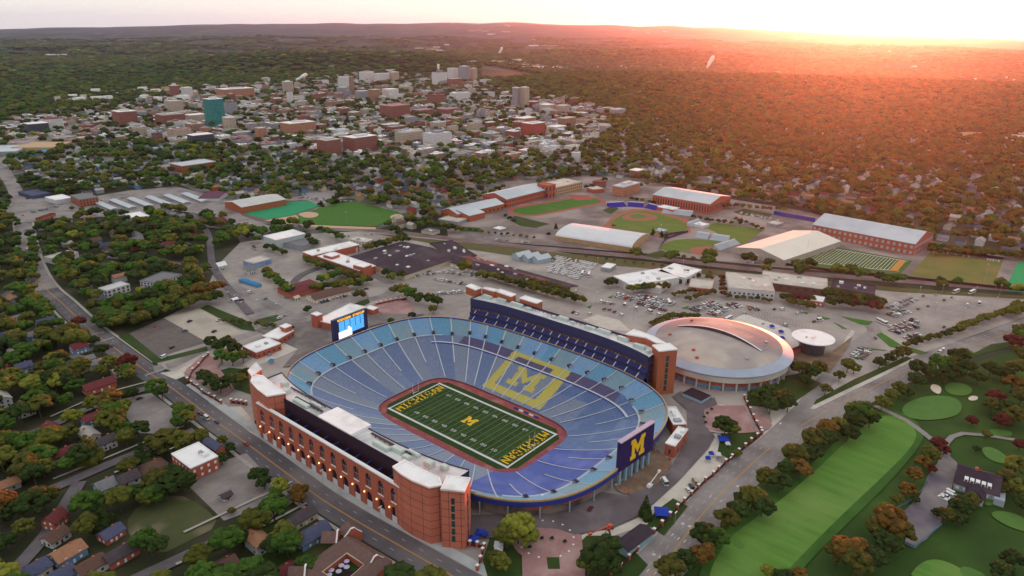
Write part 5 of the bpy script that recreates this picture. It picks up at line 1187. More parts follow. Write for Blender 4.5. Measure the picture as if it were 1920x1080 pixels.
# ---- courtyard restaurant at the lower edge
def courtyard():
    # outer ring of gabled wings around an open court
    A = [Vector(g(*p, 5)) for p in ((603, 1070), (650, 1034), (684, 1056), (640, 1095))]
    c = sum(A, Vector((0, 0)))/4; r = thing('courtyard_restaurant', 'brown roofed courtyard restaurant with stepped brick gables at the lower edge', 'building', (c.x, c.y, 0)); occupy([tuple(c+(a-c)*2.0) for a in A], 3, True); occ_view([tuple(c+(a-c)*2.0) for a in A], 12)
    A = [a-c for a in A]; w = 9.5
    n = 4; inn = A; out = []
    for i in range(4):
        p, q, s = A[i-1], A[i], A[(i+1) % 4]; d1 = (q-p).normalized(); d2 = (s-q).normalized(); n1 = Vector((d1.y, -d1.x)); n2 = Vector((d2.y, -d2.x))
        if n1.dot(q) < 0: n1 = -n1
        if n2.dot(q) < 0: n2 = -n2
        k = (n1+n2); out.append(q+k*(w/(1+n1.dot(n2))))
    mid = [(a+b)/2 for a, b in zip(inn, out)]
    wl = MB(); rf = MB(); tr = MB()
    for i in range(4):
        j = (i+1) % 4
        wl.face([(*inn[i], 0), (*inn[j], 0), (*inn[j], 4.5), (*inn[i], 4.5)]); wl.face([(*out[i], 0), (*out[j], 0), (*out[j], 4.5), (*out[i], 4.5)])
        rf.face([(*inn[i], 4.4), (*inn[j], 4.4), (*mid[j], 7.6), (*mid[i], 7.6)]); rf.face([(*out[i], 4.4), (*out[j], 4.4), (*mid[j], 7.6), (*mid[i], 7.6)])
        a, b = inn[i], inn[j]; a2, b2 = a*.95, b*.95; tr.face([(*a, 4.5), (*b, 4.5), (*b2, 4.5), (*a2, 4.5)]); tr.face([(*a2, 4.0), (*b2, 4.0), (*b2, 4.5), (*a2, 4.5)])
    wl.build('wall', BRS, r); rf.build('roof', pmat('brown_shingle', (.17, .105, .095), (.13, .08, .072), .6), r); tr.build('eaves_trim', CRW, r)
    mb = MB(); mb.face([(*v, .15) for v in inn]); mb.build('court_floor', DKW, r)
    # gable ends standing proud at three corners
    for (px, py, ax) in ((575, 1070, 0.75), (662, 1000, -.35), (706, 1052, -.1), (635, 1004, .7)):
        x, y = g(px, py, 6); x -= c.x; y -= c.y; s_ = bpy.data.objects.new('gable', None)
        mb = MB(); hw, H, D = 4.6, 9.2, 5
        prof = [(-hw, 0), (hw, 0), (hw, 5.2), (hw*.55, 7.2), (.9, H), (-.9, H), (-hw*.55, 7.2), (-hw, 5.2)]
        mb.face([(p, 0, q) for p, q in prof]); mb.face([(p, .5, q) for p, q in prof])
        gb = mb.build('gable_wall', BRS, r, (x, y, 0), ax)
        t = MB()
        for (p, q) in zip(prof[2:], prof[3:]): t.face([(p[0], -.15, p[1]+.05), (q[0], -.15, q[1]+.05), (q[0], .65, q[1]+.05), (p[0], .65, p[1]+.05)]); t.face([(p[0], -.15, p[1]-.3), (q[0], -.15, q[1]-.3), (q[0], -.15, q[1]+.05), (p[0], -.15, p[1]+.05)])
        t.build('coping', WP, gb)
        rf = MB(); rf.face([(-hw, .5, 5), (-.0, .5, 8.6), (0, 8, 8.6), (-hw, 8, 5)]); rf.face([(hw, .5, 5), (0, .5, 8.6), (0, 8, 8.6), (hw, 8, 5)]); rf.build('gable_roof', MATS['brown_shingle'], gb)
    for i, (px, py) in enumerate([(636, 1047), (650, 1051), (623, 1056), (640, 1059), (650, 1062), (621, 1068), (635, 1070), (617, 1077)]):
        x, y = g(px, py, 2.5); u = thing('parasol', f'lavender parasol in the restaurant courtyard, {["topmost", "top right", "upper left", "middle", "right", "lower left", "lower middle", "lowest"][i]} of the group', 'parasol', (x, y, .15), 0, 'courtyard parasols')
        MB().cyl(0, 0, 0, 2.6, .05, n=6).build('pole', TRM, u); MB().cyl(0, 0, 2.1, 2.9, 1.5, .05, 8).build('canopy', pmat('lavender_canvas', (.52, .46, .66), (.44, .38, .56), .8), u)
courtyard()
# ---- houses
HCOL = [('white', WHW), ('cream', CRW), ('grey', GRW), ('blue', BLW), ('brick', BRS), ('tan', TAN)]
RCOL = [('dark', DRF), ('grey', GRF), ('brown', BWR), ('navy', NRF), ('tan', TRF), ('red', BRF), ('pale', CON)]
HM = {}
def house_parts(L, W, h, rh, style, wall, roof, key):
    if key not in HM: HM[key] = (walls(style if style == 'gable' else 'flat', L, W, h, rh).mesh('wall', wall), roofgeo(style, L, W, h, rh, .6).mesh('roof', roof),
                                 MB().box(-.6, -.07, 0, .6, .07, 1.4).mesh('window', WP if wall in (BRS, BLW) else GLS), MB().box(-.55, -.07, 0, .55, .07, 2.1).mesh('door', WP if wall is not WHW else BRF), MB().box(-.5, -.5, 0, .5, .5, 1.8).mesh('chimney', BRS))
    return HM[key]
def house(x, y, rot, L, W, h, rh, style, wn, wall, rn, roof, near, label=None, cat='house', grp='houses of the neighbourhoods'):
    key = (L, W, h, rh, style, wn, rn); wm, rm, wi, dm, ch = house_parts(L, W, h, rh, style, wall, roof, key)
    r = thing('house', '', cat, (x, y, 0), rot, None)
    w = link('wall', wm, r); rf = link('roof', rm, r)
    if near:
        for (px, py, a) in ((-L/4, -W/2-.02, 0), (L/4, -W/2-.02, 0), (-L/2-.02, -W/5, math.pi/2), (-L/2-.02, W/5, math.pi/2), (-L/4, W/2+.02, 0), (L/2+.02, 0, math.pi/2)):
            for zz_ in ((1.0,) if h < 4.5 else (1.0, 3.8)): link('window', wi, r, (px, py, zz_), a)
        link('door', dm, r, (0, -W/2-.03, .1))
        c_ = link('chimney', ch, rf, (L*.2, W*.12, h+rh-1.4))
    if label: tag(r, label, cat, None); c, s = math.cos(rot), math.sin(rot); occ_view([(x+a*c-b*s, y+a*s+b*c) for a, b in ((-L/2, -W/2), (L/2, -W/2), (L/2, W/2), (-L/2, W/2))], 10)
    else: later(r, f'{wn} house with {rn} roof', x, y, cat, grp)
    c, s = math.cos(rot), math.sin(rot); occupy([(x+a*c-b*s, y+a*s+b*c) for a, b in ((-L/2, -W/2), (L/2, -W/2), (L/2, W/2), (-L/2, W/2))], 2.0)
    return r
def H(px, py, L, W, h, rh, wall, roof, label, rot=0, style='gable'):
    x, y = g(px, py); wn = {id(v): k for k, v in HCOL}.get(id(wall), 'white'); rn = {id(v): k for k, v in RCOL}.get(id(roof), 'dark')
    house(x, y, rot, L, W, h, rh, style, wn, wall, rn, roof, True, label)
H(286, 884, 14, 10, 4, 2.5, BRO and TAN, BWR, 'orange brick bungalow with a brown hip roof left of the apartment block', 0, 'hip')
H(243, 912, 10, 9, 6, 3.2, WHW, DRF, 'white two storey house with dark roof and rear dormer row'); H(200, 924, 9, 10, 5.5, 3, BLW, GRF, 'pale blue house with grey roof and white rear windows')
H(106, 985, 9, 8, 5, 3, BRS, BRF, 'red brick house with a white gable front at lower left', .5); H(107, 1014, 10, 8, 3.5, 2, WHW, BWR, 'low garage with brown roof and white eaves at lower left', .3)
H(130, 1048, 13, 10, 4.5, 2.6, BLW, TRF, 'blue house with wide tan roof at lower left', .15); H(210, 1008, 10, 8, 3.5, 2.2, BRS, NRF, 'brick cottage with dark roof beside the worn field', .2); H(228, 1048, 14, 8, 4, 2.5, BRS, DRF, 'brick house with dark plum roof below the worn field', .1)
H(172, 1072, 12, 9, 4, 2.5, WHW, BWR, 'brown roofed house with two white dormers at the lower edge', .1); H(70, 1080, 10, 9, 4.5, 2.6, CRW, NRF, 'navy roofed cream house at the bottom left corner', .2); H(118, 1090, 10, 9, 4, 2.5, BLW, NRF, 'navy roofed blue house cut by the lower edge', .1)
H(88, 614, 13, 8, 5.5, 3, WHW, NRF, 'white house with navy roof and dormers left of the avenue'); H(68, 636, 12, 8, 5, 2.5, BLW, GRF, 'light blue house with white gable left of the avenue'); H(112, 628, 12, 6, 3.5, 1.6, BLW, GRF, 'low pale blue garage left of the avenue')
H(150, 660, 11, 9, 5, 3, BLW, BRF, 'bright blue house with dark red roof beside the avenue'); H(150, 684, 20, 8, 3.6, 1.8, WHW, GRF, 'long low white house with grey roof'); H(181, 688, 12, 9, 4, 2, WHW, GRF, 'white house with broad grey roof beside the red roofed house', 0, 'hip')
H(187, 730, 20, 9, 4, 3, BRS, BRF, 'brick house with dark red roof and white gable end'); H(221, 704, 6, 8, 4, 1.5, CRW, CON, 'small pale green house beside the avenue'); H(46, 696, 10, 9, 4.5, 2.6, GRW, NRF, 'dark blue roofed house at the left edge'); H(202, 838, 9, 8, 5, 2.8, WHW, DRF, 'white gabled house with dark roof above the dark street')
H(567, 978, 13, 8, 4, 2.4, CRW, DRF, 'cream house with near black roof beside the avenue'); H(586, 1012, 17, 9, 4, 2.6, BLW, NRF, 'long blue house with navy roof beside the courtyard restaurant'); H(440, 565, 5, 4, 2.5, 1, WHW, WP, 'tiny white kiosk in the upper grey lot')
H(535, 1078, 9, 7, 3, 1.8, BRS, BRF, 'small dark red roofed shed left of the courtyard restaurant'); H(425, 935, 5, 4, 2.6, 1.2, WHW, DRF, 'tiny white shed standing on the striped lot'); H(556, 563, 5, 4, 3, 1.4, CRW, CRW, 'little cream kiosk at the lot entrance')
H(187, 570, 9, 8, 5, 3, BLW, NRF, 'dark blue house behind the avenue sidewalk'); H(415, 505, 9, 8, 5, 3, WHW, WP, 'white gabled house at the edge of the upper lot'); H(470, 513, 10, 8, 5, 3, WHW, GRF, 'white gabled cottage with green grey roof above the blue shed')
# ------------------------------------------------------------------ downtown
BW_ = lambda n, w, gl, bw=3.2, rh=3.5, mo=.8: facade(n, w, gl, bw, rh, mo)
FM = {'beige': BW_('beige_front', (.46, .38, .30), (.13, .11, .10)), 'white': BW_('white_front', (.60, .59, .58), (.2, .22, .25), 3, 3.4, .9), 'brick': BW_('brick_front', (.27, .085, .06), (.06, .045, .05)), 'brown': BW_('brown_front', (.28, .16, .11), (.08, .06, .05), 2.6, 3.2, .9),
      'grey': BW_('grey_front', (.3, .3, .33), (.07, .08, .1), 3, 3.4, .8), 'teal': BW_('teal_glass_front', (.02, .19, .18), (.01, .13, .13), 3, 3.4, .25), 'orange': BW_('orange_front', (.44, .19, .11), (.11, .07, .06)), 'dark': BW_('dark_front', (.06, .06, .08), (.02, .025, .035), 3, 3.4, .5), 'red': BW_('red_front', (.42, .06, .04), (.10, .05, .05))}
FR = {'white': W_, 'grey': CON, 'pale': CONL, 'dark': DRF, 'pink': pmat('pink_roof', (.38, .22, .22), (.3, .17, .17), .1), 'blue': RFL, 'red': BRF}
def tower(name, label, x0, x1, yt, yb, wall, roof='white', asp=1.0, top=None, group=None):
    k = (x1-x0)/FOC; x, y = g((x0+x1)/2, yb); d = (Vector((x-CX, y-CY, -CZ))).dot(_d)
    wtot = k*d; th = abs(math.atan2(y-CY, x-CX)); w = wtot/(math.cos(th)*asp+math.sin(th)) ; dp = w*asp   # w along x, dp along y
    cx, cy = x+w*.5*math.cos(th)*.9, y+dp*.5*math.sin(th)*.9
    lo, hi = 0, 300
    for _ in range(30):
        m = (lo+hi)/2
        if proj(cx, cy, m)[1] > yt: lo = m
        else: hi = m
    h = max(5, m); h = h*.96
    r = thing(name, label, 'building', (cx, cy, 0), 0, group)
    MB().box(-w/2, -dp/2, 0, w/2, dp/2, h).build('wall', FM[wall], r)
    rf = MB().box(-w/2-.15, -dp/2-.15, h, w/2+.15, dp/2+.15, h+1.0)
    rf.build('roof', FR[roof], r)
    if top: MB().box(-w*.2, -dp*.2, h+1.01, w*.25, dp*.2, h+1+top).build('penthouse', FM['white' if wall != 'white' else 'grey'], r)
    occupy([(cx-w/2, cy-dp/2), (cx+w/2, cy-dp/2), (cx+w/2, cy+dp/2), (cx-w/2, cy+dp/2)], 6, True)
    return r, cx, cy, w, dp, h
TW = [('office_tower', 'tall teal glass office tower with white side edges', 387, 423, 183, 237, 'teal', 'white', .9, 4), ('apartment_tower', 'slim red and white tower at the far left of downtown', 321, 338, 159, 186, 'brick', 'white', 1, 6), ('office_block', 'white block right of the slim red and white tower', 342, 362, 163, 182, 'white', 'white', 1, 0),
      ('office_block', 'beige windowless block below the slim red and white tower', 312, 344, 188, 212, 'beige', 'pale', 1, 0), ('office_block', 'brick block with white corner left of the beige block', 216, 258, 207, 236, 'brick', 'white', 1, 4), ('office_block', 'wide brick block with grey roof in front of the beige block', 294, 346, 213, 236, 'brick', 'grey', .8, 2),
      ('office_block', 'low cream block left of the teal tower', 346, 385, 214, 230, 'beige', 'white', .7, 0), ('office_block', 'long orange brick block behind the teal tower', 402, 471, 165, 184, 'orange', 'white', .5, 3), ('office_block', 'dark block right of the teal tower', 422, 446, 190, 214, 'grey', 'dark', 1, 0),
      ('office_block', 'beige stone block at the foot of the teal tower', 420, 444, 219, 244, 'beige', 'white', 1, 3), ('office_block', 'dark glass block with white roof in front of the teal tower', 352, 398, 251, 272, 'dark', 'white', .6, 0), ('office_block', 'dark glass block among low white roofs at left', 50, 90, 230, 250, 'dark', 'white', .8, 0),
      ('office_block', 'red topped white block beside the left dark glass block', 84, 118, 221, 244, 'white', 'red', .8, 0), ('tower', 'beige tower at the steaming left end of the hospital group', 531, 551, 152, 176, 'beige', 'white', 1, 4), ('bell_tower', 'narrow white stone bell tower among low roofs', 539, 551, 172, 196, 'white', 'pale', 1, 3),
      ('hospital_block', 'white block with a brown tower on its right', 635, 657, 143, 166, 'white', 'white', 1, 2), ('tower', 'slim brown tower right of the white hospital block', 656, 665, 142, 176, 'brown', 'pale', 1, 0), ('hospital_block', 'long white hospital block on the ridge, left part', 672, 700, 134, 154, 'white', 'white', .6, 5),
      ('hospital_block', 'long white hospital block on the ridge, middle part', 700, 728, 137, 155, 'white', 'white', .6, 2), ('hospital_block', 'brown fronted hospital block on the ridge, right part', 728, 748, 134, 154, 'beige', 'white', .8, 2), ('office_block', 'square brown tower before the hospital ridge', 691, 715, 167, 188, 'brown', 'pale', 1, 0),
      ('office_block', 'white flat block right of the square brown tower', 716, 747, 166, 186, 'white', 'white', .8, 0), ('office_block', 'wide pale blue roofed hall left of the square brown tower', 664, 692, 170, 184, 'grey', 'blue', .6, 0), ('office_block', 'tall windowless dark brick cube', 801, 836, 177, 201, 'brick', 'red', 1, 0),
      ('office_block', 'large red brick block with a sloping pink roof', 710, 767, 196, 224, 'brick', 'pink', .7, 0), ('office_block', 'left of two low pink roofed halls', 768, 812, 205, 216, 'brick', 'pink', .6, 0), ('office_block', 'right of two low pink roofed halls', 814, 862, 203, 213, 'brick', 'pink', .6, 0),
      ('tower', 'grey striped twin tower on the wooded ridge, left one', 861, 881, 123, 152, 'grey', 'white', 1, 3), ('tower', 'beige striped twin tower on the wooded ridge, right one', 881, 895, 127, 151, 'beige', 'white', 1, 2), ('tower', 'pale tower left of the ridge twin towers', 839, 860, 127, 150, 'white', 'white', 1, 2),
      ('tower', 'white tower with red top left of the pale tower', 809, 838, 134, 158, 'white', 'red', .8, 8), ('office_block', 'red brick block below the ridge twin towers', 836, 865, 147, 162, 'brick', 'grey', .6, 0), ('office_block', 'bright white block lit by the sunrise', 838, 877, 173, 189, 'white', 'white', .4, 3),
      ('office_block', 'pale green grey block left of the brown slim tower', 632, 656, 163, 178, 'grey', 'pale', 1, 0), ('dormitory', 'left wing of the big red brick dormitory', 595, 640, 260, 292, 'brick', 'pale', .9, 3), ('dormitory', 'right wing of the big red brick dormitory', 640, 704, 254, 286, 'brick', 'white', .6, 3),
      ('dormitory', 'cream dormitory with blue grey mansard roof', 735, 790, 246, 268, 'beige', 'grey', .5, 2), ('dormitory', 'white and blue roofed residence block', 790, 845, 248, 276, 'white', 'blue', .7, 4), ('dormitory', 'small cream block above the white and blue residence', 806, 836, 228, 250, 'beige', 'blue', .8, 2),
      ('office_block', 'tan windowless cube left of the courtyard dormitory', 480, 500, 239, 262, 'orange', 'pale', 1, 0), ('dormitory', 'orange brick courtyard dormitory with white roof', 523, 588, 228, 252, 'orange', 'white', .6, 2), ('apartment_tower', 'left of the twin grey towers before the forest', 960, 975, 163, 203, 'grey', 'white', 1, 2),
      ('apartment_tower', 'right of the twin grey towers before the forest', 975, 992, 162, 203, 'beige', 'white', 1, 2), ('office_block', 'cream windowless hall right of the twin grey towers', 1010, 1040, 195, 214, 'beige', 'white', .8, 0), ('office_block', 'beige block beside the cream windowless hall', 1040, 1067, 197, 214, 'beige', 'pale', .8, 0),
      ('office_block', 'bright red block with teal glass corners', 975, 1020, 229, 256, 'red', 'white', .7, 2), ('office_block', 'small orange block behind the bright red block', 962, 1002, 220, 234, 'orange', 'white', .6, 0), ('office_block', 'grey block alone at the edge of the forest', 1140, 1170, 204, 220, 'grey', 'blue', .6, 2),
      ('office_block', 'low white roofed hall right of the bright red block', 1022, 1060, 236, 250, 'white', 'white', .7, 0), ('office_block', 'brown ended office block below the cream hall', 1042, 1076, 220, 240, 'brown', 'pale', .5, 1), ('chapel', 'small white building with a slim white tower in the trees', 1071, 1088, 285, 306, 'white', 'white', 1, 5),
      ('office_block', 'flat pale building at the forest edge', 1178, 1206, 318, 334, 'brick', 'white', .8, 0), ('office_block', 'brick block with red roof before the brick sports wing', 1110, 1135, 340, 354, 'brick', 'red', .9, 0), ('hall', 'brick apartment hall with pale roof behind home plate', 1140, 1192, 345, 368, 'orange', 'blue', .4, 3)]
for t in TW:
    tower(*t)
DTP = [(-20, 236), (60, 215), (200, 200), (300, 178), (400, 160), (520, 148), (640, 140), (820, 134), (905, 150), (950, 175), (1080, 190), (1150, 205), (1130, 262), (1050, 290), (950, 300), (720, 300), (560, 285), (420, 275), (250, 262), (120, 275), (-20, 300)]
DTW = [g(*p) for p in DTP]
xs = [p[0] for p in DTW]; ys = [p[1] for p in DTW]
cnt = 0; tries = 0
GB = {}; TB_ = []
stb = MB(); SBM = [FM['beige'], FM['white'], FM['brick'], FM['grey'], FM['brown'], W_, CON, CONL, FR['pink'], RFL]
while cnt < 900 and tries < 60000:
    tries += 1; px = RN.uniform(-10, 1150); py = 140+158*(RN.random()**.8)
    if not pip(px, py, DTP): continue
    x, y = g(px, py)
    x = round(x/7)*7; y = round(y/7)*7
    if occ(x, y): continue
    d = dist(x, y); k = 1 if d < 1800 else 1.2
    w = RN.choice([12, 15, 18, 22, 28, 38])*k; dp = RN.choice([12, 15, 20, 28])*k
    h = RN.choice([5, 6, 8, 9, 12, 14, 18])*(1.0 if d < 1500 else 1.1)
    if px < 250 or py > 262: h = min(h, 9)
    P = [(x-w/2, y-dp/2), (x+w/2, y-dp/2), (x+w/2, y+dp/2), (x-w/2, y+dp/2)]
    if any(occ(*q) for q in P+[((P[0][0]+P[1][0])/2, P[0][1]), (P[0][0], y), (P[1][0], y), (x, P[2][1])]): continue
    occupy(P, 3.5, True); cnt += 1; TB_.append((d, x, y, w, dp, h))
TB_.sort()
for i, (d, x, y, w, dp, h) in enumerate(TB_):
    wn = RN.choice(['beige', 'white', 'brick', 'grey', 'orange', 'brown', 'beige', 'brick', 'white', 'grey']); rn = RN.choice(['white', 'pale', 'pale', 'grey', 'blue', 'pink', 'white', 'grey', 'dark', 'grey'])
    if i < 240:
        key = (w, dp, h, wn, rn)
        if key not in GB:
            rf = MB().box(-w/2-.1, -dp/2-.1, h, w/2+.1, dp/2+.1, h+.8); rf.box(-w*.2, -dp*.2, h+.8, w*.1, dp*.15, h+RN.choice([2, 3, 4.5]))
            for _ in range(3): a_, b_ = RN.uniform(-.4, .4)*w, RN.uniform(-.4, .4)*dp; rf.box(a_-1, b_-.8, h+.8, a_+1, b_+.8, h+2.2, 1)
            wl = MB().box(-w/2, -dp/2, 0, w/2, dp/2, h)
            if w > 20: wl.box(-w/2+2, -dp/2-RN.choice([4, 6]), 0, w*RN.uniform(-.1, .3), -dp/2, h*RN.choice([.5, .7, 1.01]))
            GB[key] = (wl.mesh('wall', FM[wn]), rf.mesh('roof', [FR[rn], TRM]))
        r = thing('town_building', '', 'building', (x, y, 0)); link('wall', GB[key][0], r); link('roof', GB[key][1], r)
        later(r, f'{"tall" if h > 13 else "low"} {wn} building with {rn} roof', x, y, 'building', 'blocks of the town centre')
    else: stb.box(x-w/2, y-dp/2, 0, x+w/2, y+dp/2, h, RN.randrange(5), top=5+RN.randrange(5)); stb.box(x-w*.2, y-dp*.2, h, x+w*.15, y+dp*.2, h+3, RN.randrange(5), top=6)
stuff(stb.build('distant_buildings', SBM), 'far off jumble of low town roofs too small to tell apart', 'buildings')
for n, px, py in [('the hospital ridge', 710, 145), ('the red brick dormitory', 650, 275), ('the bright red block', 998, 245), ('the twin grey towers', 975, 185), ('the ridge twin towers', 878, 140), ('the square brown tower', 703, 178), ('the dark brick cube', 818, 190), ('the left edge warehouses', 60, 275), ('the white bell tower', 545, 185), ('the wide brick block', 320, 225), ('the pink roofed block', 738, 212), ('the orange courtyard dormitory', 555, 240), ('the blue roofed residence', 818, 262), ('the dark glass block', 70, 242)]:
    mark(n, px, py)
# ------------------------------------------------------------------ scattered houses on street grids
hs = []; tries = 0
def fits(x, y, L, W): return not any(occ(x+a, y+b) for a in (-L/2, 0, L/2) for b in (-W/2, 0, W/2))
HZONE_SKIP = [g(*p) for p in [(1225, 1120), (1480, 846), (1640, 760), (1800, 690), (1920, 650), (2300, 800), (2200, 1500), (1200, 1500)]]
cand = []
for i in range(5200):
    px = RN.uniform(-20, 1940); py = 190+(1080-190)*RN.random()**2.1; cand.append((px, py))
FARH = MB(); FHM = [WHW, CRW, GRW, BLW, DRF, GRF, BWR, CON]
nh = 0
for i in range(3000): cand.append((RN.uniform(-20, 1300), RN.uniform(225, 430)))
for i in range(1500): cand.append((RN.uniform(1000, 1930), RN.uniform(215, 470)))
for px, py in cand:
    x, y = g(px, py); 
    if py < 420: x = round(x/26)*26+RN.uniform(-4, 4)
    L = RN.choice([10, 12, 14]); W = RN.choice([8, 9]); h = RN.choice([3.5, 5.5, 6]); rh = RN.choice([2.2, 3])
    if pip(x, y, HZONE_SKIP) or not fits(x, y, L+5, W+5): continue
    if pip(px, py, DTP) and RN.random() < .6: continue
    if px < 450 and py > 480 and RN.random() < .55: continue
    d = dist(x, y)
    if d > 2300 or (px > 1000 and d > 1500 and RN.random() < .5): continue
    hs.append((d, x, y, L, W, h, rh)); occupy([(x-L/2, y-W/2), (x+L/2, y-W/2), (x+L/2, y+W/2), (x-L/2, y+W/2)], 7.5 if px > 1050 and py < 480 else 4.5 if py < 420 else 3.0)
hs.sort()
for i, (d, x, y, L, W, h, rh) in enumerate(hs):
    wn, wl = RN.choice(HCOL[:3]+HCOL[:2]+HCOL); rn, rf = RN.choice(RCOL); rot = RN.choice([0, math.pi/2])+RN.uniform(-.05, .05)
    if i < 250: house(x, y, rot, L, W, h, rh, 'gable', wn, wl, rn, rf, d < 620)
    else:
        X, Y = (L/2, W/2) if abs(rot) < .3 else (W/2, L/2); FARH.box(x-X, y-Y, 0, x+X, y+Y, h, RN.choice([0, 0, 1, 2, 3])); m = RN.choice([4, 5, 5, 6, 7, 7, 7])
        FARH.face([(x-X-.5, y-Y-.5, h), (x+X+.5, y-Y-.5, h), (x+X+.5, y, h+rh), (x-X-.5, y, h+rh)], m); FARH.face([(x-X-.5, y+Y+.5, h), (x+X+.5, y+Y+.5, h), (x+X+.5, y, h+rh), (x-X-.5, y, h+rh)], m)
stuff(FARH.build('distant_houses', FHM), 'far off houses half hidden between treetops', 'houses')
print('houses', len(hs), 'town', cnt)
# pale specks of far towns in the hazy land
FB = MB()
def farbox(px, py, w, dp, h, m=0):
    x, y = g(px, py); 
    for _ in range(6):
        x, y = g(px, py, terr(x, y))
        if abs(x) > 60000: return
    z = terr(x, y); FB.box(x-w/2, y-dp/2, z-10, x+w/2, y+dp/2, z+h, m)
for (x0, x1, y0, n, w) in [(775, 915, 92, 26, 110), (480, 560, 95, 10, 90), (560, 600, 106, 8, 90), (880, 990, 118, 26, 70), (960, 1060, 127, 26, 70), (1090, 1380, 128, 22, 26), (1290, 1400, 122, 8, 36), (1000, 1060, 84, 8, 120), (1700, 1760, 118, 5, 36), (1560, 1700, 97, 5, 60), (1800, 1925, 134, 12, 30), (0, 120, 108, 8, 80), (260, 480, 108, 16, 60), (840, 1000, 70, 12, 160), (1180, 1260, 80, 5, 90), (600, 760, 112, 14, 60), (1400, 1580, 133, 6, 26), (100, 350, 190, 26, 26), (180, 330, 176, 20, 26), (150, 190, 74, 5, 120)]:
    for i in range(n): farbox(RN.uniform(x0, x1), y0+RN.uniform(-3, 3), w*RN.uniform(.4, 1.3), w*RN.uniform(.3, .8), RN.uniform(8, 22), RN.choice([0, 0, 1, 2]))
stuff(FB.build('far_buildings', [W_, CONL, TAN]), 'pale specks of distant towns and sheds in the hazy land', 'buildings')
# meadow and water strips far away
for (x0, x1, y0, hgt, m) in [(300, 420, 110, 2, 'm'), (0, 60, 104, 2, 'm'), (450, 490, 101, 2, 'm'), (860, 960, 137, 3, 'm')]:
    pass
# steam plumes
def plume(label, px, py, px1, py1, r0, base=0):
    x, y = g(px, py, base); d = dist(x, y); s = d/FOC; o = thing('steam_plume', label, 'steam plume', (x, y, base)); mb = MB(); me = None
    bm = bmesh.new(); n = 9
    for i in range(n):
        t = i/(n-1); dx = (px1-px)*t*s+RN.uniform(-.8, .8)*s; dz = (py-py1)*t*s; rr = r0*s*(.5+1.0*t-.5*t*t)*RN.uniform(.8, 1.1)
        off = Vector((_r.x, _r.y, 0))*dx
        res = bmesh.ops.create_icosphere(bm, subdivisions=2, radius=rr, matrix=Matrix.Translation((off.x, off.y, dz)))
        for v in res['verts']: v.co += noise.noise_vector(v.co*(2.0/rr))*rr*.4
    me = bpy.data.meshes.new('puffs'); bm.to_mesh(me); bm.free(); me.polygons.foreach_set('use_smooth', [True]*len(me.polygons)); me.materials.append(pmat('steam_white', (.86, .84, .82), (.8, .78, .76), .01)); link('puffs', me, o)
plume('white steam plume rising before the right ridge', 1326, 126, 1334, 110, 3.4, 0); plume('small white steam plume on the distant plain above the ridge towers', 935, 104, 940, 92, 2.4)
plume('sunlit steam at the left end of the hospital group', 556, 150, 572, 141, 3.2, 25); plume('sunlit steam over the white tower with red top', 822, 130, 822, 123, 2.2, 25)
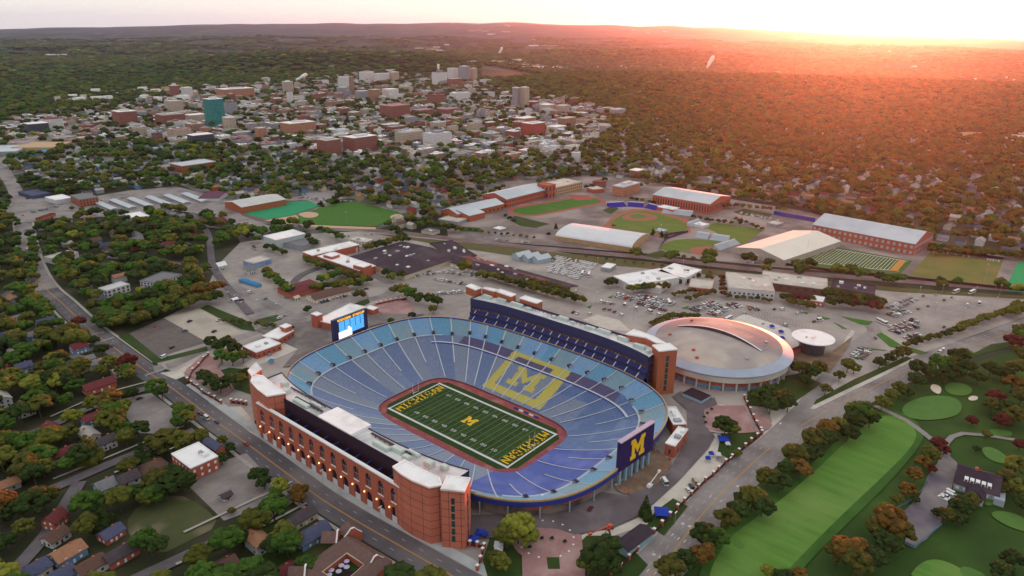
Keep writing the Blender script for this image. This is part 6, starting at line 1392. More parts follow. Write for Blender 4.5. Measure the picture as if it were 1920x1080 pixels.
# ------------------------------------------------------------------ trees
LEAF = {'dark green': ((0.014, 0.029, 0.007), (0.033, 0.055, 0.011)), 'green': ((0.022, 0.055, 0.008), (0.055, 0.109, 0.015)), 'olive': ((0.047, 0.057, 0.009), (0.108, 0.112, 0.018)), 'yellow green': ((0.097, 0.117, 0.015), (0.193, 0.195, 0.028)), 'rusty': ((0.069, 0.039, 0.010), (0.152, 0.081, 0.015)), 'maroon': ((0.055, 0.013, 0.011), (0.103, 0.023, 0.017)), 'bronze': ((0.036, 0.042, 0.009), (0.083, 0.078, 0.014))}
CK = list(LEAF)
LM_ = {}
for k, (a, b) in LEAF.items(): LM_[k] = pmat('leaves_'+k.replace(' ', '_'), a, b, .45, rough=.9, rnd=.18, detail=5, rampw=.16)
BARK = pmat('bark', (.10, .075, .055), (.07, .05, .038), 2)
def crown(seed, near, conifer=False):
    rg = random.Random(seed); V = []; F = []
    def ico(c, r, sub):
        bm = bmesh.new(); bmesh.ops.create_icosphere(bm, subdivisions=sub, radius=1); n0 = len(V)
        for v in bm.verts:
            q = v.co.normalized(); k = 1+.38*noise.noise(q*1.7+Vector(c)*3.1)+rg.uniform(-.10, .10); V.append((c[0]+q.x*r*k, c[1]+q.y*r*k, c[2]+q.z*r*k*.85))
        F.extend([tuple(n0+v.index for v in f.verts) for f in bm.faces]); bm.free()
    def leafs(c, r, n, s):
        for _ in range(n):
            q = Vector((rg.gauss(0, 1), rg.gauss(0, 1), rg.gauss(0, 1))).normalized(); p = Vector(c)+Vector((q.x, q.y, q.z*.85))*r*rg.uniform(.95, 1.22)
            a = Vector((rg.gauss(0, 1), rg.gauss(0, 1), rg.gauss(0, .6))).normalized()*s*rg.uniform(.6, 1.4); b = a.cross(q).normalized()*s*rg.uniform(.5, 1.1); n0 = len(V)
            V.extend([tuple(p-a*.5), tuple(p+b*.5), tuple(p+a*.5), tuple(p-b*.4)]); F.append((n0, n0+1, n0+2, n0+3))
    if conifer:
        for i in range(9 if near else 5):
            t = i/(8 if near else 4); z = .12+.82*t; rr = .38*(1-t)+.05
            for j in range(max(1, int(6*(1-t)))): a = rg.uniform(0, 6.28); ico((rr*.55*math.cos(a), rr*.55*math.sin(a), z), rr*.62, 1)
            if near: leafs((0, 0, z), rr, 60, .05)
        return V, F
    N = 40 if near else 10
    ax, ay = rg.uniform(.85, 1.1), rg.uniform(.85, 1.1)
    for i in range(N):
        u = rg.uniform(-.25, 1); a = rg.uniform(0, 6.283); rad_ = math.sqrt(max(0, 1-u*u)); f = rg.uniform(.45, .78)
        c = (ax*.5*rad_*f*math.cos(a), ay*.5*rad_*f*math.sin(a), .56+.30*u*rg.uniform(.75, 1.0))
        r = rg.uniform(.085, .145) if near else rg.uniform(.18, .27)
        ico(c, r, 1 if not near else 2); leafs(c, r, 46 if near else 9, .034 if near else .075)
    return V, F
CR = {}
def crown_mesh(kind, seed, near, con=False):
    key = (kind, seed, near, con)
    if key not in CR:
        V, F = CR.setdefault(('geo', seed, near, con), None) or crown(seed, near, con); CR[('geo', seed, near, con)] = (V, F)
        me = bpy.data.meshes.new('crown'); me.from_pydata(V, [], F); me.materials.append(LM_[kind])
        # object space is one unit: scale leaf noise through a rescaled mesh
        me.transform(Matrix.Diagonal((11, 11, 13, 1))); CR[key] = me
    return CR[key]
def trunk_mesh():
    if 'trunk' not in CR:
        mb = MB().tube((0, 0, 0), (0, 0, 5.5), .38, 7, r1=.24).tube((0, 0, 3.5), (2.2, .6, 7), .16, 5, r1=.07).tube((0, 0, 4), (-1.8, 1.2, 7.5), .15, 5, r1=.07).tube((0, 0, 4.4), (.3, -2, 7.6), .14, 5, r1=.06).tube((0, 0, 5.4), (0, 0, 9), .2, 5, r1=.06)
        CR['trunk'] = mb.mesh('trunk', BARK)
    return CR['trunk']
TREES = []
def T(px, py, h=12, r=None, kind=None, con=False, base=True, w=.5):
    """a tree whose crown centre stands at this photo pixel"""
    h = h*1.15; x, y = g(px, py, h*w); TREES.append([dist(x, y), x, y, h, r or h*.52, kind or RN.choice(['green', 'olive', 'dark green', 'bronze']), con, True])
def row(p0, p1, n, h, kinds, jit=1.5):
    for i in range(n):
        t = i/(n-1) if n > 1 else 0; T(p0[0]+(p1[0]-p0[0])*t+RN.uniform(-jit, jit), p0[1]+(p1[1]-p0[1])*t+RN.uniform(-jit, jit)*.7, h*RN.uniform(.85, 1.15), None, RN.choice(kinds))
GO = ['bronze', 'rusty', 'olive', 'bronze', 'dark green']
for a in [(1258, 1068, 13, 'bronze'), (1285, 1052, 11, 'dark green'), (1318, 1040, 12, 'rusty'), (1325, 1005, 13, 'dark green'), (1343, 1012, 12, 'green'), (1362, 975, 12, 'bronze'), (1385, 960, 12, 'dark green'), (1392, 940, 10, 'dark green'), (1412, 935, 14, 'olive'), (1430, 950, 12, 'dark green'),
          (1440, 895, 12, 'bronze'), (1462, 905, 12, 'dark green'), (1490, 855, 15, 'bronze'), (1500, 880, 12, 'rusty'), (1478, 880, 11, 'dark green'), (1525, 825, 15, 'bronze'), (1520, 850, 11, 'dark green'), (1552, 805, 13, 'rusty'), (1548, 822, 13, 'dark green'), (1574, 800, 12, 'olive'), (1590, 812, 12, 'dark green'), (1612, 775, 17, 'green'), (1602, 790, 14, 'dark green'), (1632, 785, 12, 'dark green'),
          (1655, 755, 10, 'olive'), (1672, 742, 10, 'olive'), (1688, 728, 10, 'olive'), (1700, 738, 9, 'dark green'), (1720, 690, 13, 'dark green'), (1718, 712, 12, 'dark green'), (1745, 700, 11, 'dark green'), (1763, 683, 15, 'green'), (1770, 705, 12, 'dark green'), (1795, 700, 11, 'dark green'), (1815, 690, 12, 'dark green'), (1835, 708, 11, 'dark green'), (1858, 692, 12, 'dark green'), (1880, 700, 13, 'dark green'), (1905, 690, 13, 'bronze'), (1915, 665, 13, 'bronze'), (1900, 640, 12, 'maroon'), (1912, 620, 11, 'bronze'),
          (1898, 720, 13, 'rusty'), (1915, 745, 14, 'bronze'), (1868, 745, 11, 'maroon'), (1885, 765, 12, 'dark green'), (1905, 780, 13, 'bronze'), (1860, 760, 11, 'bronze'), (1878, 790, 11, 'maroon'), (1823, 789, 7, 'maroon'), (1912, 835, 8, 'maroon'), (1850, 815, 6, 'olive'), (1831, 842, 5, 'dark green'),
          (1760, 832, 9, 'maroon'), (1770, 845, 7, 'maroon'), (1745, 852, 10, 'olive'), (1730, 868, 9, 'rusty'), (1716, 890, 9, 'rusty'), (1745, 880, 6, 'maroon'), (1702, 918, 9, 'rusty'), (1682, 937, 7, 'olive'), (1660, 952, 6, 'yellow green'), (1717, 938, 5, 'dark green'), (1672, 980, 17, 'rusty'), (1688, 1000, 13, 'bronze'), (1645, 990, 12, 'bronze'), (1662, 1020, 12, 'dark green'), (1592, 1030, 15, 'rusty'), (1605, 1055, 14, 'bronze'), (1570, 1040, 11, 'bronze'), (1640, 1050, 12, 'dark green'),
          (1757, 962, 5, 'dark green'), (1775, 967, 9, 'bronze'), (1803, 950, 11, 'dark green'), (1820, 940, 10, 'bronze'), (1800, 975, 8, 'dark green'), (1905, 875, 13, 'olive'), (1895, 900, 12, 'bronze'), (1912, 915, 12, 'olive'), (1918, 945, 10, 'dark green'), (1880, 915, 8, 'bronze'), (1498, 1080, 8, 'rusty'), (1440, 1072, 7, 'yellow green'), (1470, 1085, 8, 'dark green'), (1880, 1075, 10, 'dark green'), (1900, 1050, 10, 'dark green'),
          (972, 992, 16, 'yellow green'), (950, 1005, 13, 'olive'), (985, 1008, 12, 'yellow green'), (940, 1055, 9, 'olive'), (928, 1045, 7, 'olive'), (1120, 1045, 16, 'dark green'), (1138, 1030, 13, 'dark green'), (1105, 1055, 12, 'olive'), (1145, 1060, 11, 'dark green'), (1360, 798, 13, 'dark green'), (1372, 805, 10, 'olive'), (1382, 850, 5, 'olive'),
          (1425, 745, 13, 'dark green'), (1445, 760, 12, 'dark green'), (1465, 745, 13, 'bronze'), (1440, 735, 12, 'dark green'), (1478, 758, 11, 'dark green'), (1500, 690, 13, 'bronze'), (1520, 700, 12, 'dark green'), (1535, 690, 12, 'bronze'), (1512, 715, 10, 'dark green'), (1590, 685, 11, 'olive'), (1574, 705, 8, 'bronze'), (1602, 690, 9, 'olive'), (1548, 730, 8, 'bronze'), (1650, 680, 9, 'dark green'), (1668, 672, 8, 'dark green'), (1682, 665, 9, 'bronze'), (1695, 660, 10, 'bronze'),
          (868, 500, 14, 'olive'), (755, 545, 12, 'olive'), (770, 550, 12, 'green'), (788, 560, 11, 'dark green'), (805, 562, 11, 'dark green'), (820, 565, 10, 'dark green'), (740, 545, 10, 'olive'), (812, 580, 8, 'olive'), (772, 592, 7, 'dark green'), (760, 605, 6, 'dark green'), (675, 552, 10, 'bronze'), (578, 580, 7, 'dark green'), (733, 602, 6, 'green'), (725, 512, 9, 'dark green'), (735, 520, 9, 'olive'), (750, 515, 9, 'dark green'),
          (395, 640, 10, 'dark green'), (410, 650, 11, 'dark green'), (425, 645, 13, 'dark green'), (440, 655, 11, 'dark green'), (415, 668, 12, 'green'), (435, 672, 11, 'green'), (455, 668, 10, 'olive'), (395, 715, 12, 'dark green'), (412, 722, 12, 'dark green'), (430, 715, 11, 'dark green'), (450, 712, 10, 'olive'), (382, 705, 10, 'dark green'), (460, 700, 9, 'dark green'), (293, 725, 13, 'green'), (303, 735, 10, 'dark green'), (345, 772, 12, 'green'), (335, 765, 9, 'olive'), (232, 740, 8, 'dark green'), (250, 735, 8, 'dark green'),
          (145, 605, 10, 'maroon'), (135, 630, 12, 'olive'), (175, 640, 9, 'dark green'), (205, 680, 12, 'olive'), (240, 680, 14, 'maroon'), (228, 692, 10, 'bronze'), (525, 912, 10, 'yellow green'), (518, 925, 8, 'green'), (560, 935, 8, 'rusty'), (562, 920, 9, 'rusty'), (485, 890, 10, 'dark green'), (495, 905, 8, 'dark green'), (530, 1005, 14, 'olive'), (545, 1020, 12, 'olive'), (515, 1025, 12, 'dark green'), (430, 840, 7, 'dark green'), (418, 825, 6, 'olive'), (415, 860, 8, 'dark green'),
          (330, 900, 14, 'dark green'), (310, 915, 14, 'dark green'), (345, 905, 12, 'dark green'), (290, 925, 12, 'green'), (275, 935, 10, 'olive'), (320, 890, 11, 'dark green'), (434, 958, 4, 'olive'), (450, 1010, 9, 'dark green')]:
    T(a[0], a[1], a[2], None, a[3])
T(1211, 950, 13, 4.2, 'dark green', True); T(1142, 1012, 9, 3.5, 'dark green', True); T(452, 1000, 9, 3, 'dark green', True); T(1225, 432, 11, 3.5, 'dark green', True); T(1240, 436, 11, 3.5, 'dark green', True); T(1250, 440, 10, 3.5, 'dark green', True); T(1390, 412, 10, 3.5, 'bronze', True); T(1042, 422, 9, 3.2, 'dark green', True); T(1028, 440, 6, 3, 'dark green')
row((573, 487), (690, 527), 14, 9, ['olive', 'bronze', 'dark green']); row((905, 515), (1090, 562), 20, 9, ['bronze', 'olive', 'dark green']); row((980, 525), (1060, 545), 9, 9, ['olive', 'bronze'])
row((1222, 606), (1262, 590), 7, 6, ['olive', 'bronze']); row((1262, 592), (1308, 592), 8, 6, ['bronze', 'olive']); row((1230, 612), (1250, 600), 4, 6, ['olive'])
row((1698, 648), (1722, 640), 3, 7, ['bronze', 'dark green']); row((1725, 640), (1800, 618), 11, 6, ['bronze', 'dark green']); row((1800, 615), (1900, 578), 15, 7, ['olive', 'bronze']); row((1895, 585), (1912, 575), 3, 11, ['olive'])
row((1285, 512), (1330, 522), 3, 7, ['bronze']); row((1143, 530), (1150, 530), 2, 9, ['dark green', 'green']); row((1180, 540), (1250, 538), 6, 8, ['dark green', 'bronze', 'olive']); row((1262, 552), (1300, 545), 5, 6, ['bronze', 'dark green']); row((1292, 560), (1335, 548), 5, 6, ['bronze'])
row((1465, 558), (1520, 560), 8, 8, ['dark green', 'maroon', 'bronze']); row((1480, 566), (1520, 573), 5, 8, ['dark green', 'bronze']); row((1552, 548), (1650, 566), 12, 9, ['dark green', 'bronze']); row((1560, 565), (1650, 575), 10, 10, ['dark green', 'bronze', 'maroon']); row((1368, 556), (1445, 563), 7, 5, ['bronze', 'dark green']); row((1354, 520), (1358, 550), 5, 6, ['bronze', 'maroon'])
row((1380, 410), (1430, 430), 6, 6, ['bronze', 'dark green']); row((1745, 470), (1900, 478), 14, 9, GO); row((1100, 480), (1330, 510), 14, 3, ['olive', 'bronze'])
row((185, 600), (330, 560), 16, 11, ['olive', 'green', 'bronze']); row((190, 612), (350, 572), 12, 10, ['olive', 'dark green']); row((330, 555), (410, 540), 9, 12, ['bronze', 'olive', 'rusty']); row((340, 570), (405, 556), 6, 11, ['dark green', 'bronze']); row((420, 600), (545, 615), 9, 5, ['olive', 'bronze'])
row((500, 510), (545, 545), 8, 9, ['green', 'olive']); row((590, 540), (680, 530), 9, 9, ['dark green', 'olive']); row((600, 525), (640, 515), 5, 9, ['green', 'yellow green']); row((500, 462), (535, 475), 5, 7, ['green', 'dark green']); row((570, 440), (590, 455), 4, 9, ['dark green']); row((600, 430), (640, 445), 5, 9, ['dark green', 'green']); row((690, 465), (750, 450), 6, 10, ['dark green', 'olive']); row((740, 430), (760, 450), 4, 10, ['dark green'])
row((240, 410), (410, 420), 12, 10, ['green', 'olive', 'dark green']); row((765, 412), (860, 430), 8, 10, ['dark green', 'olive']); row((500, 812), (840, 1005), 1, 3, ['dark green']); row((765, 988), (820, 1008), 7, 3.5, ['dark green']); row((486, 792), (503, 815), 4, 4, ['dark green'])
row((868, 430), (1000, 445), 12, 4, ['olive', 'dark green']); row((1100, 352), (1135, 338), 5, 8, ['dark green']); row((1190, 352), (1225, 340), 4, 9, ['dark green', 'olive']); row((1355, 385), (1470, 392), 10, 7, ['bronze', 'olive', 'rusty']); row((950, 405), (965, 415), 3, 6, ['dark green']); row((1745, 462), (1925, 480), 16, 10, GO)
row((2, 398), (14, 372), 5, 9, ['green', 'dark green']); row((1150, 425), (1040, 470), 1, 5, ['olive']); row((1185, 372), (1225, 380), 5, 6, ['olive', 'dark green']); row((1300, 408), (1370, 418), 7, 6, ['bronze', 'dark green']); row((1250, 478), (1300, 485), 4, 5, ['olive', 'bronze']); row((60, 440), (62, 520), 9, 10, ['green', 'olive', 'dark green']); row((30, 440), (42, 520), 9, 10, ['green', 'dark green']); row((20, 405), (34, 420), 4, 8, ['green']); row((135, 392), (230, 400), 6, 6, ['olive', 'green']); row((80, 352), (330, 345), 16, 9, ['green', 'dark green', 'olive']); row((430, 430), (480, 448), 6, 8, ['dark green', 'green']); row((1010, 340), (1095, 322), 9, 10, ['dark green', 'olive', 'green']); row((850, 385), (945, 350), 9, 9, ['dark green', 'green', 'olive']); row((1240, 340), (1360, 355), 12, 11, GO); row((1530, 392), (1745, 440), 22, 12, GO)
for t in TREES: occupy([(t[1]-3, t[2]-3), (t[1]+3, t[2]-3), (t[1]+3, t[2]+3), (t[1]-3, t[2]+3)], 0)
# random woods and garden trees
def density(px, py, x, y, d):
    if pip(x, y, HZONE_SKIP): return 0
    if pip(px, py, DTP): return .22
    if px > 1000 and py < 420: return 1.0
    if px < 430 and py > 560: return 1.0
    if px < 1250 and 260 < py < 420: return .68
    return .9
nt = 0
def scatter(d0, d1, sp, hmul):
    """one candidate per cell of a jittered grid, so crowns nearly touch but do not pile up"""
    cx0 = CX; n = 0
    rmax = d1
    i0 = int(-rmax*.4/sp); 
    xs_ = np.arange(CX-200, CX+d1, sp); ys_ = np.arange(CY-400, CY+d1, sp)
    for x0 in xs_:
        for y0 in ys_:
            x = x0+RN.uniform(-.42, .42)*sp; y = y0+RN.uniform(-.42, .42)*sp; d = math.hypot(x-CX, y-CY)
            if d < d0 or d >= d1: continue
            p = proj(x, y, 5)
            if not (-30 < p[0] < 1950 and 50 < p[1] < 1140): continue
            if occ(x, y): continue
            if 3950 < d < 5000 and p[0] > 900: continue
            if d > 4300 and noise.noise(Vector((x/800, y/800, 7))) < -.75+sm(4300, 11000, d)*.75: continue
            q = density(p[0], p[1], x, y, d)
            if q <= 0 or RN.random() > q*.9: continue
            if noise.noise(Vector((x/60, y/60, 5))) > .5: continue
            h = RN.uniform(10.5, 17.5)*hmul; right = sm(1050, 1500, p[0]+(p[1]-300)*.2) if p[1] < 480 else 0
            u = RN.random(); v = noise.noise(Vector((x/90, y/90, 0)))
            if right and RN.random() < right: k = 'rusty' if u < .22 else 'bronze' if u < .60 else 'olive' if u < .85 else 'dark green'  # autumn tint plus red sun glow, put into the leaf colours toward the right
            elif p[1] > 560: k = 'olive' if u < .30 else 'bronze' if u < .42+v*.3 else 'green' if u < .74 else 'dark green' if u < .94 else 'rusty' if u < .975 else 'yellow green'
            else: k = 'green' if u < .38 else 'dark green' if u < .72 else 'olive' if u < .95 else 'yellow green' if u < .97 else 'bronze'
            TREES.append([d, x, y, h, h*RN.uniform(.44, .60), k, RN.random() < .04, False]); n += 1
    return n
n1 = scatter(250, 700, 9.8, 1.0); n2 = scatter(700, 1500, 12.5, 1.0); n3 = scatter(1500, 2700, 15, 1.1); n4 = scatter(2700, 4300, 23, 1.3); n5 = scatter(4300, 7600, 42, 1.7)+scatter(7600, 15000, 88, 2.6)
print('trees', n1, n2, n3, n4, n5, len(TREES))
TREES.sort(key=lambda t: t[0])
near = []; rest = []
for t in TREES:
    (near if len(near) < 300 and inframe(t[1], t[2], t[3]*.6, 0) else rest).append(t)
KS = ['rounded', 'broad', 'uneven', 'dense']
tm = trunk_mesh()
for i, (d, x, y, h, r, k, con, man) in enumerate(near):
    sd = RN.randrange(4); o = thing('conifer_tree' if con else 'tree', '', 'tree', (x, y, 0), RN.uniform(0, 6.28))
    s = (r*2/11, r*2/11, h/13); c = link('crown', crown_mesh(k, 100+sd if con else sd, True, con), o); c.scale = s; tr = link('trunk', tm, o); tr.scale = (h/13, h/13, h/13)
    sz = 'large' if h > 13 else 'small' if h < 8.5 else 'mid-sized'
    later(o, f'{sz} {k} {"conifer" if con else KS[sd]+" tree"}', x, y, 'tree', 'trees of town and golf course')
# the remaining woods : one mass, instanced
src = bpy.data.collections.new('forest_sources'); SRCN = []
idx = {}
for k in CK:
    for sd in range(3):
        o = bpy.data.objects.new(f'crown_{len(SRCN):03d}', crown_mesh(k, 10+sd, False)); src.objects.link(o); idx[(k, sd)] = len(SRCN); SRCN.append(o)
idx['con'] = len(SRCN); o = bpy.data.objects.new(f'crown_{len(SRCN):03d}', crown_mesh('dark green', 110, False, True)); src.objects.link(o)
me = bpy.data.meshes.new('forest'); me.from_pydata([(t[1], t[2], terr(t[1], t[2])-(0 if t[0] < 2700 else 4)) for t in rest], [], [])
A1 = me.attributes.new('sc', 'FLOAT_VECTOR', 'POINT'); A2 = me.attributes.new('pick', 'INT', 'POINT'); A3 = me.attributes.new('rt', 'FLOAT', 'POINT')
sc_ = []; pk = []; rt_ = []
for t in rest:
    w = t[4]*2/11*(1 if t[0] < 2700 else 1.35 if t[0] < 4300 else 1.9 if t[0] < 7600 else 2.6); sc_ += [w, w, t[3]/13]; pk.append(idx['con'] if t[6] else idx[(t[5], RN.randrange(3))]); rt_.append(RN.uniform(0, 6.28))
me.attributes['sc'].data.foreach_set('vector', sc_); me.attributes['pick'].data.foreach_set('value', pk); me.attributes['rt'].data.foreach_set('value', rt_)
fo = bpy.data.objects.new('forest', me); C.objects.link(fo); stuff(fo, 'dense wood of green and bronze treetops stretching to the ridge', 'forest')
ng = bpy.data.node_groups.new('forest_nodes', 'GeometryNodeTree'); ng.interface.new_socket('Geometry', in_out='INPUT', socket_type='NodeSocketGeometry'); ng.interface.new_socket('Geometry', in_out='OUTPUT', socket_type='NodeSocketGeometry')
N = ng.nodes; L = ng.links; gi = N.new('NodeGroupInput'); go = N.new('NodeGroupOutput'); ip = N.new('GeometryNodeInstanceOnPoints'); ci = N.new('GeometryNodeCollectionInfo')
ci.inputs['Collection'].default_value = src; ci.inputs['Separate Children'].default_value = True; ci.inputs['Reset Children'].default_value = True; ip.inputs['Pick Instance'].default_value = True
def att(n, t): a = N.new('GeometryNodeInputNamedAttribute'); a.data_type = t; a.inputs['Name'].default_value = n; return a
a1 = att('sc', 'FLOAT_VECTOR'); a2 = att('pick', 'INT'); a3 = att('rt', 'FLOAT'); cb = N.new('ShaderNodeCombineXYZ')
L.new(gi.outputs[0], ip.inputs['Points']); L.new(ci.outputs[0], ip.inputs['Instance']); L.new(a1.outputs['Attribute'], ip.inputs['Scale']); L.new(a2.outputs['Attribute'], ip.inputs['Instance Index']); L.new(a3.outputs['Attribute'], cb.inputs[2]); L.new(cb.outputs[0], ip.inputs['Rotation']); L.new(ip.outputs[0], go.inputs[0])
md = fo.modifiers.new('woods', 'NODES'); md.node_group = ng
# ------------------------------------------------------------------ vehicles
PC = {'white': (.66, .67, .69), 'silver': (.38, .39, .41), 'grey': (.13, .135, .15), 'black': (.02, .02, .024), 'dark blue': (.03, .045, .12), 'red': (.36, .035, .03), 'maroon': (.13, .02, .025), 'tan': (.36, .30, .22)}
PM = {k: pmat('car_paint_'+k.replace(' ', '_'), v, tuple(c*.93 for c in v), 2, rough=.3) for k, v in PC.items()}; TY = pmat('tyre_rubber', (.02, .02, .02), (.03, .03, .03), 3)
CM = {}
SH = {'car': (4.5, 1.8, .95, [(-1.75, .95), (-1.25, 1.45), (.65, 1.45), (1.3, .95)]), 'suv': (4.8, 1.95, 1.1, [(-2.3, 1.1), (-2.1, 1.8), (.7, 1.8), (1.35, 1.1)]), 'pickup': (5.6, 2.0, 1.1, [(-.5, 1.1), (-.3, 1.8), (.9, 1.8), (1.5, 1.1)]), 'van': (5.6, 2.1, 1.3, [(-2.75, 1.3), (-2.7, 2.4), (1.7, 2.4), (2.3, 1.3)]), 'bus': (11.5, 2.6, 1.4, [(-5.7, 1.4), (-5.65, 3.1), (5.5, 3.1), (5.7, 1.4)]), 'truck': (7.5, 2.4, 1.2, [(-3.7, 1.2), (-3.7, 3.2), (1.6, 3.2), (1.65, 1.2)])}
def car_meshes(kind, col):
    key = (kind, col)
    if key in CM: return CM[key]
    L, W, bh, cab = SH[kind]; w = W/2; z0 = .35
    b = MB(); prof = [(-L/2, z0), (L/2-.05, z0), (L/2, z0+.3), (L/2-.15, bh-.15), (L/2-1.1 if kind not in ('bus', 'van') else L/2-.2, bh), (-L/2+.1, bh), (-L/2, bh-.15)]
    n = len(prof)
    b.face([(x, -w, z) for x, z in prof]); b.face([(x, w, z) for x, z in prof[::-1]])
    for (p, q) in zip(prof, prof[1:]+prof[:1]): b.face([(p[0], -w, p[1]), (p[0], w, p[1]), (q[0], w, q[1]), (q[0], -w, q[1])])
    # roof panel in paint
    (a, za), (c, zc), (d_, zd), (e, ze) = cab; wi = w*.84
    b.face([(c, -wi, zc+.02), (d_, -wi, zd+.02), (d_, wi, zd+.02), (c, wi, zc+.02)])
    if kind in ('truck', 'bus', 'van'):
        for s in (1, -1): b.face([(a, s*(wi+.06), za+.02), (d_-.6, s*(wi+.06), za+.02), (d_-.6, s*(wi+.06), zc), (c, s*(wi+.06), zc)]) if kind != 'bus' else b.face([(a, s*(wi+.1), zc-.5), (e, s*(wi+.1), zc-.5), (d_, s*(wi+.03), zc+.01), (c, s*(wi+.03), zc+.01)])
    gl = MB()
    for (p, q) in zip(cab, cab[1:]):
        if p[1] == q[1]: continue
        gl.face([(p[0], -w*.95 if p[1] == bh else -wi, p[1]), (p[0], w*.95 if p[1] == bh else wi, p[1]), (q[0], wi if q[1] != bh else w*.95, q[1]), (q[0], -wi if q[1] != bh else -w*.95, q[1])])
    for s in (1, -1): gl.face([(a, s*w*.95, za), (e, s*w*.95, ze), (d_, s*wi, zd), (c, s*wi, zc)])
    wh = MB().tube((0, -.12, 0), (0, .12, 0), .34, 10).mesh('wheel', TY)
    whl = [(sx, sy) for sx in (-L*.31, L*.31) for sy in (-w+.1, w-.1)]
    one = MB(); one.v = list(b.v); one.f = list(b.f); one.m = [0]*len(b.f); n0 = len(one.v); one.v += gl.v; one.f += [tuple(i+n0 for i in f) for f in gl.f]; one.m += [1]*len(gl.f)
    one.cur = 2
    for sx, sy in whl: one.box(sx-.33, sy-.12, .02, sx+.33, sy+.12, .6, 2)
    CM[key] = (b.mesh('body', PM[col]), gl.mesh('windows', GLS), wh, whl, one.mesh('vehicle', [PM[col], GLS, TY])); return CM[key]
CARS = []
COLS = ['white']*6+['silver']*4+['grey']*4+['black']*4+['dark blue']*2+['red']*1+['maroon']*1+['tan']
def car(px, py, kind=None, col=None, ang=0.0, where='the lot', world=None, lab=None, grp=None):
    x, y = world or g(px, py); kind = kind or RN.choice(['car', 'car', 'car', 'suv', 'suv', 'pickup']); col = col or RN.choice(COLS); CARS.append((dist(x, y), x, y, kind, col, ang, where, lab, grp))
def carrow(p0, p1, n, where, fill=.85, two=False, perp=True, pool=None, kind=None):
    a = Vector(g(*p0)); b = Vector(g(*p1)); d = (b-a); L = d.length; d.normalize(); nn = Vector((-d.y, d.x)); n = max(2, min(n, int(L/2.6))); ang = math.atan2(d.y, d.x)+math.pi/2
    for s in ((0, 1) if two else (0,)):
        k = 0
        for i in range(n):
            if RN.random() > fill: continue
            c = a+d*(L*(i+.5)/n)+nn*(5.4*s); col = RN.choice(pool or COLS); kd = kind or RN.choice(['car', 'car', 'suv', 'suv', 'pickup', 'van'])
            CARS.append((dist(*c), c.x, c.y, kd, col, ang+(math.pi if RN.random() < .5 else 0), where, ('row', where, s, k), where)); k += 1
PE = 'the east parking lot'
for i, (a, b, n) in enumerate([((1674, 582), (1719, 562), 22), ((1674, 595), (1706, 586), 16), ((1674, 620), (1727, 604), 26), ((1680, 626), (1720, 613), 20), ((1697, 636), (1727, 627), 12)]):
    carrow(a, b, n, f'the {["farthest", "second", "third", "fourth", "nearest"][i]} car row of {PE}', .8, i < 4)
for i, (a, b, n) in enumerate([((1190, 556), (1262, 573), 26), ((1152, 556), (1240, 577), 30), ((1124, 568), (1154, 570), 12)]): carrow(a, b, n, f'the {["far", "middle", "near left"][i]} car row behind the stadium', .85, i < 2, pool=['white']*5+['silver']*4+['grey', 'black', 'red'])
for i, (a, b, n) in enumerate([((1302, 585), (1347, 570), 12), ((1338, 593), (1362, 581), 8), ((1372, 578), (1390, 574), 6), ((1403, 581), (1425, 582), 8)]): carrow(a, b, n, f'the {["first", "second", "third", "fourth"][i]} short row beyond the round arena', .9, True)
for i in range(5): carrow((1038-i*4, 484+i*6), (1118-i*8, 500+i*6), 34, f'the {["first", "second", "third", "fourth", "fifth"][i]} storage yard line from the railroad', .8, True, pool=['white']*8+['silver']*2)
for i, (a, b, n) in enumerate([((775, 521), (835, 497), 18), ((815, 524), (880, 536), 20), ((835, 512), (905, 520), 20), ((800, 516), (850, 508), 14), ((816, 553), (874, 548), 12)]): carrow(a, b, n, f'the {["shed side", "middle", "right", "inner", "roadside"][i]} car row before the dark shed roofs', .85, i == 2, pool=['white']*5+['silver']*3+['grey', 'black'])
for i, (a, b, n) in enumerate([((600, 569), (616, 564), 7), ((620, 561), (634, 558), 6), ((637, 559), (651, 555), 6)]): carrow(a, b, n, f'the {["left", "middle", "right"][i]} cluster in the small lot above the gate building', .9)
carrow((1612, 674), (1632, 656), 9, 'the curved stalls beside the median trees', .9, True); carrow((1765, 938), (1785, 926), 6, 'the clubhouse door', .8, pool=['white', 'black'])
carrow((170, 408), (230, 395), 16, 'the strip shop lot by the upper avenue', .8, True); carrow((60, 400), (130, 384), 20, 'the junction lot at the upper avenue', .7, True); carrow((1760, 474), (1880, 492), 30, 'the lot behind the yellow practice field', .8, pool=['white', 'silver', 'maroon', 'grey']); carrow((1385, 400), (1460, 415), 24, 'the lot beside the royal blue screen', .7, True)
carrow((560, 372), (660, 380), 26, 'the lot above the green ball field', .7, True); carrow((455, 370), (510, 352), 12, 'the yard behind the pale track hall', .6); carrow((470, 455), (480, 470), 5, 'the blue depot yard', .9)
carrow((1500, 410), (1530, 415), 8, 'the corner by the long brick hall', .8); carrow((1400, 492), (1465, 500), 14, 'the yard before the white tent', .6); carrow((900, 447), (1010, 458), 16, 'the empty shrub lot edge', .5); carrow((140, 382), (232, 372), 18, 'the yard before the storage roofs', .6, True); carrow((520, 372), (575, 366), 14, 'the lot right of the track hall', .8, True); carrow((455, 415), (500, 435), 12, 'the street above the pale warehouse', .6); carrow((625, 445), (700, 440), 12, 'the lane behind the school', .6); carrow((1195, 570), (1250, 584), 20, 'the nearest row behind the stadium', .7, pool=['white', 'white', 'silver', 'grey', 'maroon']); carrow((1480, 555), (1550, 566), 14, 'the lane before the long plant', .5)
MA = math.atan2(main_pts[40][1]-main_pts[30][1], main_pts[40][0]-main_pts[30][0])
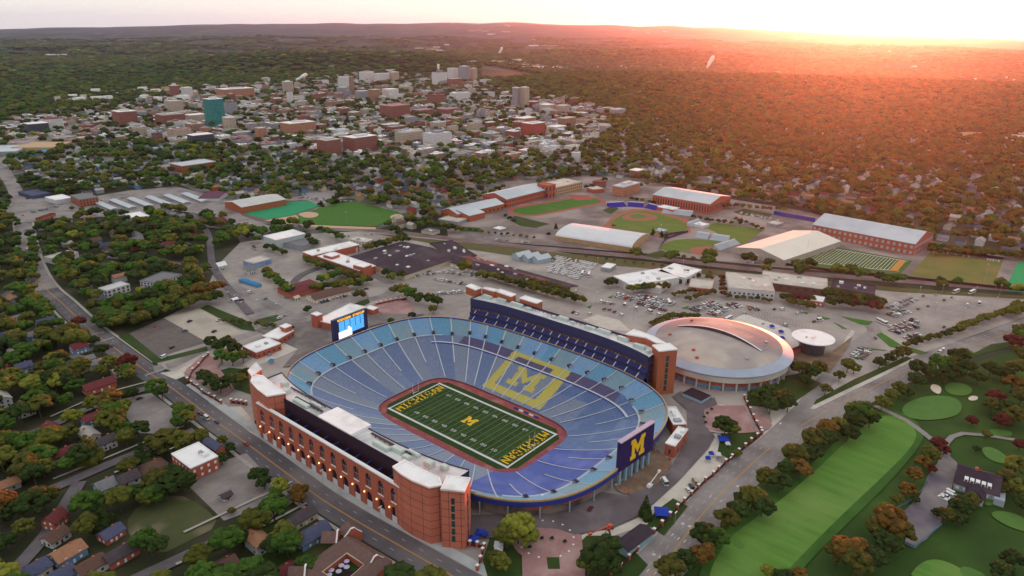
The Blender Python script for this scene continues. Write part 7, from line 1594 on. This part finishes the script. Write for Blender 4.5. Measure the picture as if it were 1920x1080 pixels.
for px, py, kd, col, an, lb in [(376, 777, 'pickup', 'maroon', -1.6, 'maroon pickup towing a white load down the avenue'), (388, 786, 'van', 'white', -1.6, 'white van right behind the maroon pickup on the avenue'), (407, 793, 'car', 'dark blue', -1.6, 'dark blue car behind the white van on the avenue'), (209, 650, 'suv', 'dark blue', -1.6, 'dark blue car alone above the crosswalk on the avenue'),
                               (461, 834, 'car', 'red', -1.55, 'red car driving beside the brick arcade'), (290, 613, 'car', 'red', 1, 'red car in the striped asphalt lot'), (347, 622, 'suv', 'grey', 0, 'grey car on the edge of the bleached lot'), (323, 653, 'suv', 'black', .4, 'black car at the near end of the striped lot'), (356, 604, 'suv', 'black', .3, 'black car alone on the bleached concrete lot'),
                               (402, 623, 'suv', 'black', .4, 'dark suv near the lower edge of the bleached lot'), (411, 602, 'pickup', 'silver', .2, 'silver pickup near the top right of the bleached lot'), (262, 749, 'car', 'black', 0, 'black car at the top of the empty grey lot'), (308, 671, 'van', 'white', .3, 'white van at the corner of the striped lot'),
                               (1107, 957, 'suv', 'maroon', .2, 'maroon suv on the ring drive below the brick ticket windows'), (1762, 662, 'van', 'white', -.2, 'left white van on the boulevard'), (1768, 658, 'van', 'white', -.2, 'right white van on the boulevard'), (1903, 611, 'car', 'white', -.2, 'white car at the far end of the boulevard'), (1290, 921, 'car', 'white', .9, 'white car parked by the pillar fence'),
                               (1296, 914, 'suv', 'black', .9, 'black car parked by the pillar fence'), (1303, 906, 'van', 'tan', .9, 'tan trailer parked by the pillar fence'), (1652, 606, 'bus', 'white', 1.0, 'white bus at the mouth of the east lot'), (1662, 606, 'suv', 'white', .4, 'white car right of the bus in the east lot'), (1813, 574, 'van', 'white', .3, 'long white van in the open east lot'), (1835, 571, 'truck', 'white', .2, 'white truck right of the long white van'),
                               (1792, 549, 'bus', 'white', -.25, 'left white coach parked by the railroad'), (1822, 550, 'bus', 'white', -.25, 'right white coach parked by the railroad'), (1770, 564, 'suv', 'black', 0, 'black suv alone in the upper east lot'), (1784, 559, 'car', 'grey', 0, 'grey car alone in the upper east lot'), (1770, 614, 'suv', 'black', 0, 'black suv in the middle of the east lot'), (1845, 597, 'car', 'grey', 0, 'grey car near the hedge of the east lot'),
                               (1721, 580, 'suv', 'grey', 0, 'grey suv between car rows of the east lot'), (1740, 575, 'car', 'maroon', 0, 'maroon car right of the grey suv in the east lot'), (1731, 556, 'suv', 'maroon', 0, 'maroon suv at the top of the east lot'), (1754, 554, 'car', 'silver', 0, 'silver car at the top of the east lot'), (1641, 635, 'car', 'maroon', .4, 'maroon car at the grass island corner'), (1684, 653, 'suv', 'black', -.3, 'black suv leaving by the curved grass island'),
                               (1172, 574, 'truck', 'white', .3, 'bulky white truck alone behind the stadium'), (1193, 580, 'van', 'white', .5, 'pale van right of the bulky white truck'), (1217, 586, 'truck', 'white', 1.2, 'tall white truck nearer the arena hedge'), (1235, 592, 'van', 'white', 1.2, 'white van beside the arena hedge'), (1165, 593, 'van', 'white', 1.1, 'white van closest to the stadium parapet'), (1145, 571, 'car', 'red', .2, 'bright red car in the lot behind the stadium'),
                               (1133, 581, 'suv', 'red', .1, 'red suv at the left of the lot behind the stadium'), (1143, 582, 'suv', 'grey', .1, 'grey suv right of the red suv'), (1152, 586, 'suv', 'maroon', .1, 'dark maroon suv behind the stadium'), (1075, 587, 'suv', 'black', .1, 'dark car beside the drive behind the stadium'), (1083, 589, 'pickup', 'white', .1, 'white pickup beside the drive behind the stadium'), (1106, 590, 'suv', 'white', .1, 'white suv on the pale apron behind the stadium'),
                               (1254, 569, 'bus', 'white', .6, 'white bus at the end of the crowded rows'), (1278, 530, 'bus', 'white', .7, 'white bus parked by the maintenance sheds'), (1452, 581, 'suv', 'maroon', 0, 'maroon car in the wide lot beyond the arena'), (1466, 582, 'van', 'white', -.4, 'white van in the wide lot beyond the arena'), (1494, 589, 'suv', 'white', .6, 'white suv at the curved island beyond the pavilion'), (1502, 587, 'suv', 'silver', .6, 'silver suv at the curved island beyond the pavilion'),
                               (1537, 602, 'truck', 'white', -.3, 'white box truck behind the round pavilion'), (1526, 604, 'suv', 'maroon', 0, 'maroon suv left of the white box truck'), (1431, 609, 'car', 'silver', 0, 'silver car on the pale service yard'), (1472, 612, 'van', 'silver', -.2, 'silver van on the pale service yard'), (1396, 589, 'suv', 'silver', 0, 'silver suv between arena and wide lot'), (1365, 600, 'bus', 'white', -.1, 'long white trailer behind the arena dome'),
                               (442, 557, 'suv', 'silver', 0, 'silver suv in the upper grey lot'), (453, 564, 'suv', 'black', 0, 'black suv on the grass strip of the upper lot'), (498, 561, 'car', 'grey', .6, 'grey car crossing the upper lot'), (425, 536, 'suv', 'dark blue', 0, 'dark blue suv near the blue shed'), (468, 550, 'van', 'white', 0, 'white trailer in the upper grey lot'), (524, 598, 'suv', 'white', 0, 'white suv near the ticket tower'), (532, 594, 'pickup', 'silver', 0, 'silver pickup on the grass strip near the ticket tower'),
                               (508, 609, 'pickup', 'black', .3, 'black pickup beside the bushes of the upper lot'), (506, 667, 'car', 'silver', .4, 'silver car before the ticket building'), (452, 667, 'car', 'silver', -.3, 'left silver car beside the ticket building'), (460, 671, 'car', 'white', -.3, 'right white car beside the ticket building'), (43, 405, 'car', 'red', -1.5, 'red car at the head of the avenue'), (52, 470, 'van', 'white', -1.4, 'white van halfway up the avenue'), (687, 543, 'car', 'dark blue', -.4, 'dark blue car on the curving north drive'),
                               (1092, 515, 'bus', 'white', .5, 'left white bus beside the storage yard'), (1104, 517, 'bus', 'white', .5, 'right white bus beside the storage yard'), (1318, 600, 'car', 'maroon', 0, 'maroon car touching the arena hedge'), (1245, 906, 'truck', 'white', .9, 'white utility truck on the bare dirt'), (1012, 948, 'bus', 'white', .25, 'white trailer stored under the stand overhang')]:
    car(px, py, kd, col, an, lab=lb)
CARS.sort(key=lambda c: c[0]); rc_ = MB(); RM = [PM['white'], PM['silver'], PM['grey'], GLS]
TYN = {'car': 'car', 'suv': 'suv', 'pickup': 'pickup', 'van': 'van', 'bus': 'bus', 'truck': 'truck'}
rest_c = []; n = 0
for c in CARS:
    d, x, y, kd, col, an, wh, lab, grp = c
    if n >= 300 and isinstance(lab, tuple): rest_c.append(c); continue
    n += 1; b, gl, whm, whl, one = car_meshes(kd, col)
    if d < 560:
        o = thing('parked_'+kd if isinstance(lab, tuple) else kd, '', kd, (x, y, .32), an); link('body', b, o); link('windows', gl, o)
        for sx, sy in whl: link('wheel', whm, o, (sx, sy, .36))
    else: o = link('parked_'+kd if isinstance(lab, tuple) else kd, one, None, (x, y, .32), an)
    if isinstance(lab, tuple):
        key = (lab[1], lab[2], kd, col); USED[key] = USED.get(key, 0)+1; q = USED[key]
        pre = '' if q == 1 else ['', 'second ', 'third ', 'fourth ', 'fifth ', 'sixth ', 'seventh ', 'eighth ', 'ninth '][min(q, 9)-1]
        lb_ = f'{pre}{col} {kd} in {"the back of " if lab[2] else ""}{wh}'
        tag(o, lb_ if len(lb_.split()) <= 16 else lb_.replace('in the back of the', 'behind the'), kd, wh)
    else: tag(o, lab, kd)
for (d, x, y, kd, col, an, wh, lab, grp) in rest_c:
    m = {'white': 0, 'silver': 1}.get(col, 2); c_, s_ = math.cos(an), math.sin(an)
    def q_(L0, L1, W, z0, z1, mm):
        rc_.prism([(x+a*c_-b*s_, y+a*s_+b*c_) for a, b in ((L0, -W), (L1, -W), (L1, W), (L0, W))], z0, z1, mm)
    q_(-2.2, 2.2, .9, .55, 1.2, m); q_(-1.5, .9, .8, 1.2, 1.5, 3); q_(-1.3, .5, .75, 1.5, 1.75, m)
if rest_c: stuff(rc_.build('distant_cars', RM), 'packed rows of small far off parked cars', 'cars')
print('cars', len(CARS), n, len(rest_c))
# ------------------------------------------------------------------ small things round the stadium
def canopy(px, py, s, col, label, rot=.6, h=3):
    x, y = g(px, py); r = thing('canopy_tent', label, 'tent', (x, y, .15), rot); a = s/2
    for sx in (-a, a):
        for sy in (-a, a): MB().cyl(sx*.95, sy*.95, 0, h-.6, .07, n=6).build('leg', TRM, r)
    mb = MB(); ap = (0, 0, h+.9); c = [(-a, -a, h-.6), (a, -a, h-.6), (a, a, h-.6), (-a, a, h-.6)]
    for i in range(4): mb.face([c[i], c[(i+1) % 4], ap]); mb.face([c[i], c[(i+1) % 4], (*c[(i+1) % 4][:2], h-1), (*c[i][:2], h-1)])
    mb.build('canopy', col, r); return r
TB = pmat('royal_canvas', (.015, .055, .42), (.02, .045, .33), .6); TWH = pmat('white_canvas', (.6, .62, .66), (.5, .52, .58), .6)
canopy(1240, 966, 7.5, TB, 'large royal blue tent between conifer and boulevard fence'); canopy(1356, 828, 6.5, TB, 'royal blue tent on the plaza corner by the pillar fence'); canopy(1333, 856, 3, TB, 'small blue tent, upper of two by the curved drive'); canopy(1327, 865, 3, TB, 'small blue tent, lower of two by the curved drive'); canopy(1346, 858, 3.4, TWH, 'small white tent beside the upper small blue tent'); canopy(1364, 838, 3, TWH, 'small white tent right of the plaza corner tent')
canopy(935, 1028, 4.5, TWH, 'white and blue tent left of the brick plaza, rear one'); canopy(935, 1037, 4.2, TWH, 'white and blue tent left of the brick plaza, front one'); canopy(995, 1014, 4, TB, 'blue canopy with white flap on the brick plaza rim'); canopy(900, 1004, 4, TB, 'blue tent at the foot of the near brick tower, upper left'); canopy(910, 1008, 3, TB, 'blue tent at the foot of the near brick tower, right'); canopy(888, 1017, 5, TB, 'blue tent at the foot of the near brick tower, low one'); canopy(1447, 616, 4, TB, 'blue canopy on the pale yard, top one'); canopy(1464, 626, 4, TB, 'blue canopy on the pale yard, middle one'); canopy(1466, 638, 4, TB, 'blue canopy on the pale yard, lowest one')
canopy(509, 681, 4, pmat('cyan_canvas', (.04, .24, .5), (.03, .19, .42), .6), 'cyan tent near the upper left brick tower')
# orange telescopic lift and white boom lift
ORG = pmat('orange_machine', (.55, .08, .03), (.48, .065, .025), 1, rough=.4)
def lift(px, py, px1, py1, z1, mat, label):
    x, y = g(px, py); x1, y1 = g(px1, py1, z1); r = thing('boom_lift', label, 'boom lift', (x, y, .2)); an = math.atan2(y1-y, x1-x)
    b = MB().box(-1.9, -1.2, .5, 1.9, 1.2, 1.5).box(-1.6, -1, 1.5, .4, 1, 2.3).build('chassis', mat, r, None, an)
    for sx in (-1.3, 1.3):
        for sy in (-1.25, 1.25): MB().tube((0, -.2, 0), (0, .2, 0), .55, 10).build('wheel', TY, r, (sx*math.cos(an)-sy*math.sin(an), sx*math.sin(an)+sy*math.cos(an), .5), an)
    MB().tube((0, 0, 2.2), (x1-x, y1-y, z1), .34, 6, r1=.26).build('boom', mat, r); MB().box(-.9, -.6, 0, .9, .6, 1.1).build('basket', mat, r, (x1-x, y1-y, z1-.5), an)
lift(1142, 992, 1106, 1002, 2.5, ORG, 'orange boom lift lying low on the ring drive'); lift(1218, 914, 1236, 884, 5, WP, 'white boom lift raised over the bare dirt')
for i, (px, py) in enumerate([(1172, 922), (1180, 925), (1164, 916), (1256, 862), (1247, 878)]):
    x, y = g(px, py); o = MB().box(-.9, -.35, 0, .9, .35, .9).box(-1.1, -.5, 0, -.9, .5, .2).box(.9, -.5, 0, 1.1, .5, .2).build('barrier', ORG, None, (x, y, .25), .4*i); tag(o, f'orange red barrier on the dirt below the blue scoreboard, {["middle", "right", "leftmost", "by the brick concession", "by the raised lift"][i]}', 'barrier', 'orange barriers')
# plaza planters, benches, statue bed
for i, (px, py) in enumerate([(1016, 1013), (1035, 1013), (1059, 1019), (993, 1030), (1326, 778), (1320, 785), (1323, 795), (1334, 770)]):
    x, y = g(px, py); r = thing('potted_shrub', f'dark potted shrub on the {"circular" if i < 4 else "upper right"} brick plaza, {ORD[i % 4].replace("closest", "from the left")}', 'plant', (x, y, .2), 0, 'potted shrubs'); MB().cyl(0, 0, 0, .7, .7, .9, 8).build('pot', CON, r); c = link('foliage', crown_mesh('dark green', 12, False), r); c.scale = (.2, .2, .16)
for i in range(16):
    a = 6.283*i/16; x0, y0 = g(1024, 1012); x, y = x0+14*math.cos(a), y0+14*math.sin(a)
    o = MB().box(-.7, -.7, 0, .7, .7, .5).box(-.45, -.45, .5, .45, .45, .62).build('stone_seat', WP, None, (x, y, .2), a); tag(o, 'white stone seat in the ring on the circular brick plaza', 'seat', 'ring of white stone seats')
x, y = g(1037, 1062); r = thing('flower_bed', 'long white edged planting bed in the circular plaza', 'flower bed', (x, y, .15)); 
a0 = Vector(g(1023, 1045)); a1 = Vector(g(1050, 1045)); a2 = Vector(g(1052, 1070)); a3 = Vector(g(1026, 1070)); q = [a-Vector((x, y)) for a in (a0, a1, a2, a3)]
MB().prism([tuple(v) for v in q], .02, .45).build('kerb', WP, r); MB().prism([tuple(v*.86) for v in q], .4, .7).build('planting', GRS, r)
# light poles
poles = [(1187, 600, 14), (1118, 570, 12), (1700, 575, 12), (1790, 585, 12), (1827, 560, 12), (1865, 580, 12), (1805, 600, 12), (1752, 590, 12), (1765, 556, 12), (1722, 560, 12), (1873, 556, 12), (485, 585, 12), (520, 593, 12), (430, 570, 12), (545, 555, 12), (583, 575, 10), (560, 835, 8), (605, 905, 8), (714, 975, 8), (503, 835, 8), (1265, 985, 8), (1367, 880, 8), (1460, 815, 8), (325, 860, 7), (455, 590, 12), (1237, 455, 22), (1390, 445, 18), (1512, 480, 20), (1744, 505, 20), (1845, 530, 20), (650, 420, 16), (1120, 500, 10), (1280, 505, 10)]
pl = MB().cyl(0, 0, 0, 1, .14, .09, 6).mesh('pole', TRM); hd = MB().box(-1.1, -.25, 0, 1.1, .25, .22).mesh('lamp_head', WP)
for i, (px, py, h) in enumerate(poles):
    x, y = g(px, py); o = thing('light_pole', '', 'light pole', (x, y, .1)); p = link('pole', pl, o); p.scale = (1, 1, h); link('lamp_head', hd, o, (0, 0, h)); later(o, f'{"tall" if h > 13 else "slim"} grey light pole', x, y, 'light pole', 'light poles')
# avenue street trees done above; traffic signals at the crossing
ZL[0] += 1; zz = .12+.006*ZL[0]; mb = MB()
for (a, b) in [((168, 630), (196, 624)), ((190, 642), (214, 634)), ((272, 706), (308, 694)), ((306, 684), (312, 694))]:
    P = Vector(g(*a)); Q = Vector(g(*b)); d = (Q-P); n = max(3, int(d.length/1.4)); d.normalize(); nn = Vector((-d.y, d.x))*1.3
    for i in range(n):
        c = P+(Q-P)*(i+.5)/n; w = d*.3; mb.face([(c.x-w.x-nn.x, c.y-w.y-nn.y, zz), (c.x+w.x-nn.x, c.y+w.y-nn.y, zz), (c.x+w.x+nn.x, c.y+w.y+nn.y, zz), (c.x-w.x+nn.x, c.y-w.y+nn.y, zz)])
struct(mb.build('crosswalk', LINW))
flush_labels()
# ------------------------------------------------------------------ light, sky and air
vs = _d+_r*((1640-960)/FOC)-_u*((75-540)/FOC); SAZ = math.atan2(vs.y, vs.x); SEL = rad(1.5)
sd = Vector((math.cos(SAZ)*math.cos(SEL), math.sin(SAZ)*math.cos(SEL), math.sin(SEL)))
sl = bpy.data.lights.new('sun', 'SUN'); so = bpy.data.objects.new('sun', sl); C.objects.link(so); sl.energy = 3.6; sl.angle = rad(.6); sl.color = (1, .15, .045); so.rotation_euler = sd.to_track_quat('Z', 'Y').to_euler()
w = bpy.data.worlds.new('World'); scene.world = w; w.use_nodes = True; nt = w.node_tree; N = nt.nodes; L = nt.links; bg = N['Background']
sk = N.new('ShaderNodeTexSky'); sk.sky_type = 'NISHITA'; sk.sun_disc = False; sk.sun_elevation = rad(9); sk.sun_rotation = math.pi/2-SAZ; sk.altitude = 240; sk.air_density = 1; sk.dust_density = 1.5; sk.ozone_density = 1
mx = N.new('ShaderNodeMix'); mx.data_type = 'RGBA'; mx.inputs[0].default_value = .94; mx.inputs[7].default_value = (2.02, 1.96, 1.88, 1)
L.new(sk.outputs[0], mx.inputs[6]); L.new(mx.outputs[2], bg.inputs[0]); bg.inputs[1].default_value = .122
# haze
hz = MB().box(-36000, -36000, -260, 36000, 36000, 720); 
hm = bpy.data.materials.new('haze_air'); hm.use_nodes = True; n_ = hm.node_tree.nodes; n_.remove(n_['Principled BSDF']); pv = n_.new('ShaderNodeVolumePrincipled'); pv.inputs['Color'].default_value = (.50, .66, 1.0, 1); pv.inputs['Density'].default_value = 1.6e-5; pv.inputs['Anisotropy'].default_value = .8
hm.node_tree.links.new(pv.outputs[0], n_['Material Output'].inputs['Volume'])
ho = hz.build('haze', hm); ho['kind'] = 'stuff'; ho['label'] = 'thin pale morning haze over the whole landscape'; ho['category'] = 'haze'
scene.view_settings.view_transform = 'Standard'; scene.view_settings.look = 'None'; scene.view_settings.gamma = 1; scene.view_settings.exposure = 2.0
scene.cycles.max_bounces = 5; scene.cycles.volume_bounces = 0; scene.cycles.use_denoising = True; scene.cycles.caustics_reflective = False; scene.cycles.caustics_refractive = False
